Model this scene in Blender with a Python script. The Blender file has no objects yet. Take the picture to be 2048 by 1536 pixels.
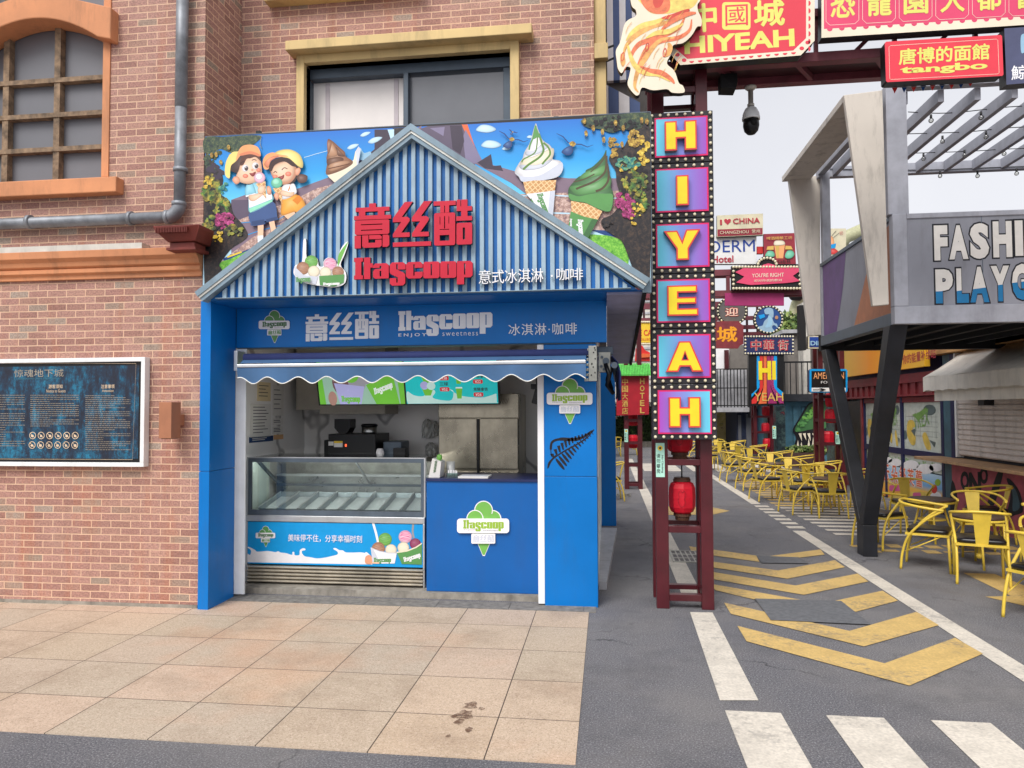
import bpy, math, random
from mathutils import Vector, Matrix
from mathutils import noise as mnoise
random.seed(7)
S = bpy.context.scene
COL = S.collection
R = math.radians
# ------------------------------------------------------------------ camera
YAW, PIT, ROL, FPX, CZ = R(7.403), R(2.043), R(-0.233), 1459.4, 1.6
_f = Vector((-math.sin(YAW)*math.cos(PIT), math.cos(YAW)*math.cos(PIT), math.sin(PIT)))
_r = Vector((math.cos(YAW), math.sin(YAW), 0)); _u = _r.cross(_f)
CR = math.cos(ROL)*_r + math.sin(ROL)*_u
CU = -math.sin(ROL)*_r + math.cos(ROL)*_u
cam = bpy.data.cameras.new("camera"); camo = bpy.data.objects.new("camera", cam); COL.objects.link(camo)
m3 = Matrix((CR, CU, -_f)).transposed()
camo.matrix_world = Matrix.Translation((0, 0, CZ)) @ m3.to_4x4()
cam.sensor_width = 36; cam.lens = 36*FPX/2048; cam.clip_start = .05; cam.clip_end = 2000
S.camera = camo
# ------------------------------------------------------------------ light: bright overcast
SUN_EL, SUN_ROT = 48, 200          # the bright part of the cloud is high behind the photographer
w = bpy.data.worlds.new("World"); S.world = w; w.use_nodes = True
nt = w.node_tree; nt.nodes.clear()
sky = nt.nodes.new('ShaderNodeTexSky'); sky.sky_type = 'NISHITA'; sky.sun_disc = False
sky.sun_elevation = R(SUN_EL); sky.sun_rotation = R(SUN_ROT)
sky.air_density = 1.0; sky.dust_density = 4.0; sky.ozone_density = 1.0
hs = nt.nodes.new('ShaderNodeHueSaturation'); hs.inputs['Saturation'].default_value = .13
hs.inputs['Value'].default_value = 1.0
# an even cloud deck: the clear-sky gradient mixed with plain cloud white
mx = nt.nodes.new('ShaderNodeMix'); mx.data_type = 'RGBA'; mx.inputs['Factor'].default_value = .55
mx.inputs[7].default_value = (7.0, 7.05, 7.5, 1)
bg = nt.nodes.new('ShaderNodeBackground'); bg.inputs['Strength'].default_value = .095
wo = nt.nodes.new('ShaderNodeOutputWorld')
nt.links.new(sky.outputs[0], hs.inputs['Color']); nt.links.new(hs.outputs[0], mx.inputs[6])
cl = nt.nodes.new('ShaderNodeTexNoise'); cl.inputs['Scale'].default_value = 2.2; cl.inputs['Detail'].default_value = 5   # faint cloud mottling
cr = nt.nodes.new('ShaderNodeValToRGB'); cr.color_ramp.elements[0].position = .3; cr.color_ramp.elements[0].color = (.90, .905, .925, 1); cr.color_ramp.elements[1].position = .7; cr.color_ramp.elements[1].color = (1.03, 1.03, 1.03, 1)
tcw = nt.nodes.new('ShaderNodeTexCoord'); nt.links.new(tcw.outputs['Generated'], cl.inputs['Vector']); nt.links.new(cl.outputs['Fac'], cr.inputs[0])
ml = nt.nodes.new('ShaderNodeMix'); ml.data_type = 'RGBA'; ml.blend_type = 'MULTIPLY'; ml.inputs[0].default_value = 1
nt.links.new(mx.outputs[2], ml.inputs[6]); nt.links.new(cr.outputs[0], ml.inputs[7]); nt.links.new(ml.outputs[2], bg.inputs['Color']); nt.links.new(bg.outputs[0], wo.inputs[0])
sl = bpy.data.lights.new("sun", 'SUN'); sl.energy = 1.5; sl.angle = R(28); sl.color = (1, .96, .91)
so = bpy.data.objects.new("sun", sl); COL.objects.link(so)
_az = R(SUN_ROT)   # nishita: rotation 0 = +Y, clockwise seen from above
sdir = Vector((math.sin(_az)*math.cos(R(SUN_EL)), math.cos(_az)*math.cos(R(SUN_EL)), math.sin(R(SUN_EL))))
so.rotation_euler = sdir.to_track_quat('Z', 'Y').to_euler(); so.location = sdir*40
S.view_settings.view_transform = 'Standard'; S.view_settings.look = 'None'
S.view_settings.exposure = 0.72; S.view_settings.gamma = 1
# ------------------------------------------------------------------ geometry helpers
CAM = Vector((0, 0, CZ))
def ray(x, y): return _f + CR*((x-1024)/FPX) - CU*((y-768)/FPX)
def P(x, y, Y):  d = ray(x, y); return CAM + d*(Y/d.y)          # photo point at street depth Y
def PX(x, y, X): d = ray(x, y); return CAM + d*(X/d.x)          # photo point on a wall X = const
def G(x, y, z=0): d = ray(x, y); return CAM + d*((z-CZ)/d.z)    # photo point on the ground
class MB:
    def __init__(s): s.v=[]; s.f=[]; s.m=[]; s.sm=[]; s.mats=[]; s.vc={}
    def mi(s, mat):
        if mat not in s.mats: s.mats.append(mat)
        return s.mats.index(mat)
    def face(s, pts, mat, smooth=False):
        b=len(s.v); s.v += [Vector(p) for p in pts]; s.f.append(list(range(b, b+len(pts)))); s.m.append(s.mi(mat)); s.sm.append(smooth)
    def raw(s, vs, fs, mat, smooth=False):
        b=len(s.v); s.v += [Vector(p) for p in vs]; i=s.mi(mat)
        for f in fs: s.f.append([b+k for k in f]); s.m.append(i); s.sm.append(smooth)
        return s
    def box(s, x0,x1,y0,y1,z0,z1, mat):
        v=[(x,y,z) for z in (z0,z1) for y in (y0,y1) for x in (x0,x1)]
        return s.raw(v,[(0,2,3,1),(4,5,7,6),(0,1,5,4),(2,6,7,3),(0,4,6,2),(1,3,7,5)],mat)
    def bar(s, p, q, w, h, mat, up=(0,0,1)):
        p=Vector(p); q=Vector(q); d=(q-p).normalized(); up=Vector(up)
        if abs(d.dot(up))>.99: up=Vector((0,1,0))
        a=d.cross(up).normalized()*w/2; b=a.cross(d).normalized()*h/2
        v=[p-a-b,p+a-b,p+a+b,p-a+b,q-a-b,q+a-b,q+a+b,q-a+b]
        return s.raw(v,[(0,1,2,3),(7,6,5,4),(0,4,5,1),(1,5,6,2),(2,6,7,3),(3,7,4,0)],mat)
    def prism(s, pts, vec, mat, side=None):
        pts=[Vector(p) for p in pts]; vec=Vector(vec); n=len(pts); b=len(s.v)
        s.v += pts+[p+vec for p in pts]; i=s.mi(mat); j=s.mi(side or mat)
        s.f.append(list(range(b,b+n))); s.m.append(i); s.sm.append(False)
        s.f.append(list(range(b+2*n-1,b+n-1,-1))); s.m.append(j); s.sm.append(False)
        for k in range(n):
            l=(k+1)%n; s.f.append([b+k,b+n+k,b+n+l,b+l]); s.m.append(j); s.sm.append(False)
        return s
    def tube(s, pts, r, mat, n=8, closed=False, cap=True):
        pts=[Vector(p) for p in pts]; N=len(pts); b=len(s.v); i=s.mi(mat); prev=None
        for k,p in enumerate(pts):
            if closed: t=pts[(k+1)%N]-pts[k-1]
            else: t=pts[min(k+1,N-1)]-pts[max(k-1,0)]
            t.normalize()
            if prev is None:
                a=t.orthogonal().normalized()
            else:
                a=(prev-t*prev.dot(t)).normalized()
            prev=a; c=t.cross(a); rr=r[k] if isinstance(r,(list,tuple)) else r
            for q in range(n):
                an=2*math.pi*q/n; s.v.append(p+(a*math.cos(an)+c*math.sin(an))*rr)
        for k in range(N if closed else N-1):
            l=(k+1)%N
            for q in range(n):
                z=(q+1)%n; s.f.append([b+k*n+q,b+k*n+z,b+l*n+z,b+l*n+q]); s.m.append(i); s.sm.append(True)
        if cap and not closed:
            s.f.append([b+q for q in range(n)][::-1]); s.m.append(i); s.sm.append(False)
            s.f.append([b+(N-1)*n+q for q in range(n)]); s.m.append(i); s.sm.append(False)
        return s
    def lathe(s, c, prof, mat, n=20, smooth=True):
        c=Vector(c); b=len(s.v); i=s.mi(mat); N=len(prof)
        for r,z in prof:
            for q in range(n):
                a=2*math.pi*q/n; s.v.append(c+Vector((r*math.cos(a),r*math.sin(a),z)))
        for k in range(N-1):
            for q in range(n):
                z=(q+1)%n; s.f.append([b+k*n+q,b+k*n+z,b+(k+1)*n+z,b+(k+1)*n+q]); s.m.append(i); s.sm.append(smooth)
        s.f.append([b+q for q in range(n)][::-1]); s.m.append(i); s.sm.append(False)
        s.f.append([b+(N-1)*n+q for q in range(n)]); s.m.append(i); s.sm.append(False)
        return s
    def ball(s, c, r, mat, n=10, sc=(1,1,1)):
        c=Vector(c); h=n//2+1; b=len(s.v); i=s.mi(mat)
        for k in range(h+1):
            t=math.pi*k/h
            for q in range(n):
                a=2*math.pi*q/n; s.v.append(c+Vector((r*sc[0]*math.sin(t)*math.cos(a),r*sc[1]*math.sin(t)*math.sin(a),r*sc[2]*math.cos(t))))
        for k in range(h):
            for q in range(n):
                z=(q+1)%n; s.f.append([b+k*n+q,b+(k+1)*n+q,b+(k+1)*n+z,b+k*n+z]); s.m.append(i); s.sm.append(True)
        return s
    def build(s, name, parent=None, bevel=0, label=None):
        me=bpy.data.meshes.new(name); off=base(parent)
        me.from_pydata([tuple(v-off) for v in s.v],[],s.f)
        for m in s.mats: me.materials.append(M[m] if isinstance(m,str) else m)
        me.polygons.foreach_set('material_index', s.m); me.polygons.foreach_set('use_smooth', s.sm)
        if s.vc:
            at=me.color_attributes.new('Col','FLOAT_COLOR','POINT')
            for k_,c_ in s.vc.items(): at.data[k_].color=c_
        me.update()
        return link(name, me, parent, bevel, label)
def base(o):
    v=Vector((0,0,0))
    while o is not None: v += o.location; o=o.parent
    return v
def link(name, me, parent=None, bevel=0, label=None):
    o=bpy.data.objects.new(name, me); COL.objects.link(o)
    if parent is not None: o.parent=parent
    if bevel:
        b=o.modifiers.new('bevel','BEVEL'); b.width=bevel; b.segments=2; b.limit_method='ANGLE'; b.angle_limit=R(40)
    if label: o['label']=label
    return o
def thing(name, label, cat, loc=(0,0,0), group=None):
    o=bpy.data.objects.new(name,None); COL.objects.link(o); o.location=loc; o.empty_display_size=.1
    return tag(o,label,cat,group)
def tag(o, label, cat, group=None):
    o['label']=label; o['category']=cat
    if group: o['group']=group
    return o
def struct(o): o['kind']='structure'; return o
def dup(o, parent=None):
    c=o.copy(); COL.objects.link(c); c.parent=parent
    for ch in list(o.children): dup(ch,c)
    return c
# flat lettering: text or traced outlines, fitted to a rectangle given by its corners
def curve_mesh(splines, ext=0):
    cu=bpy.data.curves.new('c','CURVE'); cu.dimensions='2D'; cu.fill_mode='BOTH'; cu.extrude=ext
    for pts in splines:
        sp=cu.splines.new('POLY'); sp.points.add(len(pts)-1); sp.use_cyclic_u=True
        for k,(x,y) in enumerate(pts): sp.points[k].co=(x,y,0,1)
    o=bpy.data.objects.new('c',cu); me=bpy.data.meshes.new_from_object(o)
    bpy.data.objects.remove(o); bpy.data.curves.remove(cu); return me
_tc={}
def text_mesh(s, bold=0, sp=1.0, ls=1.0, res=3):
    k=(s,bold,sp,ls,res)
    if k in _tc: return _tc[k]
    if bold>.005 and any(ord(c)>0x2e80 for c in s):      # heavy characters: the strokes thickened by overlaid copies
        vs,fs=text_mesh(s,0,sp,ls,res); d_=bold*.62; V=[];F=[]
        for i,(dx,dy) in enumerate(((0,0),(-d_,0),(d_,0),(0,-d_),(0,d_))):
            b=len(V); V+=[Vector((v.x+dx,v.y+dy,v.z*(1-.12*i)+.0)) for v in vs]; F+=[[b+j for j in f] for f in fs]
        _tc[k]=(V,F); return _tc[k]
    cu=bpy.data.curves.new('t','FONT'); cu.body=s; cu.size=1; cu.offset=bold; cu.extrude=.5; cu.space_character=sp; cu.space_line=ls
    cu.resolution_u=res; cu.align_x='CENTER'
    o=bpy.data.objects.new('t',cu); me=bpy.data.meshes.new_from_object(o)
    d=([v.co.copy() for v in me.vertices],[list(p.vertices) for p in me.polygons])
    bpy.data.objects.remove(o); bpy.data.curves.remove(cu); bpy.data.meshes.remove(me); _tc[k]=d; return d
def shapes_mesh(shapes, depth=.5):
    vs=[]; fs=[]
    for k,sh in enumerate(shapes):
        me=curve_mesh(sh,depth*(1-.004*(k%3))); b=len(vs)
        vs += [v.co.copy() for v in me.vertices]; fs += [[b+i for i in p.vertices] for p in me.polygons]; bpy.data.meshes.remove(me)
    return vs,fs
def fit(mb, data, bl, br, tl, depth, mat, side=None, front=None):
    """put a flat outline (extruded -.5..+.5) in the parallelogram bl-br-tl, `depth` thick towards the viewer"""
    vs,fs=data; bl=Vector(bl); br=Vector(br); tl=Vector(tl)
    x0=min(v.x for v in vs); x1=max(v.x for v in vs); y0=min(v.y for v in vs); y1=max(v.y for v in vs)
    u=(br-bl); v_=(tl-bl); n=u.cross(v_).normalized()
    out=[bl+u*((p.x-x0)/(x1-x0))+v_*((p.y-y0)/(y1-y0))+n*((p.z+.5)*depth) for p in vs]
    if side is None: mb.raw(out,fs,mat)
    else:
        a=[];b=[]
        for f in fs: (a if sum(vs[i].z for i in f)/len(f)>.45 else b).append(f)
        mb.raw(out,a,mat); mb.raw(out,b,side)
    return mb
def fitY(mb, data, x0, y0, x1, y1, Y, depth, mat, side=None, tilt=True):
    """photo rectangle x0..x1, y0(top)..y1(bottom) on the wall Y"""
    a=P(x0,y1,Y); b=P(x1,y1,Y)
    t=P(x0,y0,Y); b.z=a.z; t.x=a.x
    return fit(mb,data,a,b,t,depth,mat,side)
def spl(pts, n=6, closed=True):
    """smooth closed outline through points"""
    out=[]; N=len(pts)
    for k in range(N if closed else N-1):
        p0,p1,p2,p3=[pts[(k+j)%N] if closed else pts[min(max(k+j,0),N-1)] for j in (-1,0,1,2)]
        for i in range(n):
            t=i/n
            out.append(tuple(.5*((2*b)+(-a+c)*t+(2*a-5*b+4*c-d)*t*t+(-a+3*b-3*c+d)*t**3) for a,b,c,d in zip(p0,p1,p2,p3)))
    if not closed: out.append(tuple(pts[-1]))
    return out
def ell(cx,cy,rx,ry,n=20,rot=0,a0=0,a1=360):
    o=[]
    full=(a1-a0)>=360
    for k in range(n if full else n+1):
        a=R(a0+(a1-a0)*k/n); x=rx*math.cos(a); y=ry*math.sin(a); c,s_=math.cos(R(rot)),math.sin(R(rot))
        o.append((cx+x*c-y*s_,cy+x*s_+y*c))
    return o
def rrect(x0,y0,x1,y1,r,n=4):
    o=[]
    for cx,cy,a in ((x1-r,y1-r,0),(x0+r,y1-r,90),(x0+r,y0+r,180),(x1-r,y0+r,270)):
        for k in range(n+1):
            t=R(a+90*k/n); o.append((cx+r*math.cos(t),cy+r*math.sin(t)))
    return o
class Pic:
    """a printed picture: flat shapes stacked 1 mm apart on a wall Y (photo coordinates in)"""
    def __init__(s, Y, mb=None, step=.0002): s.Y=Y; s.k=0; s.step=step; s.mb=mb or MB()
    def poly(s, pts, mat):
        s.k+=1; y=s.Y-s.k*s.step
        q=[P(a,b,s.Y) for a,b in pts]
        s.mb.face([(p.x,y,p.z) for p in q],mat)
    def sm(s, pts, mat, n=5): s.soft(spl(pts,n),mat)
    def ell(s, cx,cy,rx,ry,mat,rot=0,n=20): s.soft(ell(cx,cy,rx,ry,n,rot),mat)
    def soft(s, L, ink):
        """an airbrushed shape of the printed artwork: lighter core, darker rim"""
        if ink not in INK: return s.poly(L,ink)
        n=len(L); cx=sum(p[0] for p in L)/n; cy=sum(p[1] for p in L)/n
        w_=max(p[0] for p in L)-min(p[0] for p in L); h_=max(p[1] for p in L)-min(p[1] for p in L)
        for hx,hy in ((cx-w_*.12,cy-h_*.14),(cx,cy),(cx,cy+h_*.1),(cx+w_*.1,cy)):
            sg=[(a[0]-hx)*(b[1]-hy)-(b[0]-hx)*(a[1]-hy) for a,b in zip(L,L[1:]+L[:1])]
            if min(sg)>-1e-6 or max(sg)<1e-6: break
        else: return s.poly(L,ink)
        s.k+=1; y=s.Y-s.k*s.step; c=INK[ink]; mb=s.mb; b=len(mb.v); i=mb.mi('print_vc')
        tone=lambda f: lin(tuple(min(255,x+(255-x)*(f-1)*1.1) if f>1 else x*f for x in c))
        rings=((0,1.26),(.45,1.08),(.78,.95),(1,.76))
        for t_,f in rings:
            for p in (L if t_ else [(hx,hy)]):
                q=P(hx+(p[0]-hx)*t_,hy+(p[1]-hy)*t_,s.Y); mb.vc[len(mb.v)]=tone(f); mb.v.append(Vector((q.x,y,q.z)))
        for k in range(n):
            l=(k+1)%n; mb.f.append([b,b+1+k,b+1+l]); mb.m.append(i); mb.sm.append(False)
            for r_ in range(2): o=b+1+r_*n; mb.f.append([o+k,o+n+k,o+n+l,o+l]); mb.m.append(i); mb.sm.append(False)
    def line(s, pts, w, mat, closed=False):
        L=[];Rr=[];N=len(pts)
        for k,p in enumerate(pts):
            a=pts[(k-1)%N if closed else max(k-1,0)]; b=pts[(k+1)%N if closed else min(k+1,N-1)]
            dx,dy=b[0]-a[0],b[1]-a[1]; l=math.hypot(dx,dy) or 1; ww=w[k] if isinstance(w,(list,tuple)) else w
            L.append((p[0]-dy/l*ww/2,p[1]+dx/l*ww/2)); Rr.append((p[0]+dy/l*ww/2,p[1]-dx/l*ww/2))
        s.k+=1; y=s.Y-s.k*s.step
        for k in range(N if closed else N-1):
            l=(k+1)%N
            s.mb.face([(p.x,y,p.z) for p in (P(*c,s.Y) for c in (L[k],L[l],Rr[l],Rr[k]))],mat)
    def text(s, t, x0,y0,x1,y1, mat, bold=0, sp=1.0, data=None):
        s.k+=1
        fitY(s.mb, data or text_mesh(t,bold,sp), x0,y0,x1,y1, s.Y-s.k*s.step, min(.0005,s.step*.8), mat)
# ------------------------------------------------------------------ materials
M={}; INK={}
def lin(c):
    o=[]
    for v in c[:3]:
        v/=255; o.append(v/12.92 if v<=.04045 else ((v+.055)/1.055)**2.4)
    return (*o,1)
def nodes(name):
    m=bpy.data.materials.new(name); m.use_nodes=True; M[name]=m
    t=m.node_tree; return m,t,t.nodes['Principled BSDF']
def N(t,kind,**kw):
    n=t.nodes.new('ShaderNode'+kind)
    for k,v in kw.items(): setattr(n,k,v)
    return n
def pos(t, sx=1,sy=1,sz=1, swz=None):
    g=N(t,'TexCoord')
    g=g.outputs['Object']
    ge=N(t,'NewGeometry').outputs['Position']
    src=ge
    if swz:
        s=N(t,'SeparateXYZ'); t.links.new(src,s.inputs[0]); c=N(t,'CombineXYZ')
        for i,a in enumerate(swz):
            if a!='0': t.links.new(s.outputs['XYZ'.index(a)],c.inputs[i])
        src=c.outputs[0]
    mp=N(t,'Mapping'); mp.inputs['Scale'].default_value=(sx,sy,sz); t.links.new(src,mp.inputs['Vector'])
    return mp.outputs[0]
def noise(t, vec, scale, detail=4, rough=.6):
    n=N(t,'TexNoise'); n.inputs['Scale'].default_value=scale; n.inputs['Detail'].default_value=detail; n.inputs['Roughness'].default_value=rough
    t.links.new(vec,n.inputs['Vector']); return n.outputs['Fac']
def ramp(t, fac, stops, interp='LINEAR'):
    r=N(t,'ValToRGB'); r.color_ramp.interpolation=interp; e=r.color_ramp.elements
    while len(e)<len(stops): e.new(.5)
    for k,(p,c) in enumerate(stops):
        e[k].position=p; e[k].color=c if len(c)==4 and max(c)<=1.0001 else lin(c)
    t.links.new(fac,r.inputs[0]); return r.outputs[0]
def mix(t, a, b, fac, mode='MIX'):
    m=N(t,'Mix',data_type='RGBA',blend_type=mode)
    for s,v in ((6,a),(7,b)):
        if hasattr(v,'links') or hasattr(v,'is_linked'): t.links.new(v,m.inputs[s])
        else: m.inputs[s].default_value=lin(v)
    if hasattr(fac,'is_linked'): t.links.new(fac,m.inputs[0])
    else: m.inputs[0].default_value=fac
    return m.outputs[2]
def bump(t, b, h, strength=.3, dist=.01):
    n=N(t,'Bump'); n.inputs['Strength'].default_value=strength; n.inputs['Distance'].default_value=dist
    t.links.new(h,n.inputs['Height']); t.links.new(n.outputs[0],b.inputs['Normal'])
def mat(name, c, rough=.5, metal=0, var=.12, scale=6, bmp=0, bs=60, spec=.5, emit=0, dirt=0, alpha=1, trans=0, ior=1.45, coat=0):
    if name.startswith('p_'): INK[name]=c
    m,t,b=nodes(name); b.inputs['Roughness'].default_value=rough; b.inputs['Metallic'].default_value=metal
    b.inputs['Specular IOR Level'].default_value=spec; b.inputs['IOR'].default_value=ior
    v=pos(t); f=noise(t,v,scale,5)
    d=tuple(x*(1-var) for x in c[:3]); h=tuple(min(255,x*(1+var*.6)) for x in c[:3])
    colr=ramp(t,f,[(.3,(*d,)),(.7,(*h,))])
    if dirt:
        f2=noise(t,pos(t,3,3,.6),2.2,6,.7); k=ramp(t,f2,[(.5,(0,0,0,1)),(.75,(dirt,dirt,dirt,1))])
        colr=mix(t,colr,(70,62,54),k)
    t.links.new(colr,b.inputs['Base Color'])
    rr=N(t,'MapRange'); rr.inputs['To Min'].default_value=max(.02,rough*.85); rr.inputs['To Max'].default_value=min(1,rough*1.2)
    t.links.new(f,rr.inputs['Value']); t.links.new(rr.outputs[0],b.inputs['Roughness'])
    if bmp: bump(t,b,noise(t,v,bs,3),bmp,.004)
    if emit:
        t.links.new(colr,b.inputs['Emission Color']); b.inputs['Emission Strength'].default_value=emit
    if trans: b.inputs['Transmission Weight'].default_value=trans
    if alpha<1: b.inputs['Alpha'].default_value=alpha
    if coat: b.inputs['Coat Weight'].default_value=coat
    return m
def glass(name, tint=(249,253,251), refl=.10):
    m=bpy.data.materials.new(name); m.use_nodes=True; M[name]=m; t=m.node_tree; t.nodes.clear()
    o=N(t,'OutputMaterial'); tr=N(t,'BsdfTransparent'); tr.inputs[0].default_value=lin(tint)
    g=N(t,'BsdfGlossy'); g.inputs['Roughness'].default_value=.03
    x=N(t,'MixShader'); fr=N(t,'Fresnel'); fr.inputs[0].default_value=1.5
    mr=N(t,'MapRange'); mr.inputs['To Min'].default_value=refl*.4; mr.inputs['To Max'].default_value=1
    t.links.new(fr.outputs[0],mr.inputs[0]); t.links.new(mr.outputs[0],x.inputs[0])
    t.links.new(tr.outputs[0],x.inputs[1]); t.links.new(g.outputs[0],x.inputs[2]); t.links.new(x.outputs[0],o.inputs[0])
def brickmat(name, swz, bw=.176, bh=.0585, shift=(0,0,0)):
    m,t,b=nodes(name); v=pos(t,swz=swz); mp=N(t,'Mapping'); mp.inputs['Location'].default_value=shift; t.links.new(v,mp.inputs['Vector']); v=mp.outputs[0]
    # bricks are a little hand-laid: wobble the lookup
    nz=N(t,'TexNoise'); nz.inputs['Scale'].default_value=9; t.links.new(v,nz.inputs['Vector'])
    ws=N(t,'VectorMath',operation='SCALE'); ws.inputs[3].default_value=.006; t.links.new(nz.outputs['Color'],ws.inputs[0])
    av=N(t,'VectorMath',operation='ADD'); t.links.new(v,av.inputs[0]); t.links.new(ws.outputs[0],av.inputs[1])
    k=N(t,'TexBrick'); k.offset=.5; k.inputs['Scale'].default_value=1; k.inputs['Brick Width'].default_value=bw; k.inputs['Row Height'].default_value=bh
    k.inputs['Mortar Size'].default_value=.0044; k.inputs['Mortar Smooth'].default_value=.15; k.inputs['Bias'].default_value=0
    k.inputs['Color1'].default_value=(0,0,0,1); k.inputs['Color2'].default_value=(1,1,1,1); k.inputs['Mortar'].default_value=(.5,.5,.5,1)
    t.links.new(av.outputs[0],k.inputs['Vector'])
    c=ramp(t,k.outputs['Color'],[(0,(176,132,120)),(.2,(194,150,136)),(.42,(184,138,126)),(.58,(166,122,110)),(.74,(198,154,138)),(.86,(182,138,122)),(.93,(168,148,132)),(1,(182,164,150))],'LINEAR')
    fine=noise(t,v,70,5,.7); c=mix(t,c,(70,52,47),ramp(t,fine,[(.38,(.5,.5,.5,1)),(.6,(0,0,0,1))]))
    big=noise(t,v,.9,5,.65); c=mix(t,c,(108,72,60),ramp(t,big,[(.5,(0,0,0,1)),(.8,(.35,.35,.35,1))]))
    rust=noise(t,pos(t,2.5,2.5,.35),1.4,6,.75); c=mix(t,c,(176,104,66),ramp(t,rust,[(.54,(0,0,0,1)),(.74,(.55,.55,.55,1))]))
    soot=noise(t,pos(t,5,5,.5),1.1,6,.7); c=mix(t,c,(84,62,56),ramp(t,soot,[(.56,(0,0,0,1)),(.8,(.55,.55,.55,1))]))
    eff=noise(t,pos(t,1.2,1.2,.8),2.1,6,.7); c=mix(t,c,(205,185,170),ramp(t,eff,[(.6,(0,0,0,1)),(.85,(.4,.4,.4,1))]))
    mo=mix(t,(236,200,170),(196,158,132),noise(t,v,5,4))
    c=mix(t,c,mo,k.outputs['Fac']); t.links.new(c,b.inputs['Base Color']); b.inputs['Roughness'].default_value=.85
    hh=N(t,'Math',operation='MULTIPLY_ADD'); t.links.new(k.outputs['Fac'],hh.inputs[0]); hh.inputs[1].default_value=-1
    t.links.new(fine,hh.inputs[2]); bump(t,b,hh.outputs[0],.55,.006)
brickmat('brick_front','XZ0',shift=(.03,0,0)); brickmat('brick_side','YZ0'); brickmat('brick_upper','XZ0',shift=(.1,.02,0))

m_,t_,b_=nodes('print_vc'); a_=N(t_,'Attribute',attribute_name='Col'); t_.links.new(a_.outputs['Color'],b_.inputs['Base Color']); b_.inputs['Roughness'].default_value=.4
# plain materials (name, photo-true colour, roughness ...)
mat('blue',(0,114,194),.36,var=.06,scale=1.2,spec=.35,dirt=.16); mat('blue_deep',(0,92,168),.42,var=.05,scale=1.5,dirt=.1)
mat('blue_rib',(14,100,172),.45,var=.12,scale=3); mat('rib_pale',(158,182,198),.5,var=.08,scale=4,dirt=.35)
mat('trim_grey',(128,150,164),.45,var=.08,dirt=.35); mat('trim_white',(226,226,218),.45,var=.05,dirt=.25)
mat('white',(232,234,234),.4,var=.04,dirt=.12); mat('white_clean',(238,238,240),.35,var=.02); mat('offwhite',(205,200,190),.55,var=.08,dirt=.3)
mat('red_letter',(196,22,52),.35,var=.04); mat('black',(18,18,20),.4,var=.2); mat('black_matt',(26,26,28),.75,var=.2); mat('rubber',(12,12,13),.8)
mat('steel',(176,178,176),.28,1,var=.1,scale=9); mat('steel_dull',(168,168,160),.42,1,var=.16,scale=5,dirt=.2); mat('fridge_steel',(172,164,146),.27,.95,var=.3,scale=1.6,dirt=.3)
mat('alu',(205,208,210),.35,.75,var=.06); mat('alu_dark',(92,104,116),.4,.3,var=.1); mat('zinc',(142,146,152),.5,.35,var=.22,scale=5,bmp=.2,bs=40,dirt=.3)
mat('orange_paint',(206,140,98),.7,var=.12,scale=1.5,bmp=.25,bs=90,dirt=.4); mat('cream_paint',(214,186,130),.65,var=.08,scale=1.5,bmp=.2,bs=90,dirt=.35)
mat('frosted',(112,112,117),.35,var=.05,scale=1,spec=.6); mat('wood_old',(134,112,90),.8,var=.35,scale=14,bmp=.4,bs=50); mat('alu_window',(74,86,98),.45,.2,var=.1)
mat('curtain',(240,234,230),.8,var=.04,scale=2,bmp=.15,bs=14); mat('curtain_stripe',(204,194,198),.8,var=.04); mat('pane_dark',(104,106,112),.18,var=.08,scale=1.2,spec=.9)
mat('rust_red',(116,50,42),.6,var=.15,bmp=.2); mat('lamp_brown',(168,112,82),.55,var=.06)
mat('maroon',(80,25,33),.35,var=.16,scale=3,spec=.5,dirt=.12); mat('maroon_dark',(62,22,30),.5,var=.2); mat('gantry_red',(118,56,66),.5,var=.15,dirt=.2)
mat('lantern_red',(206,22,44),.5,var=.1,scale=10); mat('lantern_rib',(190,12,36),.5); mat('bronze',(92,60,44),.6,var=.4,scale=160)
mat('box_black',(40,38,44),.6,var=.15,dirt=.15); mat('bulb',(226,218,188),.3,var=.03); mat('pink_edge',(222,34,104),.4,var=.03)
mat('yellow_letter',(236,212,40),.35,var=.04); mat('red_edge',(222,66,58),.4,var=.04); mat('grey_edge',(124,116,122),.5,var=.1)
mat('sign_red',(220,62,78),.4,var=.05,scale=1.5); mat('sign_pink',(222,72,110),.4,var=.05,scale=1.5); mat('sign_yellow',(226,222,112),.4,var=.03); mat('sign_cream',(238,224,200),.45,var=.05,scale=2)
mat('sign_red2',(228,62,78),.4,var=.04); mat('gold',(214,176,92),.4,.2,var=.1); mat('sign_gold',(238,160,30),.4,var=.08); mat('navy',(32,42,88),.45,var=.12)
mat('awning_cloth',(66,102,142),.75,var=.07,scale=3,bmp=.15,bs=300,dirt=.15); mat('awning_navy',(44,54,104),.75,var=.1); mat('piping',(238,238,232),.6)
mat('chair_yellow',(228,196,74),.33,var=.06,scale=8,spec=.5); mat('seat_black',(28,25,27),.3,var=.2,scale=12,spec=.6); mat('table_top',(84,66,58),.35,var=.2,scale=9)
mat('fash_grey',(146,148,158),.5,var=.07,scale=1.5,dirt=.25); mat('fash_white',(214,206,195),.55,var=.06,scale=1.2,dirt=.5); mat('fash_frame',(166,168,178),.5,var=.08,dirt=.25)
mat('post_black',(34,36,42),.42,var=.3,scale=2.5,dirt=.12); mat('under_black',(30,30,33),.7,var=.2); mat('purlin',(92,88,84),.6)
mat('paint_purple',(112,84,132),.6,var=.1); mat('paint_orange',(196,132,98),.6,var=.1); mat('paint_blue',(20,122,178),.5,var=.08); mat('paint_white',(232,228,222),.5,var=.05); mat('paint_black',(26,26,36),.6,var=.2)
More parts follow.
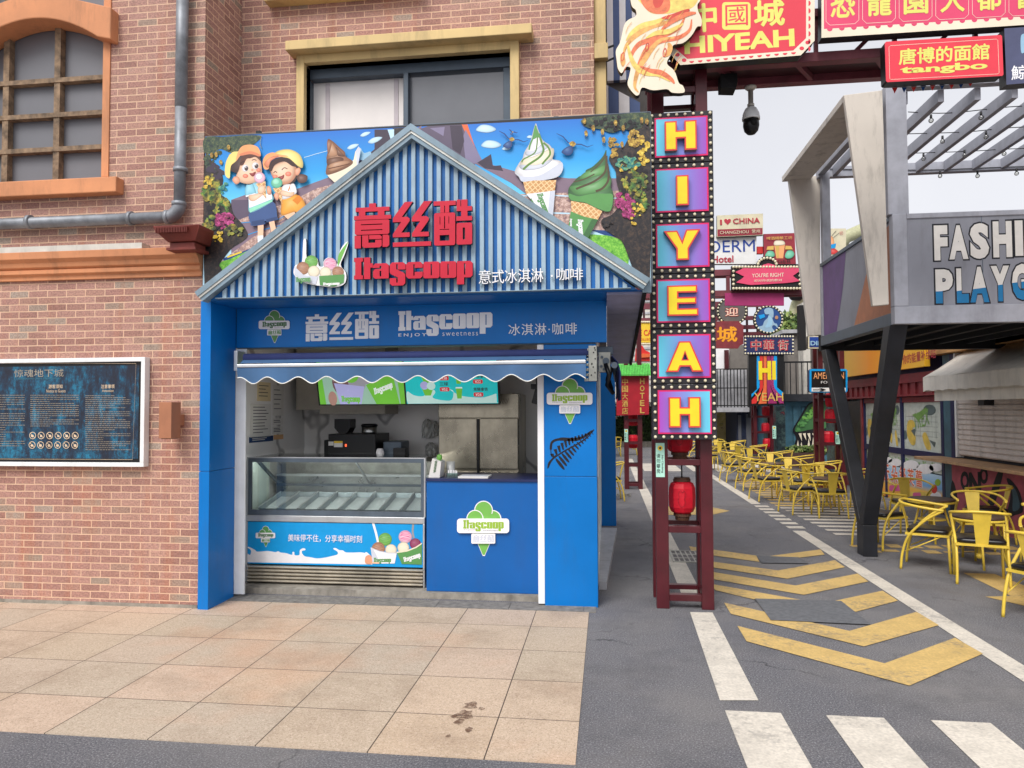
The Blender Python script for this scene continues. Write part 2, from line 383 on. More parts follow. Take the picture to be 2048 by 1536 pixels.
mat('granite_dark',(128,124,118),.8,var=.2,scale=20,bmp=.2,bs=150); mat('concrete',(150,144,134),.85,var=.2,scale=9,bmp=.3,bs=90,dirt=.5)
mat('shutter',(216,206,198),.55,var=.08,scale=2,dirt=.45); mat('cloth_white',(240,234,222),.8,var=.04,dirt=.2); mat('counter_wood',(188,150,112),.6,var=.15,scale=8)
mat('shop_red',(130,46,52),.5,var=.15,dirt=.2); mat('shop_navy',(30,36,78),.45,var=.15); mat('shop_teal',(64,98,112),.5,var=.15); mat('graff_pink',(186,92,104),.6,var=.25,scale=2.2); mat('wood_panel',(206,156,98),.55,var=.15,scale=4)
mat('cont_teal',(70,116,134),.5,var=.12,dirt=.25); mat('cont_navy',(44,52,78),.5,var=.2,dirt=.2); mat('cont_dark',(40,42,48),.6,var=.2); mat('slab_grey',(176,176,180),.6,var=.1,dirt=.3); mat('wall_grey',(120,114,108),.7,var=.08)
mat('green_tile',(88,190,80),.45,var=.15,scale=20); mat('sign_hotel',(168,30,44),.4,var=.08); mat('mint',(176,226,208),.4,var=.04); mat('coaster_orange',(214,124,84),.5,var=.08); mat('coaster_green',(176,176,140),.55,var=.1)
mat('banner_pink',(162,44,104),.6,var=.06); mat('sign_white',(228,228,226),.4,var=.03); mat('sign_blue',(28,66,150),.4,var=.05); mat('heart_red',(176,44,62),.45,var=.05); mat('sign_tan',(214,206,176),.5,var=.06); mat('sign_brick',(150,44,58),.45,var=.08)
mat('soil',(60,48,40),.9); mat('leaf',(96,120,62),.6,var=.35,scale=7); mat('leaf_dark',(64,86,46),.6,var=.4,scale=5); mat('leaf_lime',(140,156,84),.6,var=.3,scale=5); mat('bark',(84,72,60),.85,var=.3)
mat('plaster_dark',(96,92,90),.8); mat('ceiling',(234,234,232),.8); mat('cupboard',(168,162,150),.5,var=.05); mat('paper',(226,224,220),.7,var=.03); mat('paper_cream',(222,204,164),.7,var=.05); mat('ink',(70,70,80),.7); mat('ink_blue',(28,62,112),.6); mat('ink_peach',(222,176,128),.6)
mat('pan_white',(222,230,232),.25,var=.04); mat('clear_bag',(196,198,196),.2,var=.15,scale=20,spec=.8)
mat('tile_edge',(120,100,80),.9)
# print inks
for n_,c_ in dict(p_white=(240,238,240),p_cream=(238,226,200),p_shade=(206,210,222),p_green=(118,182,84),p_green2=(92,150,84),p_green3=(66,112,66),p_logo=(150,186,60),p_skin=(246,198,164),p_skin2=(228,160,126),p_blush=(240,130,104),p_hair=(66,44,42),p_hair2=(96,62,52),p_cap=(244,220,130),p_cap2=(216,178,92),p_brim=(240,168,112),p_brim2=(222,134,96),p_shirt=(138,206,226),p_shirt2=(96,170,204),p_jean=(64,90,140),p_jean2=(48,70,114),p_orange=(246,166,56),p_orange2=(222,132,40),p_pinkice=(238,186,206),p_mint=(150,224,190),p_mint2=(110,196,160),p_choc=(146,96,66),p_choc2=(104,64,44),p_choc3=(182,134,100),p_sauce=(98,136,62),p_sauce2=(84,72,52),p_rock=(96,84,104),p_rock2=(64,54,70),p_rock3=(132,122,150),p_lava=(226,108,62),p_cloud=(196,228,246),p_dark=(28,24,30),p_stand=(132,112,128),p_mag=(150,44,98),p_pinkscoop=(214,92,148),p_brown=(140,98,96),p_grey=(150,150,156),p_cyan=(0,152,220),p_teal=(30,178,184),p_red=(214,52,48),p_yellow=(240,204,60),p_mouth=(140,44,40),p_tea=(150,190,214),p_dino=(146,176,196),p_navy=(30,70,130)).items(): mat(n_,c_,.4,var=.035,scale=8)
glass('glass'); glass('glass_green',(205,228,222),.3)
def wear(name, c, amt=.45):      # road paint, worn through in patches
    m,t,b=nodes(name); v=pos(t); f=noise(t,v,22,8,.75); f2=noise(t,v,2.3,4,.6)
    k=N(t,'Math',operation='MULTIPLY'); t.links.new(f,k.inputs[0]); t.links.new(f2,k.inputs[1])
    base_=ramp(t,noise(t,v,60,4),[(.3,tuple(x*.86 for x in c)),(.7,c)])
    base_=mix(t,base_,tuple(x*.78 for x in c),ramp(t,noise(t,pos(t,1,1,1),4,6,.7),[(.45,(0,0,0,1)),(.7,(.6,.6,.6,1))]))
    cc=mix(t,base_,(104,102,102),ramp(t,k.outputs[0],[(.27,(0,0,0,1)),(.36,(amt,amt,amt,1))]))
    t.links.new(cc,b.inputs['Base Color']); b.inputs['Roughness'].default_value=.75; bump(t,b,f,.3,.004)
wear('paint_line',(228,220,206),.4); wear('paint_yellow',(222,188,118),.5)
m,t,b=nodes('asphalt'); v=pos(t); f=noise(t,v,105,4,.85); f2=noise(t,v,45,4,.7); f3=noise(t,v,.7,5,.6)
c=ramp(t,f,[(.34,(58,58,62)),(.45,(98,98,103)),(.55,(120,120,125)),(.64,(184,182,184))]); c=mix(t,c,(146,142,138),ramp(t,f3,[(.42,(0,0,0,1)),(.72,(.6,.6,.6,1))])); c=mix(t,c,(70,70,76),ramp(t,noise(t,v,1.7,6,.7),[(.5,(0,0,0,1)),(.75,(.5,.5,.5,1))]))
t.links.new(c,b.inputs['Base Color']); b.inputs['Roughness'].default_value=.88; bump(t,b,f,.9,.009)
vo=N(t,'TexVoronoi',feature='DISTANCE_TO_EDGE'); vo.inputs['Scale'].default_value=.55; nz=N(t,'TexNoise'); nz.inputs['Scale'].default_value=3; nz.inputs['Detail'].default_value=5; t.links.new(v,nz.inputs['Vector']); ws=N(t,'VectorMath',operation='SCALE'); ws.inputs[3].default_value=.5; t.links.new(nz.outputs['Color'],ws.inputs[0]); av=N(t,'VectorMath',operation='ADD'); t.links.new(v,av.inputs[0]); t.links.new(ws.outputs[0],av.inputs[1]); t.links.new(av.outputs[0],vo.inputs['Vector'])
ck=ramp(t,vo.outputs['Distance'],[(.0,(1,1,1,1)),(.006,(0,0,0,1))]); cm=ramp(t,noise(t,v,.9,3),[(.5,(0,0,0,1)),(.6,(.75,.75,.75,1))]); ckm=mix(t,ck,cm,1.0,'MULTIPLY')
c=mix(t,c,(38,38,42),ckm); c=mix(t,c,(214,210,204),ramp(t,noise(t,v,24,2,.9),[(.765,(0,0,0,1)),(.785,(.8,.8,.8,1))])); c=mix(t,c,(84,72,62),ramp(t,noise(t,v,.45,6,.75),[(.55,(0,0,0,1)),(.75,(.4,.4,.4,1))])); t.links.new(c,b.inputs['Base Color'])
m,t,b=nodes('granite'); v=pos(t); mp=N(t,'Mapping'); mp.inputs['Location'].default_value=(.572,.485,0); t.links.new(v,mp.inputs['Vector'])
k=N(t,'TexBrick'); k.offset=0; k.inputs['Scale'].default_value=1; k.inputs['Brick Width'].default_value=.5535; k.inputs['Row Height'].default_value=.5365; k.inputs['Mortar Size'].default_value=.0032; k.inputs['Mortar Smooth'].default_value=.1
k.inputs['Color1'].default_value=(0,0,0,1); k.inputs['Color2'].default_value=(1,1,1,1); k.inputs['Bias'].default_value=0; t.links.new(mp.outputs[0],k.inputs['Vector'])
c=ramp(t,k.outputs['Color'],[(0,(196,174,149)),(.25,(204,181,157)),(.5,(188,172,150)),(.7,(201,178,157)),(.85,(184,171,153)),(1,(206,182,155))])
sp=noise(t,v,120,4,.85); c=mix(t,c,(128,104,84),ramp(t,sp,[(.36,(.75,.75,.75,1)),(.5,(0,0,0,1))])); c=mix(t,c,(232,214,196),ramp(t,noise(t,v,95,3,.8),[(.54,(0,0,0,1)),(.66,(.6,.6,.6,1))]))
c=mix(t,c,(140,118,98),ramp(t,noise(t,v,1.6,7,.75),[(.48,(0,0,0,1)),(.72,(.55,.55,.55,1))])); c=mix(t,c,(212,140,92),ramp(t,noise(t,v,.55,4,.6),[(.52,(0,0,0,1)),(.78,(.5,.5,.5,1))]))
c=mix(t,c,(96,74,60),ramp(t,noise(t,v,7,5,.7),[(.68,(0,0,0,1)),(.76,(.6,.6,.6,1))]))
c=mix(t,c,(74,62,52),k.outputs['Fac']); t.links.new(c,b.inputs['Base Color']); b.inputs['Roughness'].default_value=.72
hh=N(t,'Math',operation='MULTIPLY_ADD'); t.links.new(k.outputs['Fac'],hh.inputs[0]); hh.inputs[1].default_value=-2; t.links.new(sp,hh.inputs[2]); bump(t,b,hh.outputs[0],.35,.004)
m,t,b=nodes('marble'); v=pos(t); wv=N(t,'TexWave',wave_type='BANDS',bands_direction='DIAGONAL'); wv.inputs['Scale'].default_value=.42; wv.inputs['Distortion'].default_value=16; wv.inputs['Detail'].default_value=4; wv.inputs['Detail Scale'].default_value=1.6; t.links.new(v,wv.inputs['Vector'])
c=ramp(t,wv.outputs['Fac'],[(0,(160,158,158)),(.015,(190,188,186)),(.05,(232,230,228)),(1,(240,239,238))]); t.links.new(c,b.inputs['Base Color']); b.inputs['Roughness'].default_value=.3
m,t,b=nodes('foliage_print'); v=pos(t); vo=N(t,'TexVoronoi'); vo.inputs['Scale'].default_value=26; t.links.new(v,vo.inputs['Vector']); g=noise(t,v,5,5,.7)
c=ramp(t,g,[(.25,(30,44,40)),(.4,(40,84,52)),(.48,(96,140,56)),(.54,(196,170,60)),(.6,(60,100,60)),(.68,(34,40,44)),(.8,(90,70,44))]); c2=ramp(t,vo.outputs['Color'],[(.2,(20,30,28)),(.5,(90,150,60)),(.8,(226,190,70))]); c=mix(t,c,c2,.35)
c=mix(t,c,(16,18,20),ramp(t,noise(t,v,18,5,.7),[(.42,(.8,.8,.8,1)),(.58,(0,0,0,1))])); t.links.new(c,b.inputs['Base Color']); b.inputs['Roughness'].default_value=.4
for nm,a1,a2,a3 in (('bloom_mag',(60,14,44),(150,36,98),(214,96,160)),('bloom_yel',(90,60,16),(206,170,50),(244,226,110)),('bloom_gold',(70,50,24),(160,124,48),(226,196,90)),('grass_print',(70,140,40),(112,186,60),(160,214,86)),('crowd_print',(104,84,106),(178,142,128),(228,200,190)),('vine_print',(18,30,40),(52,74,54),(104,110,70)),('rock_print',(18,16,20),(38,32,34),(74,58,46)),('bloom_teal',(20,70,90),(40,130,120),(160,190,110))):
    m,t,b=nodes(nm); v=pos(t); f=noise(t,v,36,5,.8); c=ramp(t,f,[(.34,a1),(.5,a2),(.64,a3)]); t.links.new(c,b.inputs['Base Color']); b.inputs['Roughness'].default_value=.4
def zgrad(name, stops, z0, z1, axis='Z', rough=.4):      # a printed gradient
    m,t,b=nodes(name); ge=N(t,'NewGeometry'); sx=N(t,'SeparateXYZ'); t.links.new(ge.outputs['Position'],sx.inputs[0])
    mr=N(t,'MapRange'); mr.inputs[1].default_value=z0; mr.inputs[2].default_value=z1; t.links.new(sx.outputs['XYZ'.index(axis)],mr.inputs[0])
    t.links.new(ramp(t,mr.outputs[0],stops),b.inputs['Base Color']); b.inputs['Roughness'].default_value=rough
zgrad('sky_print',[(0,(186,226,242)),(.3,(104,204,240)),(.6,(40,160,228)),(1,(22,112,204))],3.05,3.85)
zgrad('panel_gradient',[(0,(96,204,228)),(.45,(124,136,214)),(1,(158,72,184))],.42,.82,'X'); zgrad('panel_gradient_back',[(0,(166,76,190)),(.5,(130,150,220)),(1,(92,208,228))],.42,.82,'X')
m,t,b=nodes('waffle'); v=pos(t,swz='XZ0'); mp=N(t,'Mapping'); mp.inputs['Rotation'].default_value=(0,0,R(52)); t.links.new(v,mp.inputs['Vector'])
k=N(t,'TexBrick'); k.offset=0; k.inputs['Scale'].default_value=1; k.inputs['Brick Width'].default_value=.03; k.inputs['Row Height'].default_value=.03; k.inputs['Mortar Size'].default_value=.004; t.links.new(mp.outputs[0],k.inputs['Vector'])
k.inputs['Color1'].default_value=lin((196,142,88)); k.inputs['Color2'].default_value=lin((212,160,104)); k.inputs['Mortar'].default_value=lin((238,202,150)); t.links.new(k.outputs['Color'],b.inputs['Base Color'])
m,t,b=nodes('grunge_print'); v=pos(t,3,3,1.1); f=noise(t,v,2.6,9,.8); c=ramp(t,f,[(.40,(16,22,40)),(.49,(16,48,74)),(.56,(12,92,124)),(.66,(30,130,164))]); c=mix(t,c,(22,28,46),ramp(t,noise(t,pos(t),30,6,.8),[(.4,(.8,.8,.8,1)),(.55,(0,0,0,1))])); t.links.new(c,b.inputs['Base Color']); b.inputs['Roughness'].default_value=.55
# ------------------------------------------------------------------ ground
g=MB(); g.face([(-80,-30,0),(80,-30,0),(80,160,0),(-80,160,0)],'asphalt'); road=struct(g.build('road'))
g=MB(); g.box(-14,-.155,3.355,5.84,-.08,.005,'granite'); pave=struct(g.build('pavement'))
g=MB()
for k in range(24): g.box(-14+.6*k-.0+.004,-14+.6*(k+1) if -14+.6*(k+1)<-.1 else -.1,5.844,6.05 if -14+.6*k>-3.5 else 5.7,-.08,.007,'granite_dark')
g.build('border_strip',pave)
def paint(name, px, m_, z=.004):
    b_=MB(); q=[G(a,b2) for a,b2 in px]; b_.face([(p.x,p.y,z) for p in q],m_); return b_.build(name,road)
def rect(name, x0,x1,y0,y1,m_,z=.004):
    b_=MB(); b_.face([(x0,y0,z),(x1,y0,z),(x1,y1,z),(x0,y1,z)],m_); return b_.build(name,road)
Z8=lambda L:[(1200+a*.41406,1050+b*.41406) for a,b in L]
for k in range(5): rect('crosswalk_stripe',.607+.512*k,.892+.512*k,1.6,4.042,'paint_line')
paint('edge_line',[(1380,1225),(1425,1226),(1517,1402),(1440,1402)],'paint_line')
rect('edge_line',.625,.80,6.55,24,'paint_line')
rect('edge_line',2.398,2.552,2.0,10.03,'paint_line'); rect('edge_line',2.398,2.552,12.75,34,'paint_line')
for k in range(7): rect('dash_mark',2.40,2.62,10.22+.36*k,10.42+.36*k,'paint_line')
for L in ([(663,490),(1375,672),(1715,548),(1850,625),(1495,780),(708,565)],[(600,378),(1205,515),(1530,422),(1637,487),(1275,590),(632,432)],
          [(520,284),(975,365),(900,372),(735,360),(560,318)],[(1120,372),(1365,320),(1440,368),(1235,422)],[(520,224),(550,230),(945,295),(1245,237),(1297,275),(985,340),(550,265),(520,256)],
          [(520,172),(550,180),(860,222),(1135,172),(1183,206),(905,262),(550,208),(520,202)],[(430,105),(755,150),(770,180),(445,135)],[(820,152),(1065,120),(1085,145),(960,160)]):
    paint('chevron_marking',Z8(L),'paint_yellow',.0055)
mat('patch_grey',(104,106,110),.85,var=.15,scale=30,bmp=.3,bs=150)
paint('repair_patch',Z8([(748,360),(1165,372),(1310,487),(825,465)]),'patch_grey',.010); paint('repair_patch',Z8([(755,152),(960,160),(1010,190),(780,187)]),'patch_grey',.010)
paint('arrow_marking',[(1330,1013),(1424,1015),(1460,1022),(1425,1030),(1330,1030)],'paint_yellow')
paint('arrow_marking',Z8([(1755,233),(1905,238),(2120,322),(2300,420),(2050,392),(1860,348),(1985,345)]),'paint_yellow')
for k in range(11): rect('hatch_bar',2.86-.012*k,4.35,9.75+.31*k,9.90+.31*k,'paint_line' if k<9 else 'paint_yellow')
for k in range(11): rect('hatch_bar',2.80,4.2,13.3+.36*k,13.48+.36*k,'paint_yellow')
for k in range(7): rect('crosswalk_stripe',.95+.62*k,1.30+.62*k,19.3,22.0,'paint_line')
for k in range(9): rect('lettering_bar',2.86+.21*k,3.02+.21*k,8.62+.06*(k%3),8.76+.05*(k%2),'paint_yellow'); rect('lettering_bar',2.80+.21*k,2.95+.21*k,8.93,9.06+.05*(k%3),'paint_yellow')
b_=MB()
for cx,cy,r_ in ((928,1432,16),(942,1414,12),(918,1446,9),(963,1420,5),(938,1462,6),(908,1436,6),(897,1475,4)):
    c0=G(cx,cy); pts=[]
    for k in range(14):
        a=2*math.pi*k/14; rr=r_*.0026*(.55+.6*random.random()); pts.append((c0.x+rr*1.4*math.cos(a),c0.y+rr*1.9*math.sin(a),.0075))
    b_.face(pts,'stain')
m,t,b=nodes('stain'); b.inputs['Base Color'].default_value=lin((112,84,66)); b.inputs['Roughness'].default_value=.7; t.links.new(ramp(t,noise(t,pos(t),26,5,.75),[(.38,(.1,.1,.1,1)),(.6,(.85,.85,.85,1))]),b.inputs['Alpha'])
b_.build('spill_stain',pave)
def drain(c, sx, sy, label):
    t_=thing('drain_grate',label,'drain grate',(c[0],c[1],0)); b_=MB(); x0,x1,y0,y1=c[0]-sx/2,c[0]+sx/2,c[1]-sy/2,c[1]+sy/2
    b_.box(x0,x1,y0,y0+.025,-.05,.012,'steel_dull'); b_.box(x0,x1,y1-.025,y1,-.05,.012,'steel_dull'); b_.box(x0,x0+.025,y0+.025,y1-.025,-.05,.012,'steel_dull'); b_.box(x1-.025,x1,y0+.025,y1-.025,-.05,.012,'steel_dull'); b_.build('frame',t_)
    b_=MB(); b_.box(x0+.02,x1-.02,y0+.02,y1-.02,-.02,.006,'black'); b_.build('pit',t_)
    b_=MB()
    for k in range(1,6): xx=x0+.02+(x1-x0-.04)*k/6; b_.box(xx-.007,xx+.007,y0+.025,y1-.025,.007,.011,'steel_dull')
    for k in (1,2): yy=y0+(y1-y0)*k/3; b_.box(x0+.025,x1-.025,yy-.02,yy+.02,.0062,.0105,'steel_dull')
    b_.build('bars',t_)
drain(G(1375,1114),.36,.62,'rectangular steel drain grate in the asphalt behind the red letter tower'); drain(G(1240,991),.4,.4,'small steel drain grate in the asphalt beside the far blue pillar')
# ------------------------------------------------------------------ brick building
bb=thing('brick_building','pinkish red brick building with an arched window and a cream framed window above the kiosk','building',(-5,5.6,0))
FW=5.6; UW=6.2; CX=-3.295
wx1=P(207,200,FW).x; wz0=P(100,360,FW).z; wz1=P(100,-60,FW).z; wx0=P(-42,200,FW).x
b_=MB()
b_.box(-14,wx0,FW,FW+.3,0,7,'brick_front'); b_.box(wx1,CX,FW,FW+.6,0,7,'brick_front'); b_.box(wx0,wx1,FW,FW+.3,0,wz0,'brick_front'); b_.box(wx0,wx1,FW,FW+.3,wz1,7,'brick_front')
b_.build('front_wall',bb)
b_=MB(); b_.face([(CX+.002,FW+.001,0),(CX+.002,UW+.1,0),(CX+.002,UW+.1,7),(CX+.002,FW+.001,7)],'brick_side'); b_.build('return_wall',bb)
ux0=P(613,200,UW).x; ux1=P(1022,200,UW).x; uz1=P(818,118,UW).z; uz0=3.5
b_=MB(); b_.box(CX+.003,ux0,UW,UW+.3,2.3,7,'brick_upper'); b_.box(ux1,-.085,UW,UW+.3,2.3,7,'brick_upper'); b_.box(ux0,ux1,UW,UW+.3,uz1,7,'brick_upper'); b_.box(ux0,ux1,UW,UW+.3,2.3,uz0,'brick_upper')
b_.box(-.085,-.083,UW+.002,9,2.3,7,'brick_side'); b_.build('upper_wall',bb)
# arched window
wn=MB(); wn.box(wx0,wx1,FW+.12,FW+.14,wz0,wz1,'frosted'); win=wn.build('window',bb,label='arched window of frosted panes with weathered wooden bars')
b_=MB()
for px in (15,117): p=P(px,200,FW+.08); b_.box(p.x-.028,p.x+.028,FW+.06,FW+.118,wz0+.01,wz1-.01,'wood_old')
b_.build('mullion',win)
b_=MB()
for py in (164,233,301): p=P(100,py,FW+.08); b_.box(wx0,wx1,FW+.052,FW+.117,p.z-.020,p.z+.020,'wood_old')
b_.build('glazing_bar',win)
b_=MB(); b_.box(wx1-.002,wx1+.062,FW-.012,FW+.2,wz0+.002,wz1,'orange_paint'); b_.build('jamb',win)
# lintel: segmental arch with square ends
top=P(221,14,FW-.1).z; bot=P(221,78,FW-.1).z; xr=P(221,50,FW-.1).x; spring=xr-.12
cxm=(wx0+wx1)/2; pts=[(xr,bot),(xr,top),(xr-.45,top+.13),(cxm,top+.17),(2*cxm-xr+.45,top+.13),(2*cxm-xr,top),(2*cxm-xr,bot)]
arc=[]
for k in range(25):
    x=2*cxm-spring+(2*spring-2*cxm)*k/24; arc.append((x,bot+.03+.20*(1-((x-cxm)/(spring-cxm))**2)))
pts+=arc
b_=MB(); b_.prism([(x,FW-.1,z) for x,z in pts],(0,.215,0),'orange_paint'); b_.build('lintel',win,bevel=.01)
p0=P(232,352,FW-.1); p1=P(232,383,FW-.1); b_=MB(); b_.box(wx0-.2,p0.x,FW-.1,FW+.11,p1.z,p0.z,'orange_paint'); b_.build('sill',win,bevel=.008)
# string course
zt=P(412,492,FW-.12).z; zb=P(400,552,FW-.02).z; h=zt-zb
prof=[(0,0),(-.03,0),(-.03,.16),(-.06,.22),(-.06,.36),(-.045,.40),(-.075,.46),(-.085,.62),(-.12,.74),(-.125,1.0),(0,1.0)]
b_=MB(); b_.prism([(-14,FW+.001+y,zb+z*h) for y,z in prof],(14+CX+.01,0,0),'orange_paint'); b_.build('cornice',bb,bevel=.004)
b_=MB(); b_.box(-14,P(285,488,FW-.1).x,FW-.11,FW-.001,zt+.003,zt+.05,'offwhite'); b_.build('ledge_flashing',bb)
b_=MB(); b_.box(-14,CX-.01,FW-.012,FW-.001,0,.03,'concrete'); b_.build('plinth',bb)
# upper window
uw=MB(); 
wz_t=P(818,138,UW+.1).z
pl=P(622,200,UW+.12).x; pm=P(815,200,UW+.12).x; pr_=P(1008,200,UW+.12).x
uw.box(pl,pm,UW+.16,UW+.17,uz0,wz_t-.05,'curtain'); up=uw.build('window',bb,label='aluminium window with a pale curtain behind its left half')
b_=MB()
for px in (655,792): q=P(px,200,UW+.15).x; b_=MB(); b_.box(q-.02,q+.02,UW+.152,UW+.158,uz0,wz_t-.06,'curtain_stripe'); b_.build('curtain_stripe',up)
b_=MB(); b_.box(pm+.02,pr_,UW+.12,UW+.13,uz0,wz_t-.07,'pane_dark'); b_.build('pane',up)
b_=MB(); b_.box(ux0+.001,ux1-.001,UW+.07,UW+.2,wz_t-.05,uz1-.002,'alu_window'); b_.box(ux0+.001,pl,UW+.08,UW+.2,uz0,wz_t-.052,'alu_window'); b_.box(pr_,ux1-.001,UW+.08,UW+.2,uz0,wz_t-.052,'alu_window'); b_.box(pm-.02,pm+.025,UW+.05,UW+.149,uz0,wz_t-.052,'alu_window'); b_.build('frame',up,bevel=.004)
b_=MB(); x0=P(592,200,UW-.06).x; x1=P(1038,200,UW-.06).x; zc=P(818,84,UW-.06).z
b_.box(x0,ux0,UW-.06,UW+.09,2.4,zc-.01,'cream_paint'); b_.box(ux1,x1,UW-.06,UW+.09,2.4,zc-.01,'cream_paint'); b_.box(ux0,ux1,UW-.058,UW+.09,uz1,zc-.012,'cream_paint'); b_.build('surround',up,bevel=.004)
b_=MB(); z1=P(818,57,UW-.22).z; z2=P(818,80,UW-.14).z; xl=P(565,100,UW-.22).x; xr2=P(1062,60,UW-.22).x
b_.box(xl,xr2,UW-.17,UW-.001,z1-.085,z1,'cream_paint'); b_.box(xl+.07,xr2-.06,UW-.125,UW-.002,zc-.009,z1-.086,'cream_paint'); b_.build('hood',up,bevel=.006)
b_=MB(); q=P(590,0,UW-.1); b_.box(P(540,0,UW).x,P(850,0,UW).x,UW-.12,UW-.001,q.z+.005,q.z+.2,'cream_paint'); b_.build('upper_sill',bb)
b_=MB(); b_.box(-.082,P(1212,100,UW+.1).x,UW+.05,UW+.35,2.6,7,'cream_paint'); b_.box(-.081,P(1216,100,UW).x,UW-.02,UW+.05,P(1200,118,UW).z,P(1200,88,UW).z,'cream_paint'); b_.build('corner_pilaster',bb,bevel=.004)
# drainpipe
dp=thing('drainpipe','grey metal drainpipe running down the brick wall and turning left above the orange cornice','drainpipe',(-3.8,5.5,2.8))
YP=FW-.075; pA=P(366,-60,YP); pB=P(359,405,YP); pC=P(335,434,YP); pD=P(0,446,YP)
b_=MB(); b_.tube([pA,P(362,215,YP)],.049,'zinc',14); b_.tube([P(362,215,YP),pB],.046,'zinc',14); b_.build('vertical_pipe',dp)
b_=MB(); b_.tube([pC,(pD.x-1.5,YP,pD.z-.01)],.046,'zinc',14); b_.build('horizontal_pipe',dp)
b_=MB(); ctr=(pC.x,pB.z); rr=pB.x-pC.x; b_.tube([(ctr[0]+rr*math.cos(a),YP,ctr[1]-(ctr[1]-pC.z)*math.sin(a)) for a in [R(90*k/8) for k in range(9)]],.053,'zinc',14); b_.build('elbow',dp)
for px,py,ax in ((361,340,0),(358,408,0),(336,434,1),(262,437,1),(60,444,1)):
    b_=MB(); p=P(px,py,YP); d_=Vector((.016,0,0)) if ax else Vector((0,0,.016)); b_.tube([p-d_,p+d_],.058,'zinc',14); b_.box(p.x-.01,p.x+.01,YP+.02,FW+.002,p.z-.01,p.z+.01,'zinc'); b_.build('clamp',dp)
# rust red floodlight on its bracket
fl=thing('floodlight','dark red louvred floodlight perched on the cornice at the brick corner','floodlight',(-3.4,5.4,2.9))
p0=P(308,453,5.32); p1=P(385,482,5.32)
b_=MB(); b_.prism([(p0.x,5.30,p0.z),(p0.x+.015,5.30,p0.z-.035),(p0.x+.09,5.36,p1.z+.01),(p1.x+.0,5.36,p1.z+.012),(p1.x+.065,5.30,p0.z-.025),(p1.x+.065,5.30,p0.z)],(0,.22,0),'rust_red'); b_.build('hood',fl,bevel=.005)
b_=MB()
for k in range(20): x=p0.x+.035+k*.0135; b_.box(x,x+.006,5.284,5.31,p0.z-.06,p0.z-.02,'rust_red')
b_.build('louvre',fl)
b_=MB(); b_.box(p0.x+.1,p1.x-.02,5.38,5.54,p1.z-.03,p1.z+.005,'rust_red'); b_.box(p0.x+.08,p1.x+.0,5.36,5.56,p1.z-.055,p1.z-.035,'rust_red'); b_.build('bracket',fl)
# wall light
wl=thing('wall_light','brown box shaped wall light on the brick between notice board and blue pillar','wall light',(-3.55,5.5,1.6))
p0=P(317,877,5.40); p1=P(343,804,5.40); b_=MB(); b_.box(p0.x,p1.x,5.40,5.53,p0.z,p1.z,'lamp_brown'); b_.build('housing',wl,bevel=.003)
b_=MB(); b_.box(p0.x+.02,p1.x-.01,5.531,5.599,p0.z+.1,p1.z-.1,'lamp_brown'); b_.build('mount',wl)
b_=MB(); b_.box(p0.x+.015,p1.x-.015,5.415,5.515,p0.z-.004,p0.z-.0005,'black'); b_.build('lens',wl)
# notice board
nb=thing('notice_board','white framed dark blue notice board with beige rules and warning icons on brick','notice board',(-4.2,5.5,1.5))
YN=5.53; a0=P(287,934,YN); a1=P(290,714,YN); xl=-6.1
b_=MB(); fw=.035
b_.box(xl,a0.x,YN,FW-.002,a1.z-fw,a1.z,'white'); b_.box(xl,a0.x,YN,FW-.002,a0.z,a0.z+fw,'white'); b_.box(a0.x-fw,a0.x,YN,FW-.002,a0.z+fw,a1.z-fw,'white'); b_.box(xl,xl+fw,YN,FW-.002,a0.z+fw,a1.z-fw,'white'); b_.build('frame',nb,bevel=.003)
b_=MB(); b_.box(xl+fw,a0.x-fw,YN+.022,YN+.03,a0.z+fw,a1.z-fw,'black'); b_.box(xl+fw+.03,a0.x-fw-.03,YN+.0212,YN+.0219,a0.z+fw+.03,a1.z-fw-.03,'grunge_print'); b_.build('print',nb)
mat('beige_ink',(214,190,160),.5); mat('beige_dim',(158,146,128),.5); mat('teal_ink',(60,120,140),.5)
pc=Pic(YN+.021)
pc.text('惊魂地下城',28,739,127,754.5,'beige_dim'); pc.text('UNDERGROUND CASTLE SPIRIT RUNAWAY',34,756,122,759,'teal_ink')
pc.text('游客须知',97,769,125,777,'beige_ink',.02); pc.text('Notice to Guests',93,779,131,785,'beige_ink'); pc.text('注意事项',202,769,229,777,'beige_ink',.02); pc.text('Attention',204,779,227,784,'beige_ink')
def rows(x0,x1,y0,y1,dy):
    y=y0
    while y<y1:
        x=x0; e=x1-(x1-x0)*random.choice((0,0,0,.1,.35,.6))
        while x<e:
            l=random.uniform(2,7); pc.poly([(x,y),(min(e,x+l),y),(min(e,x+l),y+.95),(x,y+.95)],'beige_dim'); pc.k-=1; x+=l+random.uniform(.6,1.4)
        y+=dy
rows(61,158,790,852,4.1); rows(171,261,791,902,4.0); rows(-60,50,790,894,4.6)
for r_ in range(2):
    for c_ in range(6):
        cx=65.5+c_*17.1-r_*.6; cy=871+r_*19
        pc.line(ell(cx,cy,6.2,6.7,18),1.2,'beige_ink',True); pc.k-=1
        pc.poly(ell(cx+random.uniform(-1,1),cy+1,2.4+random.random(),3.3-random.random(),6,random.uniform(0,90)),'beige_ink'); pc.line([(cx-4.3,cy-4.3),(cx+4.3,cy+4.3)],1,'beige_ink')
pc.line([(-200,726.5),(273,727),(266,919),(-200,917)],.7,'beige_ink')
pc.mb.build('lettering',nb)
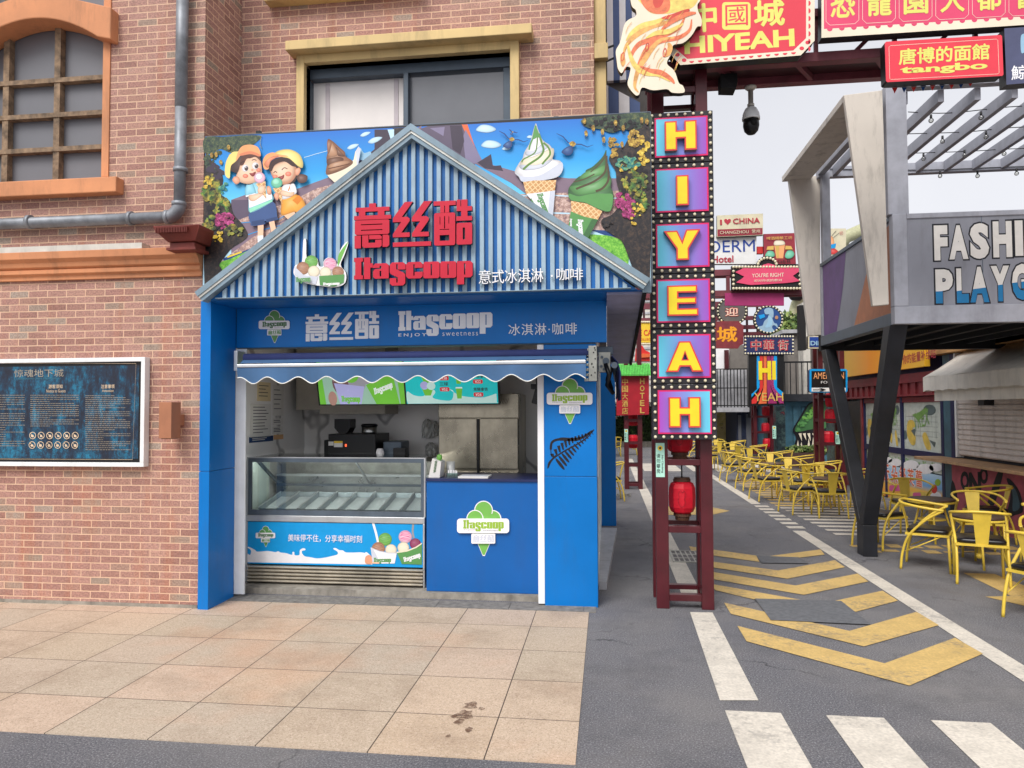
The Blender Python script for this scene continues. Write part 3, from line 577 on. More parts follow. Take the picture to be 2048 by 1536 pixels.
# ------------------------------------------------------------------ traced lettering (y up)
def rr_(x0,y0,x1,y1,r=25): return rrect(x0,y0,x1,y1,r,3)
def flip(shapes): return [[[(x,-y) for x,y in c] for c in sh] for sh in shapes]
YI=flip([[[(358,197),(452,197),(452,252),(640,252),(640,310),(572,310),(572,368),(662,368),(662,424),(148,424),(148,368),(215,368),(215,310),(168,310),(168,252),(358,252)],[(305,312),(305,366),(480,366),(480,312)]],
 [rr_(158,431,640,635),[(245,488),(545,488),(545,501),(245,501)],[(245,566),(545,566),(545,579),(245,579)]],
 [[(155,645),(245,645),(245,825),(155,825)]],[[(262,645),(350,645),(350,752),(445,752),(445,712),(535,712),(535,795),(510,820),(285,820),(262,797)]],[[(360,645),(510,645),(535,668),(535,702),(360,702)]],[[(547,645),(620,645),(640,665),(640,790),(612,815),(547,815)]]])
def zig(d): return [[(855+d,175),(968+d,175),(815+d,385),(895+d,385),(925+d,412),(925+d,442),(808+d,605),(925+d,605),(925+d,668),(690+d,668),(690+d,622),(805+d,455),(690+d,455),(690+d,398)]]
SI=flip([zig(0),zig(266),[[(690,740),(1222,740),(1222,802),(690,802)]]])
KU=flip([[[(1258,160),(1568,160),(1568,222),(1475,222),(1475,324),(1350,324),(1350,222),(1258,222)],[(1407,225),(1418,225),(1418,322),(1407,322)]],
 [rr_(1265,327,1560,785),[(1343,380),(1352,380),(1352,490),(1343,490)],[(1405,375),(1418,375),(1418,548),(1405,548)],[(1467,380),(1476,380),(1476,480),(1467,480)],[(1343,556),(1476,556),(1476,566),(1343,566)],[(1343,640),(1476,640),(1476,720),(1343,720)]],
 [[(1580,150),(1633,150),(1633,246),(1643,246),(1643,150),(1730,150),(1730,246),(1795,246),(1795,310),(1730,310),(1730,385),(1795,385),(1795,447),(1575,447),(1575,385),(1643,385),(1643,310),(1580,310)]],
 [rr_(1578,477,1795,782),[(1665,545),(1696,545),(1696,710),(1665,710)]]])
HAN=YI+SI+KU
WORD=flip([[[(148,925),(272,925),(272,985),(250,985),(250,1190),(272,1190),(272,1250),(148,1250),(148,1190),(165,1190),(165,985),(148,985)]],
 [[(285,920),(375,920),(375,1010),(410,1010),(410,1075),(375,1075),(375,1245),(285,1245)]],
 [[(445,1010),(600,1010),(632,1042),(632,1240),(440,1240),(413,1212),(413,1125),(440,1095),(528,1095),(528,1048),(505,1048),(505,1078),(413,1078),(413,1042)],[(505,1124),(528,1124),(528,1205),(505,1205)]],
 [[(680,995),(832,995),(865,1028),(865,1105),(757,1105),(757,1022),(737,1022),(737,1098),(835,1150),(862,1180),(862,1310),(830,1345),(680,1345),(645,1312),(645,1232),(737,1232),(737,1300),(757,1300),(757,1222),(665,1175),(645,1145),(645,1030)]],
 [[(905,990),(1072,990),(1105,1022),(1105,1080),(992,1080),(992,1025),(975,1025),(975,1195),(992,1195),(992,1140),(1105,1140),(1105,1205),(1072,1238),(905,1238),(872,1205),(872,1022)]],
 [rr_(1113,985,1339,1235,30),[(1216,1022),(1233,1022),(1233,1190),(1216,1190)]],[rr_(1348,980,1572,1230,30),[(1450,1016),(1466,1016),(1466,1186),(1450,1186)]],
 [[(1580,975),(1768,975),(1800,1005),(1800,1190),(1768,1222),(1680,1222),(1680,1325),(1580,1325)],[(1680,1010),(1698,1010),(1698,1180),(1680,1180)]]])
_sm={}
def traced(n):
    if n not in _sm: _sm[n]=shapes_mesh({'han':HAN,'word':WORD}[n])
    return _sm[n]
def letters(name_, shapes, x0,y0,x1,y1, Y, depth, m_, side, parent, group=None):
    """each traced character its own raised part; photo rectangle of the whole word"""
    xs=[x for sh in sum(shapes,[]) for c in sh for x,y in c]; ys=[y for sh in sum(shapes,[]) for c in sh for x,y in c]
    X0,X1,Y0,Y1=min(xs),max(xs),min(ys),max(ys)
    for sh in shapes:
        d=shapes_mesh(sh); a=[v.x for v in d[0]]; b=[v.y for v in d[0]]
        u0,u1=(min(a)-X0)/(X1-X0),(max(a)-X0)/(X1-X0); v0,v1=(min(b)-Y0)/(Y1-Y0),(max(b)-Y0)/(Y1-Y0)
        q=MB(); fitY(q,d,x0+(x1-x0)*u0,y1-(y1-y0)*v1,x0+(x1-x0)*u1,y1-(y1-y0)*v0,Y,depth,m_,side); q.build(name_,parent)
def logo(parent, x0,y0,x1,y1, Y, raised=True, green='p_logo', leaf_='p_green', label_text=True):
    U=lambda a,b:(x0+(x1-x0)*(a-318)/447,y0+(y1-y0)*(b-433)/469)
    T=lambda L:[U(*p) for p in L]
    st=.0012 if raised else .0006
    pc=Pic(Y,step=st)
    def out(L,c,w=7):
        cx=sum(p[0] for p in L)/len(L); cy=sum(p[1] for p in L)/len(L)
        big=[(cx+(p[0]-cx)*(1+w/60),cy+(p[1]-cy)*(1+w/60)) for p in L]
        pc.poly(T(big),'p_white'); pc.poly(T(L),c)
    out([(455,700),(633,700),(552,892),(536,892)],leaf_,6); 
    out(ell(620,585,68,68,24),leaf_); out(ell(543,512,72,74,24),leaf_); pc.poly(T([(560,520),(660,560),(660,640),(500,640)]),leaf_); out(ell(470,585,66,70,24),leaf_)
    pc.mb.build('scoops',parent)
    q=MB(); y=Y-pc.k*st
    def slab(L,d,m_):
        pp=[P(*p,Y) for p in T(L)]; q.prism([(p.x,y-d,p.z) for p in pp],(0,d-.0005,0),m_)
    d=.012 if raised else .001
    slab(rrect(318,580,765,703,26),d,'p_white'); q.build('banner',parent)
    pc2=Pic(y-d); x,yy=U(368,594); xb,yb=U(716,690); pc2.text('',x,yy,xb,yb,green,data=traced('word'))
    a=U(372,674); b_=U(470,685); pc2.text('ENJOY',a[0],a[1],b_[0],b_[1],'p_grey'); a=U(535,676); b_=U(665,688); pc2.text('sweetness',a[0],a[1],b_[0],b_[1],'p_grey'); pc2.mb.build('wordmark',parent)
    q=MB(); d2=.009 if raised else .001
    slab(rrect(440,708,645,793,10),d2,'p_white'); q.build('name_plate',parent)
    pc3=Pic(y-d2); a=U(452,718); b_=U(634,782); pc3.text('',a[0],a[1],b_[0],b_[1],'p_shade' if raised else leaf_,data=traced('han')); pc3.mb.build('characters',parent)
# ------------------------------------------------------------------ ice cream kiosk
GY=5.50; FY=5.97; KX0=-3.285; KX1=-.085
ks=thing('ice_cream_kiosk','blue ice cream kiosk with striped gable roof and open serving hatch','kiosk',(-1.7,6.2,0))
zs=P(600,600,FY).z                     # soffit height
zq=P(430,943,5.56).z; b_=MB(); b_.box(KX0,-3.195,5.56,FY-.002,0,zq-.0015,'blue'); b_.box(KX0,-3.195,5.56,FY-.002,zq+.0015,2.5,'blue'); b_.build('left_pillar',ks,bevel=.003)
b_=MB(); b_.box(-3.194,P(490,1000,FY).x,FY+.0,FY+.016,.03,2.14,'white'); b_.build('left_trim',ks)
cx0=P(1090,1212,6.0).x; b_=MB(); zj=P(1140,953,6).z
b_.box(cx0,KX1,6.0,6.4,.0,zj-.0015,'blue'); b_.box(cx0,KX1,6.0,6.4,zj+.0015,2.14,'blue'); b_.build('right_pillar',ks,bevel=.003)
b_=MB(); b_.box(P(1076,1000,6.0).x,cx0-.001,5.995,6.25,.02,2.139,'white_clean'); b_.build('right_trim',ks)
fz0=P(840,690,FY).z; fz1=P(840,608,FY).z
b_=MB(); b_.box(-3.194,.004,FY,FY+.05,fz0,fz1,'blue'); b_.build('fascia',ks,bevel=.003)
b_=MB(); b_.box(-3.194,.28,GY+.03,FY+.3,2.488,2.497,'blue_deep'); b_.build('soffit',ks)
b_=MB(); b_.box(-3.27,-.10,FY+.051,FY+.2,fz0+.01,fz1,'plaster_dark'); b_.box(-3.19,-.09,FY+.02,FY+.10,2.142,fz0-.001,'alu_dark'); b_.build('head_beam',ks)
# inside
IX0=-3.275; IY1=7.62; IX1=-.10
b_=MB(); b_.box(IX0-.08,IX0,FY+.03,IY1,.04,2.5,'marble'); b_.box(IX0,IX1,IY1,IY1+.06,.04,2.5,'marble'); b_.build('inner_wall',ks)
b_=MB(); b_.box(IX0,IX1,6.18,IY1,-.02,.052,'concrete'); b_.box(-3.19,P(1078,1195,6.1).x,6.12,6.179,-.02,.05,'concrete'); b_.build('step',ks)
b_=MB(); b_.box(IX0-.08,IX1,FY+.21,IY1+.06,2.502,2.54,'ceiling'); b_.build('ceiling',ks)
# side wall: white framed windows, lower blue poster panels
b_=MB()
SX=KX1
b_.box(SX-.05,SX-.002,6.402,6.5,.05,2.4,'white'); b_.box(SX-.05,SX-.001,6.5,10.2,.05,.12,'white'); b_.box(SX-.05,SX-.001,6.5,10.2,1.0,1.08,'white'); b_.box(SX-.05,SX-.001,6.5,10.2,2.05,2.4,'white')
for y in (7.7,8.9,10.1): b_.box(SX-.05,SX,y,y+.08,.121,2.049,'white')
b_.build('side_frame',ks)
b_=MB(); b_.box(SX-.03,SX-.02,6.5,10.1,1.081,2.049,'glass'); b_.build('side_glass',ks)
b_=MB(); b_.box(SX-.03,SX-.02,6.5,10.1,.121,.999,'p_tea'); b_.build('side_poster',ks)
b_=MB(); b_.box(SX-.02,SX+.012,6.35,6.45,1.02,2.06,'white_clean'); b_.build('shutter_box',ks)
b_=MB(); b_.box(-.4,.115,10.2,10.6,0,2.3,'blue'); b_.build('far_pillar',ks,bevel=.004)
b_=MB(); b_.prism([(SX,6.55,0),(SX,6.55,.07),(SX+.07,6.6,.07),(SX+.13,9.4,.07),(SX+.13,9.4,0),(SX+.08,6.5,0)],(0,0.001,0),'slab_grey')
b_=MB(); b_.raw([(SX,6.6,.07),(SX+.07,6.6,.07),(SX+.2,9.6,.07),(SX,9.6,.07),(SX,6.6,-.02),(SX+.07,6.6,-.02),(SX+.2,9.6,-.02),(SX,9.6,-.02)],[(0,1,2,3),(4,5,1,0),(5,6,2,1),(6,7,3,2)],'slab_grey'); b_.build('side_step',ks)
# side eave: sloping grey soffit panels with a dark edge
b_=MB(); n_=5
for k in range(n_):
    y0=GY+.05+(8.8-GY)*k/n_; y1=GY+.05+(8.8-GY)*(k+1)/n_-.012; z0=2.47-.32*k/n_; z1=2.47-.32*(k+1)/n_
    b_.raw([(.006,y0,z0),(.27,y0,z0),(.27,y1,z1),(.006,y1,z1),(.006,y0,z0+.03),(.27,y0,z0+.03),(.27,y1,z1+.03),(.006,y1,z1+.03)],[(0,1,2,3),(7,6,5,4),(0,4,5,1),(3,2,6,7),(1,5,6,2),(0,3,7,4)],'eave_panel')
mat('eave_panel',(146,146,176),.45,var=.12,dirt=.2)
b_.build('eave_soffit',ks)
b_=MB(); b_.bar((.285,GY,2.49),(.285,8.86,2.16),.03,.06,'rubber'); b_.build('eave_edge',ks)
b_=MB(); b_.box(-.09,.0,6.42,10.2,2.41,2.48,'plaster_dark'); b_.build('side_head',ks)
# gable: dark sheet, pale ribs, mouldings
ap=P(828,262,GY); bl=P(420,592,GY); br=P(1275,568,GY); zb=bl.z; 
zb=P(850,590,GY).z
b_=MB(); b_.prism([(bl.x,GY,zb),(br.x,GY,zb),(ap.x,GY,ap.z)],(0,.03,0),'blue_rib'); b_.build('gable_sheet',ks)
b_=MB(); pit=.0676; x=bl.x+.05
def roofz(x):
    t=(x-bl.x)/(ap.x-bl.x) if x<ap.x else (br.x-x)/(br.x-ap.x); return zb+t*(ap.z-zb)
while x<br.x-.04:
    za=roofz(x)-.02; zc_=roofz(x+.034)-.02
    if min(za,zc_)>zb+.03: b_.prism([(x,GY-.022,zb+.01),(x+.034,GY-.022,zb+.01),(x+.034,GY-.022,zc_),(x,GY-.022,za)],(0,.0215,0),'rib_pale')
    x+=pit
b_.build('gable_ribs',ks,bevel=.003)
b_=MB(); q0=P(430,596,GY-.04); q1=P(1262,571,GY-.04); b_.box(q0.x,q1.x,GY-.045,GY+.03,2.50,zb+.012,'trim_grey'); b_.build('base_moulding',ks,bevel=.004)
def rake(a,b,nm):
    a=Vector(a); b=Vector(b)
    d=(b-a).normalized(); n=Vector((-d.z,0,d.x)); n=n if n.z>0 else -n
    q=MB()
    for o0,o1,yy,m_ in ((-.004,.026,.075,'trim_grey'),(.0262,.042,.085,'trim_white'),(.0422,.085,.095,'trim_grey')):
        A=a+n*o0;B=b+n*o0;C=b+n*o1;D=a+n*o1
        # mitre at the apex
        for v_ in (B,C):
            pass
        def cut(p0,p1):   # stop on the vertical through the apex
            t=(ap.x-p0.x)/(p1.x-p0.x); return p0+(p1-p0)*t
        B=cut(A,B); C=cut(D,C)
        q.prism([(p.x,GY-yy,p.z) for p in (A,B,C,D)],(0,yy+.02,0),m_)
    q.build(nm,ks)
bl2=P(404,597,GY-.07); br2=P(1287,572,GY-.07); ap2=P(828,275,GY-.07)
rake((bl2.x,0,bl2.z-.02),(ap.x,0,ap2.z),'rake_board'); rake((br2.x,0,br2.z-.02),(ap.x-.0,0,ap2.z),'rake_board')
b_=MB(); b_.box(.27,.335,GY-.02,GY+.04,2.47,2.58,'trim_grey'); b_.build('end_cap',ks)
# ------------------------------------------------------------------ gable signs
sg=thing('shop_sign','big red raised characters over red latin lettering on the striped gable','sign letters',(-1.4,GY-.02,3))
for nm,sh in (('c',HAN),):
    letters('character',[YI,SI,KU],711,404,946,499,GY-.06,.035,'red_letter','black',sg)
letters('letter',[[s_] for s_ in WORD],711,517,947,573,GY-.06,.035,'red_letter','black',sg)
for px,py in ((740,440),(830,450),(915,450),(735,540),(820,545),(925,545)): p=P(px,py,GY-.03); b_=MB(); b_.box(p.x-.008,p.x+.008,GY-.061,GY-.021,p.z-.008,p.z+.008,'black'); b_.build('fixing_stud',sg)
s2=thing('shop_sign','small white raised characters at the lower right of the striped gable','sign letters',(-.7,GY-.02,2.6))
for k,ch in enumerate('意式冰淇淋·咖啡'):
    x0=958+26.1*k; 
    if ch=='·': box=(1102,550.5,1106,555)
    else: box=(x0,541-.9*k,x0+25,569-.9*k)
    if k>5: x0=1113+27.5*(k-6); box=(x0,537,x0+26,562)
    q=MB(); fitY(q,text_mesh(ch,.012),*box,GY-.04,.018,'white_clean','grey_edge'); q.build('character',s2)
# cut-out ice cream cups
cu=thing('cutout_sign','cut-out of two ice cream tubs with spoons on the striped gable','cut-out sign',(-2.2,GY-.03,2.7))
Z6=lambda L:[(400+x*.26048,220+y*.26048) for x,y in L]
b_=MB(); outl=Z6(spl([(795,995),(815,1000),(818,1130),(850,1115),(900,1140),(912,1195),(945,1200),(950,1160),(985,1132),(1035,1150),(1055,1180),(1075,1080),(1120,1015),(1138,1025),(1110,1110),(1080,1190),(1120,1250),(1112,1330),(1030,1362),(925,1350),(890,1345),(800,1325),(722,1265),(730,1195),(770,1180),(785,1150),(790,1050)],4))
pp=[P(a,b,GY-.05) for a,b in outl]; b_.prism([(p.x,GY-.05,p.z) for p in pp],(0,.028,0),'p_white','black'); b_.build('board',cu)
pc=Pic(GY-.0502)
Zs=lambda L:Z6(spl(L,5))
pc.poly(Zs([(800,1005),(812,1005),(806,1150),(790,1165)]),'p_white'); pc.poly(Zs([(1125,1025),(1132,1030),(1070,1180),(1058,1195),(1065,1110)]),'p_green')
def scoop(cx,cy,r,a,b_,zf=Z6):
    pc.soft(zf(ell(cx,cy,r,r*.98,24)),b_ if b_ not in('p_white',) else 'p_cream')
    for k in range(7): pc.line(zf(ell(cx+random.uniform(-.1,.1)*r,cy+r*(.2*k-.55),r*(.8-.06*abs(k-3)),r*.22,8,random.uniform(-12,12),200,340)),r*.014,a); pc.k-=.8
scoop(855,1165,50,'p_green2','p_green'); scoop(790,1215,50,'p_brown','p_choc3'); scoop(875,1240,46,'p_cream','p_white'); scoop(1000,1183,50,'p_pinkscoop','p_pinkice'); scoop(1060,1245,45,'p_brown','p_choc3'); scoop(965,1250,46,'p_cream','p_white')
pc.poly(Z6([(726,1200),(800,1270),(908,1280),(890,1340),(800,1320),(728,1265)]),'p_shade'); pc.poly(Z6([(915,1275),(1110,1262),(1105,1325),(1030,1358),(922,1345)]),'p_green2')
pc.mb.build('print',cu)
p_=Pic(GY-.052-.02); p_.text('',*Z6([(738,1283)])[0],*Z6([(848,1333)])[0],'p_green2',data=traced('word')); p_.text('',*Z6([(945,1325)])[0],*Z6([(1072,1353)])[0],'p_white',data=traced('word')); p_.mb.build('lettering',cu)
# fascia print
fs=thing('fascia_sign','white lettering and green cone emblem on the blue fascia above the awning','sign letters',(-1.6,FY-.01,2.3))
logo(fs,518,621,580,686,FY-.0015,False,'p_green3','p_green2')
def flatsign(data,box,m_,name='lettering'):
    q=MB(); fitY(q,data,*box,FY-.004,.0025,m_); return q.build(name,fs)
mat('fascia_white',(246,248,254),.45,var=.03)
flatsign(traced('han'),(611,625,758,683),'fascia_white','characters'); flatsign(traced('word'),(797,622,985,673),'fascia_white'); flatsign(text_mesh('E N J O Y',.015),(797,667,853,675),'fascia_white'); flatsign(text_mesh('sweetness',-.006,1.25),(885,664,956,672),'fascia_white'); flatsign(text_mesh('冰淇淋·咖啡',.006,1.12),(1017,648,1154,671),'fascia_white','characters')
# column signs
l1=thing('logo_sign','raised green and white ice cream cone emblem on the right blue pillar','logo sign',(-.3,5.98,1.8)); logo(l1,1094,757,1185,848,5.999)
fe=thing('fern_sticker','black fern frond sticker on the right blue pillar','sticker',(-.3,5.99,1.4))
pc=Pic(5.9985); Zc=lambda L:[(840+x*.2344,600+y*.2344) for x,y in L]
pc.line(Zc(spl([(1090,1435),(1130,1360),(1230,1290),(1340,1230),(1430,1170),(1485,1108)],6,False)),[1.6]+[2.8]*24+[1]*6,'p_dark')
pc.poly(Zc(spl([(1088,1440),(1096,1385),(1160,1320),(1150,1345),(1110,1390)],4)),'p_dark')
for k in range(13):
    t=k/12; x=1150+320*t; y=1345-205*t-20*math.sin(t*3); l=(110*(1-t)**1.1+14); wd=9.5*(1-t)+3
    pc.poly(Zc(ell(x+l*.36,y+l*.44,l*.50,wd*1.05,14,52-8*t)),'p_dark'); pc.k-=1
    u=(t); yt=1190-12*math.sin(u*3)-(70*u**2.2)+30*(1-u)**4*4; xx=1122+345*u
    pc.poly(Zc([(xx-9*(1-t)-4,yt+4),(xx+11*(1-t)+6,yt),(xx+21*(1-t)+5,yt+(y-yt)*.96),(xx+12*(1-t)-2,yt+(y-yt)*.97)]),'p_dark'); pc.k-=1
pc.line(Zc(spl([(1122,1335),(1116,1270),(1130,1210),(1200,1187),(1320,1190),(1400,1165),(1460,1125),(1485,1105)],6,False)),[1.4]*6+[4.6]*12+[6.4]*10+[5]*10+[2]*6,'p_dark')
pc.mb.build('frond',fe)
# ------------------------------------------------------------------ counter
cn=thing('service_counter','dark blue serving counter with emblem between freezer and right pillar','counter',(-1.05,6.2,.05))
c0=P(853,1187,6.17); c1=P(1083,1195,6.17); ct=P(960,958,6.17).z
b_=MB(); b_.box(c0.x,c1.x-.012,6.17,6.75,.052,ct-.02,'blue_deep'); b_.build('body',cn,bevel=.003)
b_=MB(); b_.box(c0.x-.005,c1.x-.012,6.155,6.78,ct-.0195,ct,'navy'); b_.build('top',cn)
l2=thing('logo_sign','raised green and white ice cream cone emblem on the dark blue counter','logo sign',(-1,6.16,.6)); logo(l2,915,1002,1019,1112,6.1695)
# on the counter
bx=thing('cup_box','white carton with a green striped paper cup on the counter','carton',(-1.45,6.3,ct))
p0=P(860,958,6.3); p1=P(884,918,6.3); b_=MB(); b_.prism([(p0.x,6.24,ct+.001),(p0.x+.10,6.24,ct+.001),(p0.x+.115,6.24,p1.z-.02),(p0.x+.035,6.24,p1.z+.01)],(0,.16,0),'paper'); b_.build('carton',bx,bevel=.002)
b_=MB(); b_.lathe((p0.x+.085,6.30,p1.z-.015),[(.012,0),(.022,.005),(.026,.03),(.02,.05),(.006,.058)],'p_green',12); b_.build('cup',bx)
b_=MB()
for k in range(8): b_.bar((p0.x+.045+.002*k,6.236,ct+.05+.013*k),(p0.x+.066+.002*k,6.236,ct+.058+.013*k),.003,.006,'p_green3')
b_.build('stripes',bx)
b_=MB()
cf=thing('cup_stack','stack of clear plastic cups behind the white carton','cups',(-1.4,6.4,ct)); 
b_.lathe((p0.x+.16,6.42,ct+.001),[(.03,0),(.035,.02),(.034,.021),(.037,.05),(.036,.051),(.039,.09),(.038,.091),(.04,.13)],'clear_bag',14); b_.build('cups',cf)
st=thing('straw_holder','clear holder full of white straws on the counter','straw holder',(-1.3,6.3,ct)); q0=P(905,958,6.3); b_=MB()
for k in range(14): x=q0.x-.035+.006*k; b_.tube([(x,6.28+.02*(k%3),ct+.002),(x+random.uniform(-.008,.008),6.28+.02*(k%3),ct+.055+random.uniform(0,.012))],.0035,'p_white',6)
b_.build('straws',st); b_=MB(); b_.box(q0.x-.045,q0.x+.055,6.262,6.266,ct+.001,ct+.04,'glass_green'); b_.build('holder',st)
tr=thing('paper_tray','flat white tray lying on the counter','tray',(-1.15,6.25,ct)); q0=P(918,958,6.25); q1=P(978,954,6.25); b_=MB(); b_.box(q0.x,q1.x,6.2,6.4,ct+.001,ct+.018,'paper'); b_.build('tray',tr,bevel=.002); b_=MB(); b_.box(q0.x+.02,q1.x-.02,6.22,6.38,ct+.0185,ct+.02,'p_shade'); b_.build('sheet',tr)
# ------------------------------------------------------------------ display freezer
fz=thing('display_freezer','glass topped ice cream display freezer with blue printed front and steel louvres','display freezer',(-2.4,6.3,.055))
Yf=6.26; fx0=P(493,1080,Yf).x; fx1=P(849,1080,Yf).x; Z=lambda y:P(670,y,Yf).z
z_lv0,z_pr0,z_pr1,z_gl0,z_gl1=Z(1176),Z(1131),Z(1046),Z(1032),Z(917)
b_=MB(); b_.box(fx0,fx0+.012,Yf,Yf+.55,.056,z_gl0,'alu'); b_.box(fx1-.012,fx1,Yf,Yf+.55,.056,z_gl0,'alu'); b_.box(fx0+.0125,fx1-.0125,Yf+.05,Yf+.54,.058,z_pr0+.2,'black_matt'); b_.build('cabinet',fz)
b_=MB(); b_.box(fx0+.013,fx1-.013,Yf-.004,Yf+.03,z_pr0,z_pr1,'p_cyan'); b_.build('front_panel',fz,bevel=.002)
b_=MB(); b_.box(fx0-.004,fx0+.0125,Yf-.01,Yf+.03,z_pr0-.01,z_pr1+.005,'alu'); b_.box(fx1-.0125,fx1+.004,Yf-.01,Yf+.03,z_pr0-.01,z_pr1+.005,'alu'); b_.box(fx0-.004,fx1+.004,Yf-.012,Yf+.4,z_pr1+.006,z_gl0-.002,'alu'); b_.build('trim',fz,bevel=.003)
mat('louvre_steel',(214,206,190),.38,.55,var=.22,scale=2.2,dirt=.3)
dz=(z_pr0-.075)/5
for k in range(5):
    z=.07+dz*k; b_=MB(); pf=[(-.004,.0),(-.014,.22),(-.016,.40),(-.008,.55),(.01,.64),(.04,.68),(.04,.0)]; b_.prism([(fx0+.013,Yf+y,z+dz*v) for y,v in pf],(fx1-fx0-.026,0,0),'louvre_steel'); b_.build('louvre_slat',fz)
# printed front
pr=Pic(Yf-.0045); Zf=lambda L:[(480+x*.18555,1030+y*.18555) for x,y in L]
pr.poly(Zf(spl([(80,420),(110,430),(118,380),(80,350),(100,345),(160,375),(190,395),(300,388),(380,400),(410,390),(440,405),(500,412),(560,430),(566,400),(585,400),(590,432),(640,430),(645,380),(680,358),(705,365),(700,380),(672,385),(668,410),(700,445),(760,455),(830,468),(920,458),(1000,440),(1050,425),(1050,395),(1005,365),(1030,355),(1070,378),(1110,382),(1140,402),(1220,405),(1300,402),(1345,408),(1360,398),(1395,425),(1420,460),(1425,531),(1400,533),(1100,527),(700,520),(300,513),(84,509),(80,500)],3)),'p_white')
pr.line(Zf([(1432,78),(1465,190),(1490,300)]),4.5,'p_white'); pr.line(Zf([(1868,85),(1860,180),(1872,250)]),4,'p_grey')
pc=pr
def zf2(L): return Zf(L)
scoop(1565,262,72,'p_green2','p_green',Zf); scoop(1492,362,72,'p_brown','p_choc3',Zf); scoop(1628,375,62,'p_cream','p_white',Zf); scoop(1782,235,72,'p_pinkscoop','p_pinkice',Zf); scoop(1890,310,60,'p_brown','p_mag',Zf); scoop(1762,352,64,'p_cream','p_white',Zf)
pr.poly(Zf(spl([(1352,455),(1390,430),(1420,450),(1425,520),(1355,520)],4)),'p_skin2'); pr.poly(Zf([(1410,350),(1500,385),(1600,405),(1692,408),(1668,522),(1512,522)] ),'p_white'); pr.poly(Zf([(1410,350),(1430,352),(1520,522),(1430,520)]),'p_shade'); pr.line(Zf([(1410,352),(1500,388),(1600,408),(1692,410)]),1.6,'p_shade')
pr.poly(Zf(spl([(1420,518),(1440,505),(1500,505),(1512,522),(1440,523)],4)),'p_skin')
pr.poly(Zf([(1690,400),(1800,385),(1900,345),(1962,300),(1962,535),(1790,528),(1745,528)]),'p_green2'); pr.line(Zf([(1690,402),(1800,387),(1900,347),(1962,304)]),2.5,'p_cream')
pr.text('',*Zf([(1443,460)])[0],*Zf([(1628,522)])[0],'p_green2',data=traced('word'))
for k in range(1):
    d=traced('word'); pr.k+=1; bl_=Zf([(1775,520)])[0]; br_=Zf([(1955,470)])[0]; tl_=Zf([(1760,455)])[0]
    yv=pr.Y-pr.k*pr.step; V=[Vector((p.x,yv,p.z)) for p in (P(*q,pr.Y) for q in (bl_,br_,tl_))]; fit(pr.mb,d,*V,.0004,'p_white')
pr.text('美味停不住，分享幸福时刻',576,1068,724,1083,'p_white',.004)
pr.mb.build('print',fz)
lg=bpy.data.objects.new('emblem',None); COL.objects.link(lg); lg.parent=fz
logo(fz,512,1052,551,1094,Yf-.0045,False,'p_green3','p_green2')
bpy.data.objects.remove(lg)
mat('milky',(206,220,212),.15,var=.06,scale=3,spec=.7)
# glass case
gx0,gx1=fx0+.01,fx1-.005; gy1=Yf+.62; fr=.028
b_=MB(); b_.box(gx0,gx0+fr,Yf+.002,Yf+.03,z_gl0,z_gl1,'alu_dark'); b_.box(gx1-fr,gx1,Yf+.002,Yf+.03,z_gl0,z_gl1,'alu_dark'); b_.box(gx0+fr,gx1-fr,Yf+.002,Yf+.03,z_gl1-.035,z_gl1,'alu_dark'); b_.box(gx0+fr,gx1-fr,Yf+.002,Yf+.03,z_gl0,z_gl0+.045,'alu_dark')
b_.box(gx0-.012,gx0-.001,Yf-.004,Yf+.035,z_gl0,z_gl1+.01,'alu'); b_.box(gx1+.001,gx1+.014,Yf-.004,Yf+.035,z_gl0,z_gl1+.01,'alu'); b_.box(gx0,gx1,Yf-.002,Yf+.04,z_gl1+.001,z_gl1+.01,'alu'); b_.build('glass_frame',fz)
b_=MB(); b_.box(gx0+fr,gx1-fr,Yf+.012,Yf+.016,z_gl0+.045,z_gl1-.035,'glass'); b_.build('front_glass',fz)
b_=MB(); b_.box(gx0+.004,gx0+.009,Yf+.03,gy1-.22,z_gl0,z_gl1-.02,'milky'); b_.box(gx0+.005,gx0+.0085,gy1-.22,gy1,z_gl0,z_gl0+.1,'milky'); b_.build('side_glass',fz)
b_=MB(); b_.box(gx0,gx1,Yf+.041,gy1,z_gl1+.001,z_gl1+.007,'glass'); b_.build('top_glass',fz)
b_=MB(); b_.bar((gx0+.02,Yf+.1,z_gl1-.01),(gx0+.02,gy1,z_gl0+.2),.02,.03,'alu_dark'); b_.build('sliding_rail',fz); b_=MB(); b_.bar((gx0+.95,Yf+.12,z_gl1-.01),(gx0+.95,gy1,z_gl0+.2),.014,.014,'alu'); b_.build('sliding_rail',fz)
mat('led_strip',(250,246,236),.4,emit=20); b_=MB(); b_.box(gx0+fr+.02,gx1-fr-.02,Yf+.04,Yf+.055,z_gl1-.03,z_gl1-.022,'led_strip'); b_.build('light_strip',fz)
zt0,zt1=z_gl0+.05,z_gl0+.15; yt0,yt1=Yf+.06,gy1-.08
b_=MB(); b_.box(gx0,gx1,gy1-.05,gy1-.02,z_gl0,z_gl0+.235,'steel'); b_.box(gx0+.002,gx1-.002,gy1-.066,gy1-.051,z_gl0+.205,z_gl0+.228,'alu_dark'); b_.box(gx0,gx1,gy1-.075,gy1-.01,z_gl0+.30,z_gl0+.322,'alu'); b_.box(gx0,gx1,gy1-.04,gy1-.015,z_gl0+.236,z_gl0+.299,'steel'); b_.build('back_rail',fz)
b_=MB(); b_.raw([(gx0+.01,Yf+.04,zt0-.06),(gx1-.01,Yf+.04,zt0-.06),(gx1-.01,gy1-.06,zt1-.06),(gx0+.01,gy1-.06,zt1-.06)],[(0,1,2,3)],'alu'); b_.build('well_floor',fz)
mat('pan_side',(150,160,164),.3,.6,var=.1)
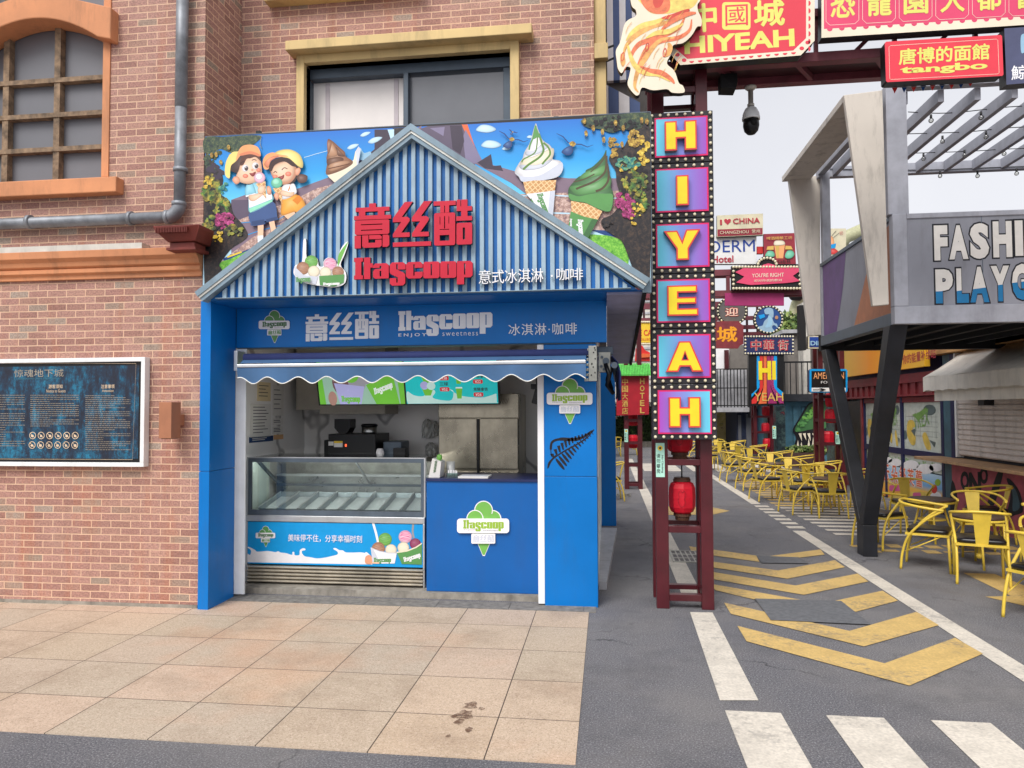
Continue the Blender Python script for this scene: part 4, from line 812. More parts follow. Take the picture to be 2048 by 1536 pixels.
npan=8; pw=(gx1-gx0-.1)/npan
for k in range(npan):
    x0=gx0+.06+pw*k; b_=MB(); dep=.045
    def tp(u,v,d): return (x0+.004+(pw-.008)*u,yt0+(yt1-yt0)*v,zt0+(zt1-zt0)*v-d)
    b_.face([tp(.03,.03,dep),tp(.97,.03,dep),tp(.97,.97,dep),tp(.03,.97,dep)],'pan_white')
    for A,B in (((0,0),(1,0)),((1,0),(1,1)),((1,1),(0,1)),((0,1),(0,0))):
        a=(.03+.94*A[0],.03+.94*A[1]); c=(.03+.94*B[0],.03+.94*B[1])
        b_.face([tp(*a,dep),tp(*c,dep),tp(*B,0),tp(*A,0)],'pan_side')
    b_.build('ice_cream_pan',fz)
    b_=MB(); b_.bar((x0,yt0,zt0+.004),(x0,yt1,zt1+.004),.014,.006,'alu'); b_.build('pan_divider',fz)
# ------------------------------------------------------------------ awning
aw=thing('awning','rolled blue grey awning with scalloped valance across the serving hatch','awning',(-1.6,5.8,2))
YA=5.72; ax0=P(474,750,YA).x; ax1=P(1172,745,YA).x
zr=P(830,711,YA+.08).z; b_=MB(); b_.tube([(ax0+.02,YA+.09,zr),(ax1+.02,YA+.09,zr)],.036,'awning_navy',16); b_.build('roller',aw)
zb1=P(830,727,YA).z; b_=MB(); b_.box(ax0,ax1,YA-.010,YA+.03,zb1-.016,zb1+.012,'alu'); b_.build('front_bar',aw,bevel=.006)
b_=MB(); b_.raw([(ax0+.02,YA+.06,zr-.02),(ax1,YA+.06,zr-.02),(ax1,YA+.005,zb1+.019),(ax0+.02,YA+.005,zb1+.019)],[(0,1,2,3)],'awning_cloth'); b_.build('rolled_cloth',aw)
zt_=zb1-.016; zv=P(830,758,YA).z; am=.027; nx=220; L_=(ax1-ax0); per=L_/11.4
vs=[];fs=[];edge=[]
for k in range(nx+1):
    x=ax0+L_*k/nx; ph=(x-ax0)/per*2*math.pi; zz=zv-am*math.cos(ph+2.6)+.0
    for j in range(5):
        t=j/4; z=zt_+(zz-zt_)*t; y=YA-.002+.012*t*math.sin(ph*.5+1)+.006*math.sin(x*9+z*6)*t
        vs.append((x,y,z))
    edge.append((x,YA-.004+.012*math.sin(ph*.5+1)+.006*math.sin(x*9+zz*6),zz))
for k in range(nx):
    for j in range(4): a=k*5+j; fs.append((a,a+5,a+6,a+1))
b_=MB(); b_.raw(vs,fs,'awning_cloth',True); b_.build('valance',aw)
b_=MB(); b_.tube(edge,.0045,'piping',6); b_.build('edge_piping',aw)
b0=P(1176,692,YA+.05); b1=P(1194,762,YA+.05); b_=MB(); b_.box(b0.x+.004,b1.x,YA+.04,YA+.2,b1.z,b0.z,'steel_dull')
for k in range(7): b_.box(b0.x-.03+.004*k,b0.x+.003,YA+.06,YA+.11,b1.z+.04*k,b1.z+.02+.04*k,'steel_dull')
for k in range(9):
    xx=b0.x+.012+random.random()*.04; zz=b1.z+.02+random.random()*.24; b_.box(xx,xx+.01,YA+.036,YA+.0395,zz,zz+.012,'black')
b_.build('end_bracket',aw,bevel=.002)
l0=P(476,700,YA+.1); b_=MB(); b_.box(l0.x-.016,l0.x+.016,YA+.06,YA+.2,zr-.11,zr+.06,'alu'); b_.box(l0.x-.055,l0.x-.031,YA+.2,YA+.24,zr+.03,zr+.06,'alu_dark'); b_.build('end_bracket',aw,bevel=.003)
# folded side awning
sa=thing('side_awning','folded side awning with grey bracket and drooping dark blue cloth at the kiosk corner','awning',(0,6.1,1.9))
q0=P(1197,745,6.1); q1=P(1221,704,6.1)
b_=MB(); b_.box(q0.x,q1.x-.0,6.08,6.13,q0.z,q1.z,'steel_dull'); b_.box(q0.x-.01,q1.x+.02,6.131,6.2,q1.z-.02,q1.z+.05,'alu_dark'); b_.build('bracket',sa,bevel=.004)
b_=MB(); 
for a,c in ((.25,.3),(.62,.55),(.45,.15),(.7,.2),(.3,.75)): b_.tube([(q0.x+(q1.x-q0.x)*a,6.06,q0.z+(q1.z-q0.z)*c),(q0.x+(q1.x-q0.x)*a,6.081,q0.z+(q1.z-q0.z)*c)],.011 if a!=.62 else .028,'alu_dark',10)
b_.build('bolt_plate',sa)
r0=P(1231,731,6.05); b_=MB(); b_.tube([(r0.x-.01,5.98,r0.z),(r0.x+.04,8.6,r0.z-.02)],.026,'alu_dark',14); b_.build('front_bar',sa)
b_=MB(); b_.tube([P(1211,728,6.05),P(1219,752,6.02),P(1214,770,6.1),P(1226,786,6.2)],.018,'black',10); b_.tube([P(1222,735,6.1),P(1216,760,6.15),P(1222,778,6.2)],.022,'black_matt',10); b_.build('folding_arm',sa)
b_=MB(); vs=[];fs=[]; cl=[P(1223,712,6.0),P(1232,724,6.0),P(1238,745,6.0),P(1241,775,6.0),P(1242,800,6.0)]
for k,p in enumerate(cl):
    for j in range(9):
        t=j/8; vs.append((p.x-.06*k/4*t*.5+.012*math.sin(j*2.2+k),p.y+.02*j+.9*t,p.z+.02*math.sin(j*1.7)*k/4+.04*t))
for k in range(4):
    for j in range(8): a=k*9+j; fs.append((a,a+1,a+10,a+9))
b_.raw(vs,fs,'awning_navy',True); o=b_.build('cloth',sa); md=o.modifiers.new('s','SOLIDIFY'); md.thickness=.006
# ------------------------------------------------------------------ inside the kiosk
YB=IY1
fr_=thing('refrigerator','stainless steel upright refrigerator with two doors behind the counter','refrigerator',(-1.3,7.2,.05))
Yr=6.98; r0=P(877,790,Yr).x; r1=P(1037,790,Yr).x; zt=P(950,788,Yr).z; zdt=P(950,836,Yr).z; zdm=P(950,940,Yr).z; xm=(r0+r1)/2
b_=MB(); b_.box(r0,r1,Yr+.03,YB-.01,.055,zt,'fridge_steel'); b_.build('cabinet',fr_,bevel=.004)
b_=MB(); b_.box(r0,r1,Yr,Yr+.029,zdt+.004,zt,'fridge_steel'); b_.build('top_panel',fr_,bevel=.003)
b_=MB()
for s_ in (0,1):
    for k in range(15): x=r0+.035+(.42)*s_+.0155*k; b_.bar((x,Yr-.001,zt-.10),(x+.02,Yr-.001,zt-.045),.006,.003,'black')
b_.build('vent',fr_); b_=MB(); b_.box(xm-.05,xm+.05,Yr-.004,Yr-.0005,zt-.1,zt-.06,'black'); b_.build('display',fr_)
for a,c in ((r0+.004,xm-.012),(xm+.012,r1-.004)):
    for z0,z1 in ((zdm+.01,zdt-.004),(.15,zdm-.012)):
        b_=MB(); b_.box(a,c,Yr-.012,Yr+.028,z0,z1,'fridge_steel'); b_.build('door',fr_,bevel=.006)
b_=MB(); b_.box(xm-.010,xm+.010,Yr-.02,Yr+.02,zdm-.2,zdt-.01,'black'); b_.build('handle',fr_)
cp=thing('wall_cupboard','beige wall cupboard above the coffee machine','cupboard',(-2.4,7.4,1.8))
p0=P(592,820,7.2); p1=P(640,700,7.2); b_=MB(); b_.box(p0.x,p1.x+.02,7.2,YB-.005,p0.z,2.3,'cupboard'); p2=P(770,828,7.15); b_.box(p1.x+.022,p2.x,7.15,YB-.005,p2.z,2.3,'cupboard'); b_.build('cabinet',cp,bevel=.003)
def screen(name_,lab,x0,x1,y0,y1,shape):
    Ys=6.62; a=P(x0,y1,Ys); b2=P(x1,y1,Ys); h=.42; tl=.12
    t_=thing('menu_screen',lab,'menu screen',(a.x,Ys,a.z))
    fr=MB(); e=Vector((0,-tl,h)); A=Vector((a.x-.012,Ys,a.z-.02)); B=Vector((b2.x+.012,Ys,a.z-.02)); nrm=Vector((0,h,tl)).normalized()*.04
    fr.prism([A,B,B+e,A+e],nrm,'black'); fr.build('casing',t_,bevel=.004)
    q=MB()
    def pt(u,v,k): return A+(B-A)*u+e*v-nrm*(.03+.02*k)
    def face(L,k,m_): q.face([pt(u,v,k) for u,v in L],m_)
    shape(q,face,pt); q.build('display',t_)
def em(n_,c_,s_=.24): mat(n_,c_,.25,var=.02,emit=s_)
for n_,c_ in dict(e_green=(110,190,60),e_green2=(90,150,90),e_mist=(150,190,170),e_lilac=(170,170,220),e_choc=(110,80,86),e_grey=(150,150,160),e_cyan=(20,196,200),e_milk=(190,226,220),e_red=(206,50,60),e_dk=(40,50,44),e_white=(230,236,236),e_skin=(170,130,120)).items(): em(n_,c_)
def sA(q,f,pt):
    f([(.02,.03),(.98,.03),(.98,.97),(.02,.97)],1,'e_mist'); f([(.02,.03),(.09,.03),(.06,.97),(.02,.97)],2,'e_green'); f([(.93,.03),(.98,.03),(.98,.97),(.9,.97)],2,'e_green')
    f(ell(.28,.52,.1,.28,16),2,'e_choc'); f(ell(.46,.52,.1,.24,16),2.2,'e_grey'); f(ell(.40,.7,.09,.2,16),2.4,'e_green'); f(ell(.63,.62,.1,.2,16),2.4,'e_grey')
    f([(.2,.50),(.54,.42),(.49,.03),(.25,.03)],3,'e_lilac'); f([(.56,.45),(.86,.75),(.92,.03),(.66,.03)],3,'e_green'); f(ell(.17,.16,.05,.16,14),3.2,'e_skin')
    d=traced('word'); fit(q,d,pt(.27,.05,4),pt(.48,.03,4),pt(.27,.22,4),.0006,'e_green'); fit(q,d,pt(.65,.2,4),pt(.86,.34,4),pt(.64,.38,4),.0006,'e_white')
def sB(q,f,pt):
    f([(.02,.03),(.98,.03),(.98,.97),(.02,.97)],1,'e_cyan'); f(spl([(.03,.05),(.03,.3),(.1,.22),(.2,.2),(.3,.33),(.33,.28),(.3,.16),(.42,.1),(.5,.12),(.52,.3),(.48,.34),(.6,.2),(.8,.16),(.9,.2),(.96,.24),(.965,.2),(.965,.06),(.95,.04),(.5,.035),(.1,.035)],4),2,'e_milk')
    for u,v in ((.24,.35),(.24,.62)):
        f([(u-.06,v+.06),(u+.08,v+.06),(u+.04,v-.14),(u-.02,v-.14)],3,'e_green'); f(ell(u-.02,v+.08,.045,.09,12),3.3,'e_lilac'); f(ell(u+.05,v+.07,.045,.09,12),3.5,'e_milk')
    for u,v in ((.58,.24),(.58,.56)):
        f([(u-.035,v+.13),(u+.035,v+.13),(u+.022,v-.1),(u-.022,v-.1)],3,'e_green'); f([(u-.035,v+.12),(u+.035,v+.12),(u+.033,v+.15),(u-.033,v+.15)],3.3,'e_white')
    for u,v,a,b2 in ((.38,.36,'三球','¥52'),(.38,.60,'二球','¥38'),(.73,.24,'焦糖拿铁','¥26'),(.73,.52,'牛郎拿铁','¥22')):
        fit(q,text_mesh(a,.02),pt(u,v+.06,3),pt(u+.06*len(a)*.5+.03,v+.06,3),pt(u,v+.14,3),.0005,'e_dk'); f(rrect(u,v-.06,u+.1,v+.03,.02),3,'e_red'); fit(q,text_mesh(b2),pt(u+.02,v-.045,3.4),pt(u+.08,v-.045,3.4),pt(u+.02,v+.015,3.4),.0005,'e_white')
screen('a','left menu screen showing two ice cream tubs, hung under the awning',640,812,770,807,sA); screen('b','right turquoise menu screen with red price tags, hung under the awning',813,998,770,806,sB)
b_=MB()
# coffee bench and machines
bn=thing('back_bench','steel back bench under the coffee machine','bench',(-2.3,7.2,.05)); zb_=P(700,922,7.0).z
b_=MB(); b_.box(IX0+.01,r0-.02,6.98,YB-.005,zb_-.04,zb_,'steel_dull'); b_.box(IX0+.02,r0-.03,7.02,YB-.01,.055,zb_-.041,'steel_dull'); b_.build('worktop',bn)
cm=thing('coffee_machine','black coffee machine with bean hopper and yellow label','coffee machine',(-2.4,7.1,zb_))
def X_(px,Y=7.0): return P(px,850,Y).x
def Z_(py,Y=7.0): return P(700,py,Y).z
b_=MB(); b_.box(X_(648),X_(690),7.0,7.4,zb_+.001,Z_(880),'black_matt'); b_.box(X_(658),X_(752),6.98,7.45,zb_+.002,Z_(868),'black'); b_.build('body',cm,bevel=.006)
b_=MB(); b_.prism([(X_(665),7.05,Z_(838)),(X_(697),7.05,Z_(838)),(X_(697),7.05,Z_(856)),(X_(690),7.05,Z_(867)),(X_(674),7.05,Z_(867)),(X_(665),7.05,Z_(856))],(0,.16,0),'black'); b_.build('hopper',cm)
b_=MB(); b_.box(X_(670),X_(687),6.974,6.979,Z_(894),Z_(886),'paper'); b_.box(X_(670),X_(687),6.973,6.978,Z_(886),Z_(882),'p_yellow'); b_.box(X_(659),X_(669),6.974,6.979,Z_(891),Z_(883),'paper'); b_.build('label_sticker',cm)
em('e_lamp',(240,90,50),1.2); b_=MB(); b_.box(X_(692),X_(695),6.974,6.979,Z_(893),Z_(888),'e_lamp'); b_.build('indicator_lamp',cm)
bl=thing('bean_grinder','steel and black bean canister on top of the coffee machine','canister',(X_(729),7.1,Z_(868)))
c_=(X_(729),7.15,Z_(867)); hh=Z_(848)-Z_(867); rr=(X_(744)-X_(714))/2
b_=MB(); b_.lathe(c_,[(rr*.98,0),(rr,.01),(rr,hh*.7)],'steel',20); b_.build('drum',bl); b_=MB(); b_.lathe(c_,[(rr*1.08,hh*.71),(rr*1.1,hh*.85),(rr*.9,hh),(rr*.3,hh*1.02)],'black',20); b_.build('lid',bl)
kt=thing('till_machine','low black card terminal and printer beside the coffee machine','printer',(-2,7.1,zb_)); b_=MB(); b_.box(X_(760),X_(797),7.1,7.4,zb_+.001,Z_(884),'alu_dark'); b_.build('printer',kt,bevel=.01); b_=MB(); b_.box(X_(786),X_(811),7.0,7.09,zb_+.001,Z_(896),'black'); b_.build('terminal',kt,bevel=.006)
jg=thing('white_jug','white plastic jug beside the coffee machine','jug',(-2.1,7.0,zb_)); b_=MB(); b_.lathe((X_(761),6.99,zb_+.001),[(.035,0),(.04,.02),(.04,.09),(.03,.12),(.028,.125)],'p_white',14); b_.build('jug',jg)
for k,(a,b2,c,d) in enumerate(((842,865,838,876),(863,876,842,872),(849,872,884,912))):
    t_=thing('plastic_bag',('clear bag of lids hanging on the marble wall, left of the pair','smaller clear bag hanging beside the refrigerator','crumpled clear bag hanging lowest by the refrigerator')[k],'plastic bag',(X_(a,7.55),7.55,Z_(c,7.55)))
    q=MB(); x0,x1,z1,z0=X_(a,7.52),X_(b2,7.52),Z_(c,7.52),Z_(d,7.52); vs=[];fs=[]
    for i in range(7):
        for j in range(7):
            u,v=i/6,j/6; wv=.5-(.5-.12*(v>.85))*1; xx=x0+(x1-x0)*(.5+(u-.5)*(1-.75*max(0,v-.75)*4)); vs.append((xx,7.50+.05*(2*u-1)**2+.012*math.sin(i*3+j*2+k),z0+(z1-z0)*v))
    for i in range(6):
        for j in range(6): a_=i*7+j; fs.append((a_,a_+7,a_+8,a_+1))
    q.raw(vs,fs,'clear_bag'); o=q.build('film',t_); o.modifiers.new('s','SOLIDIFY').thickness=.02
# papers on the left inner wall
def paper(lab,y0,y1,z0,z1,m_,rows_=0,title=None,mm='ink'):
    t_=thing('wall_notice',lab,'notice',(IX0,y0,z0)); q=MB(); q.box(IX0+.0015,IX0+.004,y0,y1,z0,z1,m_); q.build('sheet',t_)
    if rows_:
        q=MB()
        for k in range(rows_):
            zz=z1-(z1-z0)*(k+1)/(rows_+1.5); q.box(IX0+.0045,IX0+.005,y0+(y1-y0)*.12,y0+(y1-y0)*random.uniform(.6,.88),zz-.004,zz+.003,mm)
        q.build('printed_lines',t_)
def YX(px): return PX(px,850,IX0).y
def ZX(py,px=520): return PX(px,py,IX0).z
paper('cream certificate on the left inner wall under the awning',YX(513),YX(540),ZX(802),ZX(764),'paper_cream',4); paper('large white notice sheet, left column of the inner wall',YX(500),YX(541),ZX(874),ZX(808),'paper',9)
paper('narrow white notice with blue head on the left inner wall',YX(544),YX(566),ZX(832),ZX(768),'paper',5); paper('small white notice under the narrow blue headed one',YX(544),YX(565),ZX(851),ZX(838),'paper',2); paper('lowest small white notice on the left inner wall',YX(544),YX(565),ZX(870),ZX(855),'paper',3)
paper('dark blue strip notice at the foot of the papers',YX(498),YX(546),ZX(884),ZX(873),'ink_blue',2,mm='paper'); paper('peach strip beside the dark blue strip notice',YX(547),YX(566),ZX(882),ZX(872),'ink_peach')
cmk=thing('hanging_camera','black clamp mounted camera hanging inside beside the right white trim','camera',(-.6,6.4,1.9)); b_=MB(); b_.tube([P(1075,755,6.35),P(1075,790,6.35)],.015,'black',8); b_.box(P(1062,770,6.35).x,P(1078,770,6.35).x,6.33,6.4,P(1070,778,6.35).z,P(1070,768,6.35).z,'black'); b_.build('clamp',cmk); b_=MB(); b_.bar(P(1078,778,6.33),P(1070,808,6.33),.07,.06,'black'); b_.build('body',cmk,bevel=.005)
# ------------------------------------------------------------------ billboard with printed picture
bi=thing('billboard','wide billboard above the kiosk printed with two children, ice creams and jungle','billboard',(-1.5,5.56,3.2))
YBB=5.575; q0=P(410,273,YBB); q1=P(1300,230,YBB); q2=P(1303,558,YBB)
TL=lambda x:273-(x-410)*43/890
b_=MB(); b_.box(q0.x,q1.x,YBB,YBB+.05,2.53,q0.z-.004,'p_dark'); b_.build('board',bi)
b_=MB(); b_.box(q0.x,q1.x,YBB-.001,YBB+.051,q0.z-.0035,q0.z+.002,'alu_dark'); b_.box(q1.x,q1.x+.006,YBB-.001,YBB+.051,2.53,q0.z,'alu_dark'); b_.build('edge_strip',bi)
for px in (515,1112):
    p=P(px,TL(px)-4,YBB); b_=MB(); b_.box(p.x-.02,p.x+.02,YBB+.01,YBB+.04,p.z-.02,p.z+.015,'black'); b_.build('clip',bi)
pc=Pic(YBB,step=.00006)
W=lambda L:[(400+x*.26048,220+y*.26048) for x,y in L]          # left zoom
E_=lambda L:[(840+x*.26044,220+y*.26044) for x,y in L]         # right zoom
pc.poly([(411,TL(411)+1),(1299,TL(1299)+1),(1302,556),(405,600)],'sky_print')
# distant stadium and hills
pc.poly(W([(240,690),(380,640),(560,650),(760,600),(980,520),(1240,380),(1480,250),(1700,120),(1700,700),(900,1400),(240,1100)]),'p_stand')
pc.poly(W([(240,690),(420,690),(400,850),(230,830)]),'p_rock'); pc.poly(W([(1340,150),(1470,150),(1480,240),(1230,450),(1220,400),(1340,300)]),'p_rock2'); pc.poly(W([(1480,140),(1640,130),(1480,250)]),'rock_print'); pc.poly(W([(1440,150),(1490,148),(1490,215),(1470,240)]),'p_cloud')
pc.sm(W([(1230,290),(1260,330),(1310,320),(1310,380),(1230,380)]),'p_tea')
pc.poly(W([(140,1180),(400,980),(640,860),(900,760),(760,1000),(400,1300)]),'crowd_print'); pc.poly(W([(260,860),(600,870),(1000,640),(1060,560),(900,600),(700,700),(360,820)]),'crowd_print')
pc.line(W([(180,1150),(300,1110),(450,1050)]),6,'p_navy'); pc.line(W([(210,1130),(320,1090)]),3.2,'p_yellow'); pc.line(W([(280,870),(600,840),(760,760)]),1.6,'p_cyan'); pc.line(W([(330,970),(480,920),(640,880)]),1.6,'p_cyan')
pc.poly(W(spl([(100,1320),(150,1180),(240,1140),(420,1060),(380,1120),(200,1260)],4)),'grass_print')
for x,y,s in ((1130,280,.9),(1290,230,1.1),(1230,185,.8)): pc.sm(W([(x,y+15*s),(x+30*s,y-12*s),(x+70*s,y-22*s),(x+100*s,y-18*s),(x+84*s,y),(x+60*s,y+15*s),(x+25*s,y+26*s)]),'p_cloud')
pc.line(W([(800,365),(900,335),(985,312)]),1.2,'p_cloud')
# right side
pc.poly(E_([(0,145),(60,125),(330,112),(380,180),(470,380),(420,420),(300,360)]),'p_rock'); pc.poly(E_([(75,140),(180,200),(190,130)]),'p_rock3'); pc.poly(E_([(320,112),(365,112),(410,250),(440,330),(380,250)]),'p_lava'); pc.poly(E_([(330,210),(350,150),(480,390),(440,420),(350,390)]),'p_rock3'); pc.poly(E_([(230,120),(320,118),(340,240),(310,340),(250,300)]),'p_rock2')
pc.poly(E_([(420,410),(500,390),(545,340),(550,420),(620,440),(690,460),(760,480),(1140,525),(1540,525),(1540,1000),(1050,820),(700,560)]),'p_stand'); pc.poly(E_([(440,405),(480,380),(545,340),(560,430),(620,425),(640,470),(500,450)]),'p_rock2')
pc.poly(E_([(700,650),(1540,620),(1560,960),(1100,900),(850,720)]),'crowd_print'); pc.line(E_([(760,660),(1000,655),(1540,680)]),2.4,'p_cloud'); pc.line(E_([(980,790),(1150,795)]),3,'p_cloud')
pc.poly(E_([(1280,960),(1320,955),(1450,965),(1560,1000),(1610,1090),(1600,1180),(1660,1260),(1600,1240),(1280,1010)]),'grass_print'); pc.poly(E_([(1310,920),(1420,925),(1540,980),(1420,962)]),'p_navy')
for x,y,s in ((430,140,1.4),(470,260,1.4),(630,295,.6),(820,205,.5)): pc.sm(E_([(x,y+8*s),(x+30*s,y-18*s),(x+80*s,y-14*s),(x+110*s,y+8*s),(x+70*s,y+24*s),(x+20*s,y+20*s)]),'p_cloud')
# printed jungle, left and right
pc.poly(W(spl([(36,215),(180,205),(460,195),(420,260),(330,320),(240,330),(160,300),(100,330),(36,330)],4)),'vine_print')
pc.poly(W(spl([(36,400),(90,390),(150,450),(180,540),(160,640),(230,700),(260,800),(330,880),(370,960),(330,1010),(250,1060),(190,1130),(150,1190),(170,1240),(90,1330),(36,1360)],4)),'rock_print')
random.seed(11)
def blobs(zf,cx,cy,rx,ry,n,m_,s=1):
    for k in range(n):
        a=random.uniform(0,6.28); d=math.sqrt(random.random()); x=cx+rx*d*math.cos(a); y=cy+ry*d*math.sin(a); r=random.uniform(8,22)*s
        pts=[(x+r*random.uniform(.6,1.25)*math.cos(j*.9),y+r*random.uniform(.5,1.1)*math.sin(j*.9)) for j in range(7)]
        pc.poly(zf(pts),m_); pc.k-=.5
blobs(W,100,350,70,110,16,'vine_print',1.3); blobs(W,120,480,60,60,16,'p_rock2',1.3); blobs(W,90,620,60,120,60,'foliage_print',1.3); blobs(W,170,760,60,90,40,'foliage_print',1.1); blobs(W,110,820,60,90,30,'p_dark',1.2); blobs(W,70,560,36,50,14,'bloom_yel'); blobs(W,80,690,40,30,10,'foliage_print'); blobs(W,180,600,40,40,10,'bloom_teal'); blobs(W,190,850,70,60,30,'bloom_mag',1.2); blobs(W,80,880,40,70,18,'foliage_print',1.3); blobs(W,270,930,60,50,16,'foliage_print',1.2); blobs(W,150,960,30,60,8,'bloom_yel',.9); blobs(W,110,1000,40,30,5,'bloom_yel',.7)
for x,y in ((130,345),(225,290),(165,405),(240,360),(95,350)): pc.sm(W([(x-14,y-8),(x,y-20),(x+12,y-4),(x+8,y+18),(x-8,y+14)]),'bloom_gold')
pc.line(W([(475,200),(465,260),(478,300)]),1,'foliage_print')
pc.poly(E_(spl([(1235,90),(1300,60),(1500,40),(1760,30),(1760,160),(1640,170),(1560,150),(1480,180),(1380,150),(1290,140)],4)),'vine_print')
pc.poly(E_(spl([(1590,240),(1640,170),(1700,140),(1765,150),(1765,1300),(1700,1290),(1640,1230),(1600,1130),(1550,1010),(1480,960),(1400,900),(1400,840),(1480,800),(1540,700),(1510,560),(1500,470),(1450,380),(1500,300),(1560,290)],4)),'rock_print')
blobs(E_,1640,620,110,220,70,'foliage_print',1.3); blobs(E_,1640,560,110,260,40,'p_dark',1.1); blobs(E_,1500,110,200,50,40,'p_dark',.9); blobs(E_,1660,230,60,60,20,'bloom_gold',1.5); blobs(E_,1480,300,40,70,16,'bloom_gold',1.1); blobs(E_,1720,330,40,110,22,'bloom_yel',1.2); blobs(E_,1600,420,80,50,24,'bloom_teal',1.1); blobs(E_,1660,560,90,60,26,'foliage_print',1.5); blobs(E_,1560,700,70,60,30,'bloom_mag',1.2); blobs(E_,1600,790,60,40,18,'bloom_mag'); blobs(E_,1700,720,60,80,24,'foliage_print',1.3); blobs(E_,1690,770,60,50,14,'bloom_yel',.8); blobs(E_,1630,860,20,30,6,'bloom_yel',.9); blobs(E_,1440,880,40,30,10,'rock_print'); blobs(E_,1590,440,70,60,8,'bloom_yel',.7)
for x,y in ((1262,95),(1275,190),(1330,150),(1400,180),(1410,240),(1500,110),(1560,150),(1640,180),(1700,90),(1740,100),(1460,240),(1550,275)): pc.sm(E_([(x-12,y-14),(x+4,y-26),(x+14,y-6),(x+8,y+20),(x-8,y+14)]),'bloom_gold'); pc.line(E_([(x,y+10),(x-8,y+34),(x+6,y+44)]),1.2,'p_rock2')
for bx_,by_,s in ((710,235,1),(1175,270,1.25),(715,178,.3)):
    t=lambda L:E_([(bx_+x*s,by_+y*s) for x,y in L])
    pc.line(t([(-100,-65),(-60,-45),(-30,-10),(0,0)]),[1,2.4,2.6,2],'p_navy'); pc.line(t([(0,0),(50,2),(90,18),(125,5)]),[2,2.4,1.8,.8],'p_navy'); pc.sm(t([(-22,-6),(0,-18),(18,-2),(6,14),(-12,12)]),'bloom_gold'); pc.sm(t([(-70,50),(-40,20),(-5,12),(0,50),(-30,70)]),'p_navy')
# soft ice, white with green sauce
pc.sm(E_([(888,115),(910,160),(945,240),(1000,280),(1030,340),(1020,385),(1080,400),(1100,460),(1060,520),(960,545),(800,560),(760,520),(730,485),(760,420),(790,380),(805,330),(850,250)]),'p_white')
pc.sm(E_([(735,490),(800,520),(920,510),(1040,440),(1090,410),(1098,460),(1060,515),(960,545),(800,560),(765,520)]),'p_shade'); pc.sm(E_([(790,385),(860,370),(950,330),(1020,300),(1030,340),(1000,400),(900,440),(800,450),(770,440)]),'p_cream'); pc.sm(E_([(770,430),(900,430),(1000,390),(1010,400),(930,455),(800,470)]),'p_shade'); pc.sm(E_([(810,330),(880,320),(940,270),(990,285),(920,340),(830,360)]),'p_shade')
pc.line(E_(spl([(895,130),(880,200),(850,270),(840,315)],5,False)),[1]+[3]*14+[2]*6,'p_green2'); pc.line(E_(spl([(905,180),(900,280),(880,340),(800,385),(785,410)],5,False)),2.5,'p_sauce'); pc.line(E_(spl([(915,190),(940,270),(950,320),(920,370),(840,425),(795,465)],5,False)),4.2,'p_sauce'); pc.line(E_(spl([(950,260),(990,300),(1000,350),(960,400),(940,425)],5,False)),3.6,'p_sauce'); pc.poly(E_([(886,118),(900,150),(935,235),(905,215),(885,230),(862,235)]),'p_green2')
pc.poly(E_([(795,560),(880,548),(980,548),(1048,545),(1035,640),(930,660),(818,655)]),'waffle'); pc.poly(E_([(818,652),(930,640),(1040,625),(1022,822),(905,750)]),'p_white'); pc.poly(E_([(1000,632),(1040,625),(1022,822),(985,800)]),'p_shade')
def vword(bl_,br_,tl_,m_):
    pc.k+=1; yv=pc.Y-pc.k*pc.step; V=[Vector((p.x,yv,p.z)) for p in (P(*q,pc.Y) for q in (E_([bl_])[0],E_([br_])[0],E_([tl_])[0]))]; fit(pc.mb,traced('word'),*V,.0004,m_)
vword((885,655),(935,800),(945,645),'p_green2'); vword((845,690),(875,740),(860,685),'p_green2')
# matcha soft ice
pc.sm(E_([(1430,315),(1432,380),(1440,460),(1470,540),(1465,600),(1485,650),(1475,760),(1440,790),(1360,765),(1270,720),(1160,705),(1140,620),(1180,560),(1220,520),(1270,500),(1275,470),(1330,440),(1400,370)]),'p_green3')
pc.sm(E_([(1145,650),(1220,670),(1320,650),(1420,650),(1480,660),(1470,760),(1440,785),(1360,760),(1270,718),(1165,700)]),'p_green2'); pc.sm(E_([(1150,600),(1240,580),(1350,560),(1440,520),(1465,560),(1430,620),(1320,650),(1210,660)]),'p_green2'); pc.sm(E_([(1280,480),(1350,460),(1420,430),(1440,470),(1380,510),(1250,540),(1230,520)]),'p_green2')
pc.line(E_(spl([(1430,340),(1400,400),(1340,460),(1310,485)],5,False)),[1]+[3]*9+[2]*6,'p_sauce2'); pc.line(E_(spl([(1432,360),(1430,440),(1410,500),(1330,560),(1220,605),(1200,615)],5,False)),4.2,'p_sauce2'); pc.line(E_(spl([(1436,420),(1450,500),(1440,560),(1400,610),(1350,632)],5,False)),4.4,'p_sauce2'); pc.line(E_(spl([(1180,560),(1260,540),(1340,500)],5,False)),2.4,'p_sauce2')
pc.poly(E_([(1160,705),(1280,725),(1400,785),(1365,850),(1250,830),(1165,790)]),'waffle'); pc.poly(E_([(1160,785),(1260,825),(1368,848),(1285,1000),(1140,905)]),'p_green2'); pc.poly(E_([(1320,845),(1368,848),(1285,1000),(1250,975)]),'p_green3')
vword((1200,845),(1205,960),(1255,850),'p_white'); vword((1150,840),(1150,900),(1170,842),'p_white')
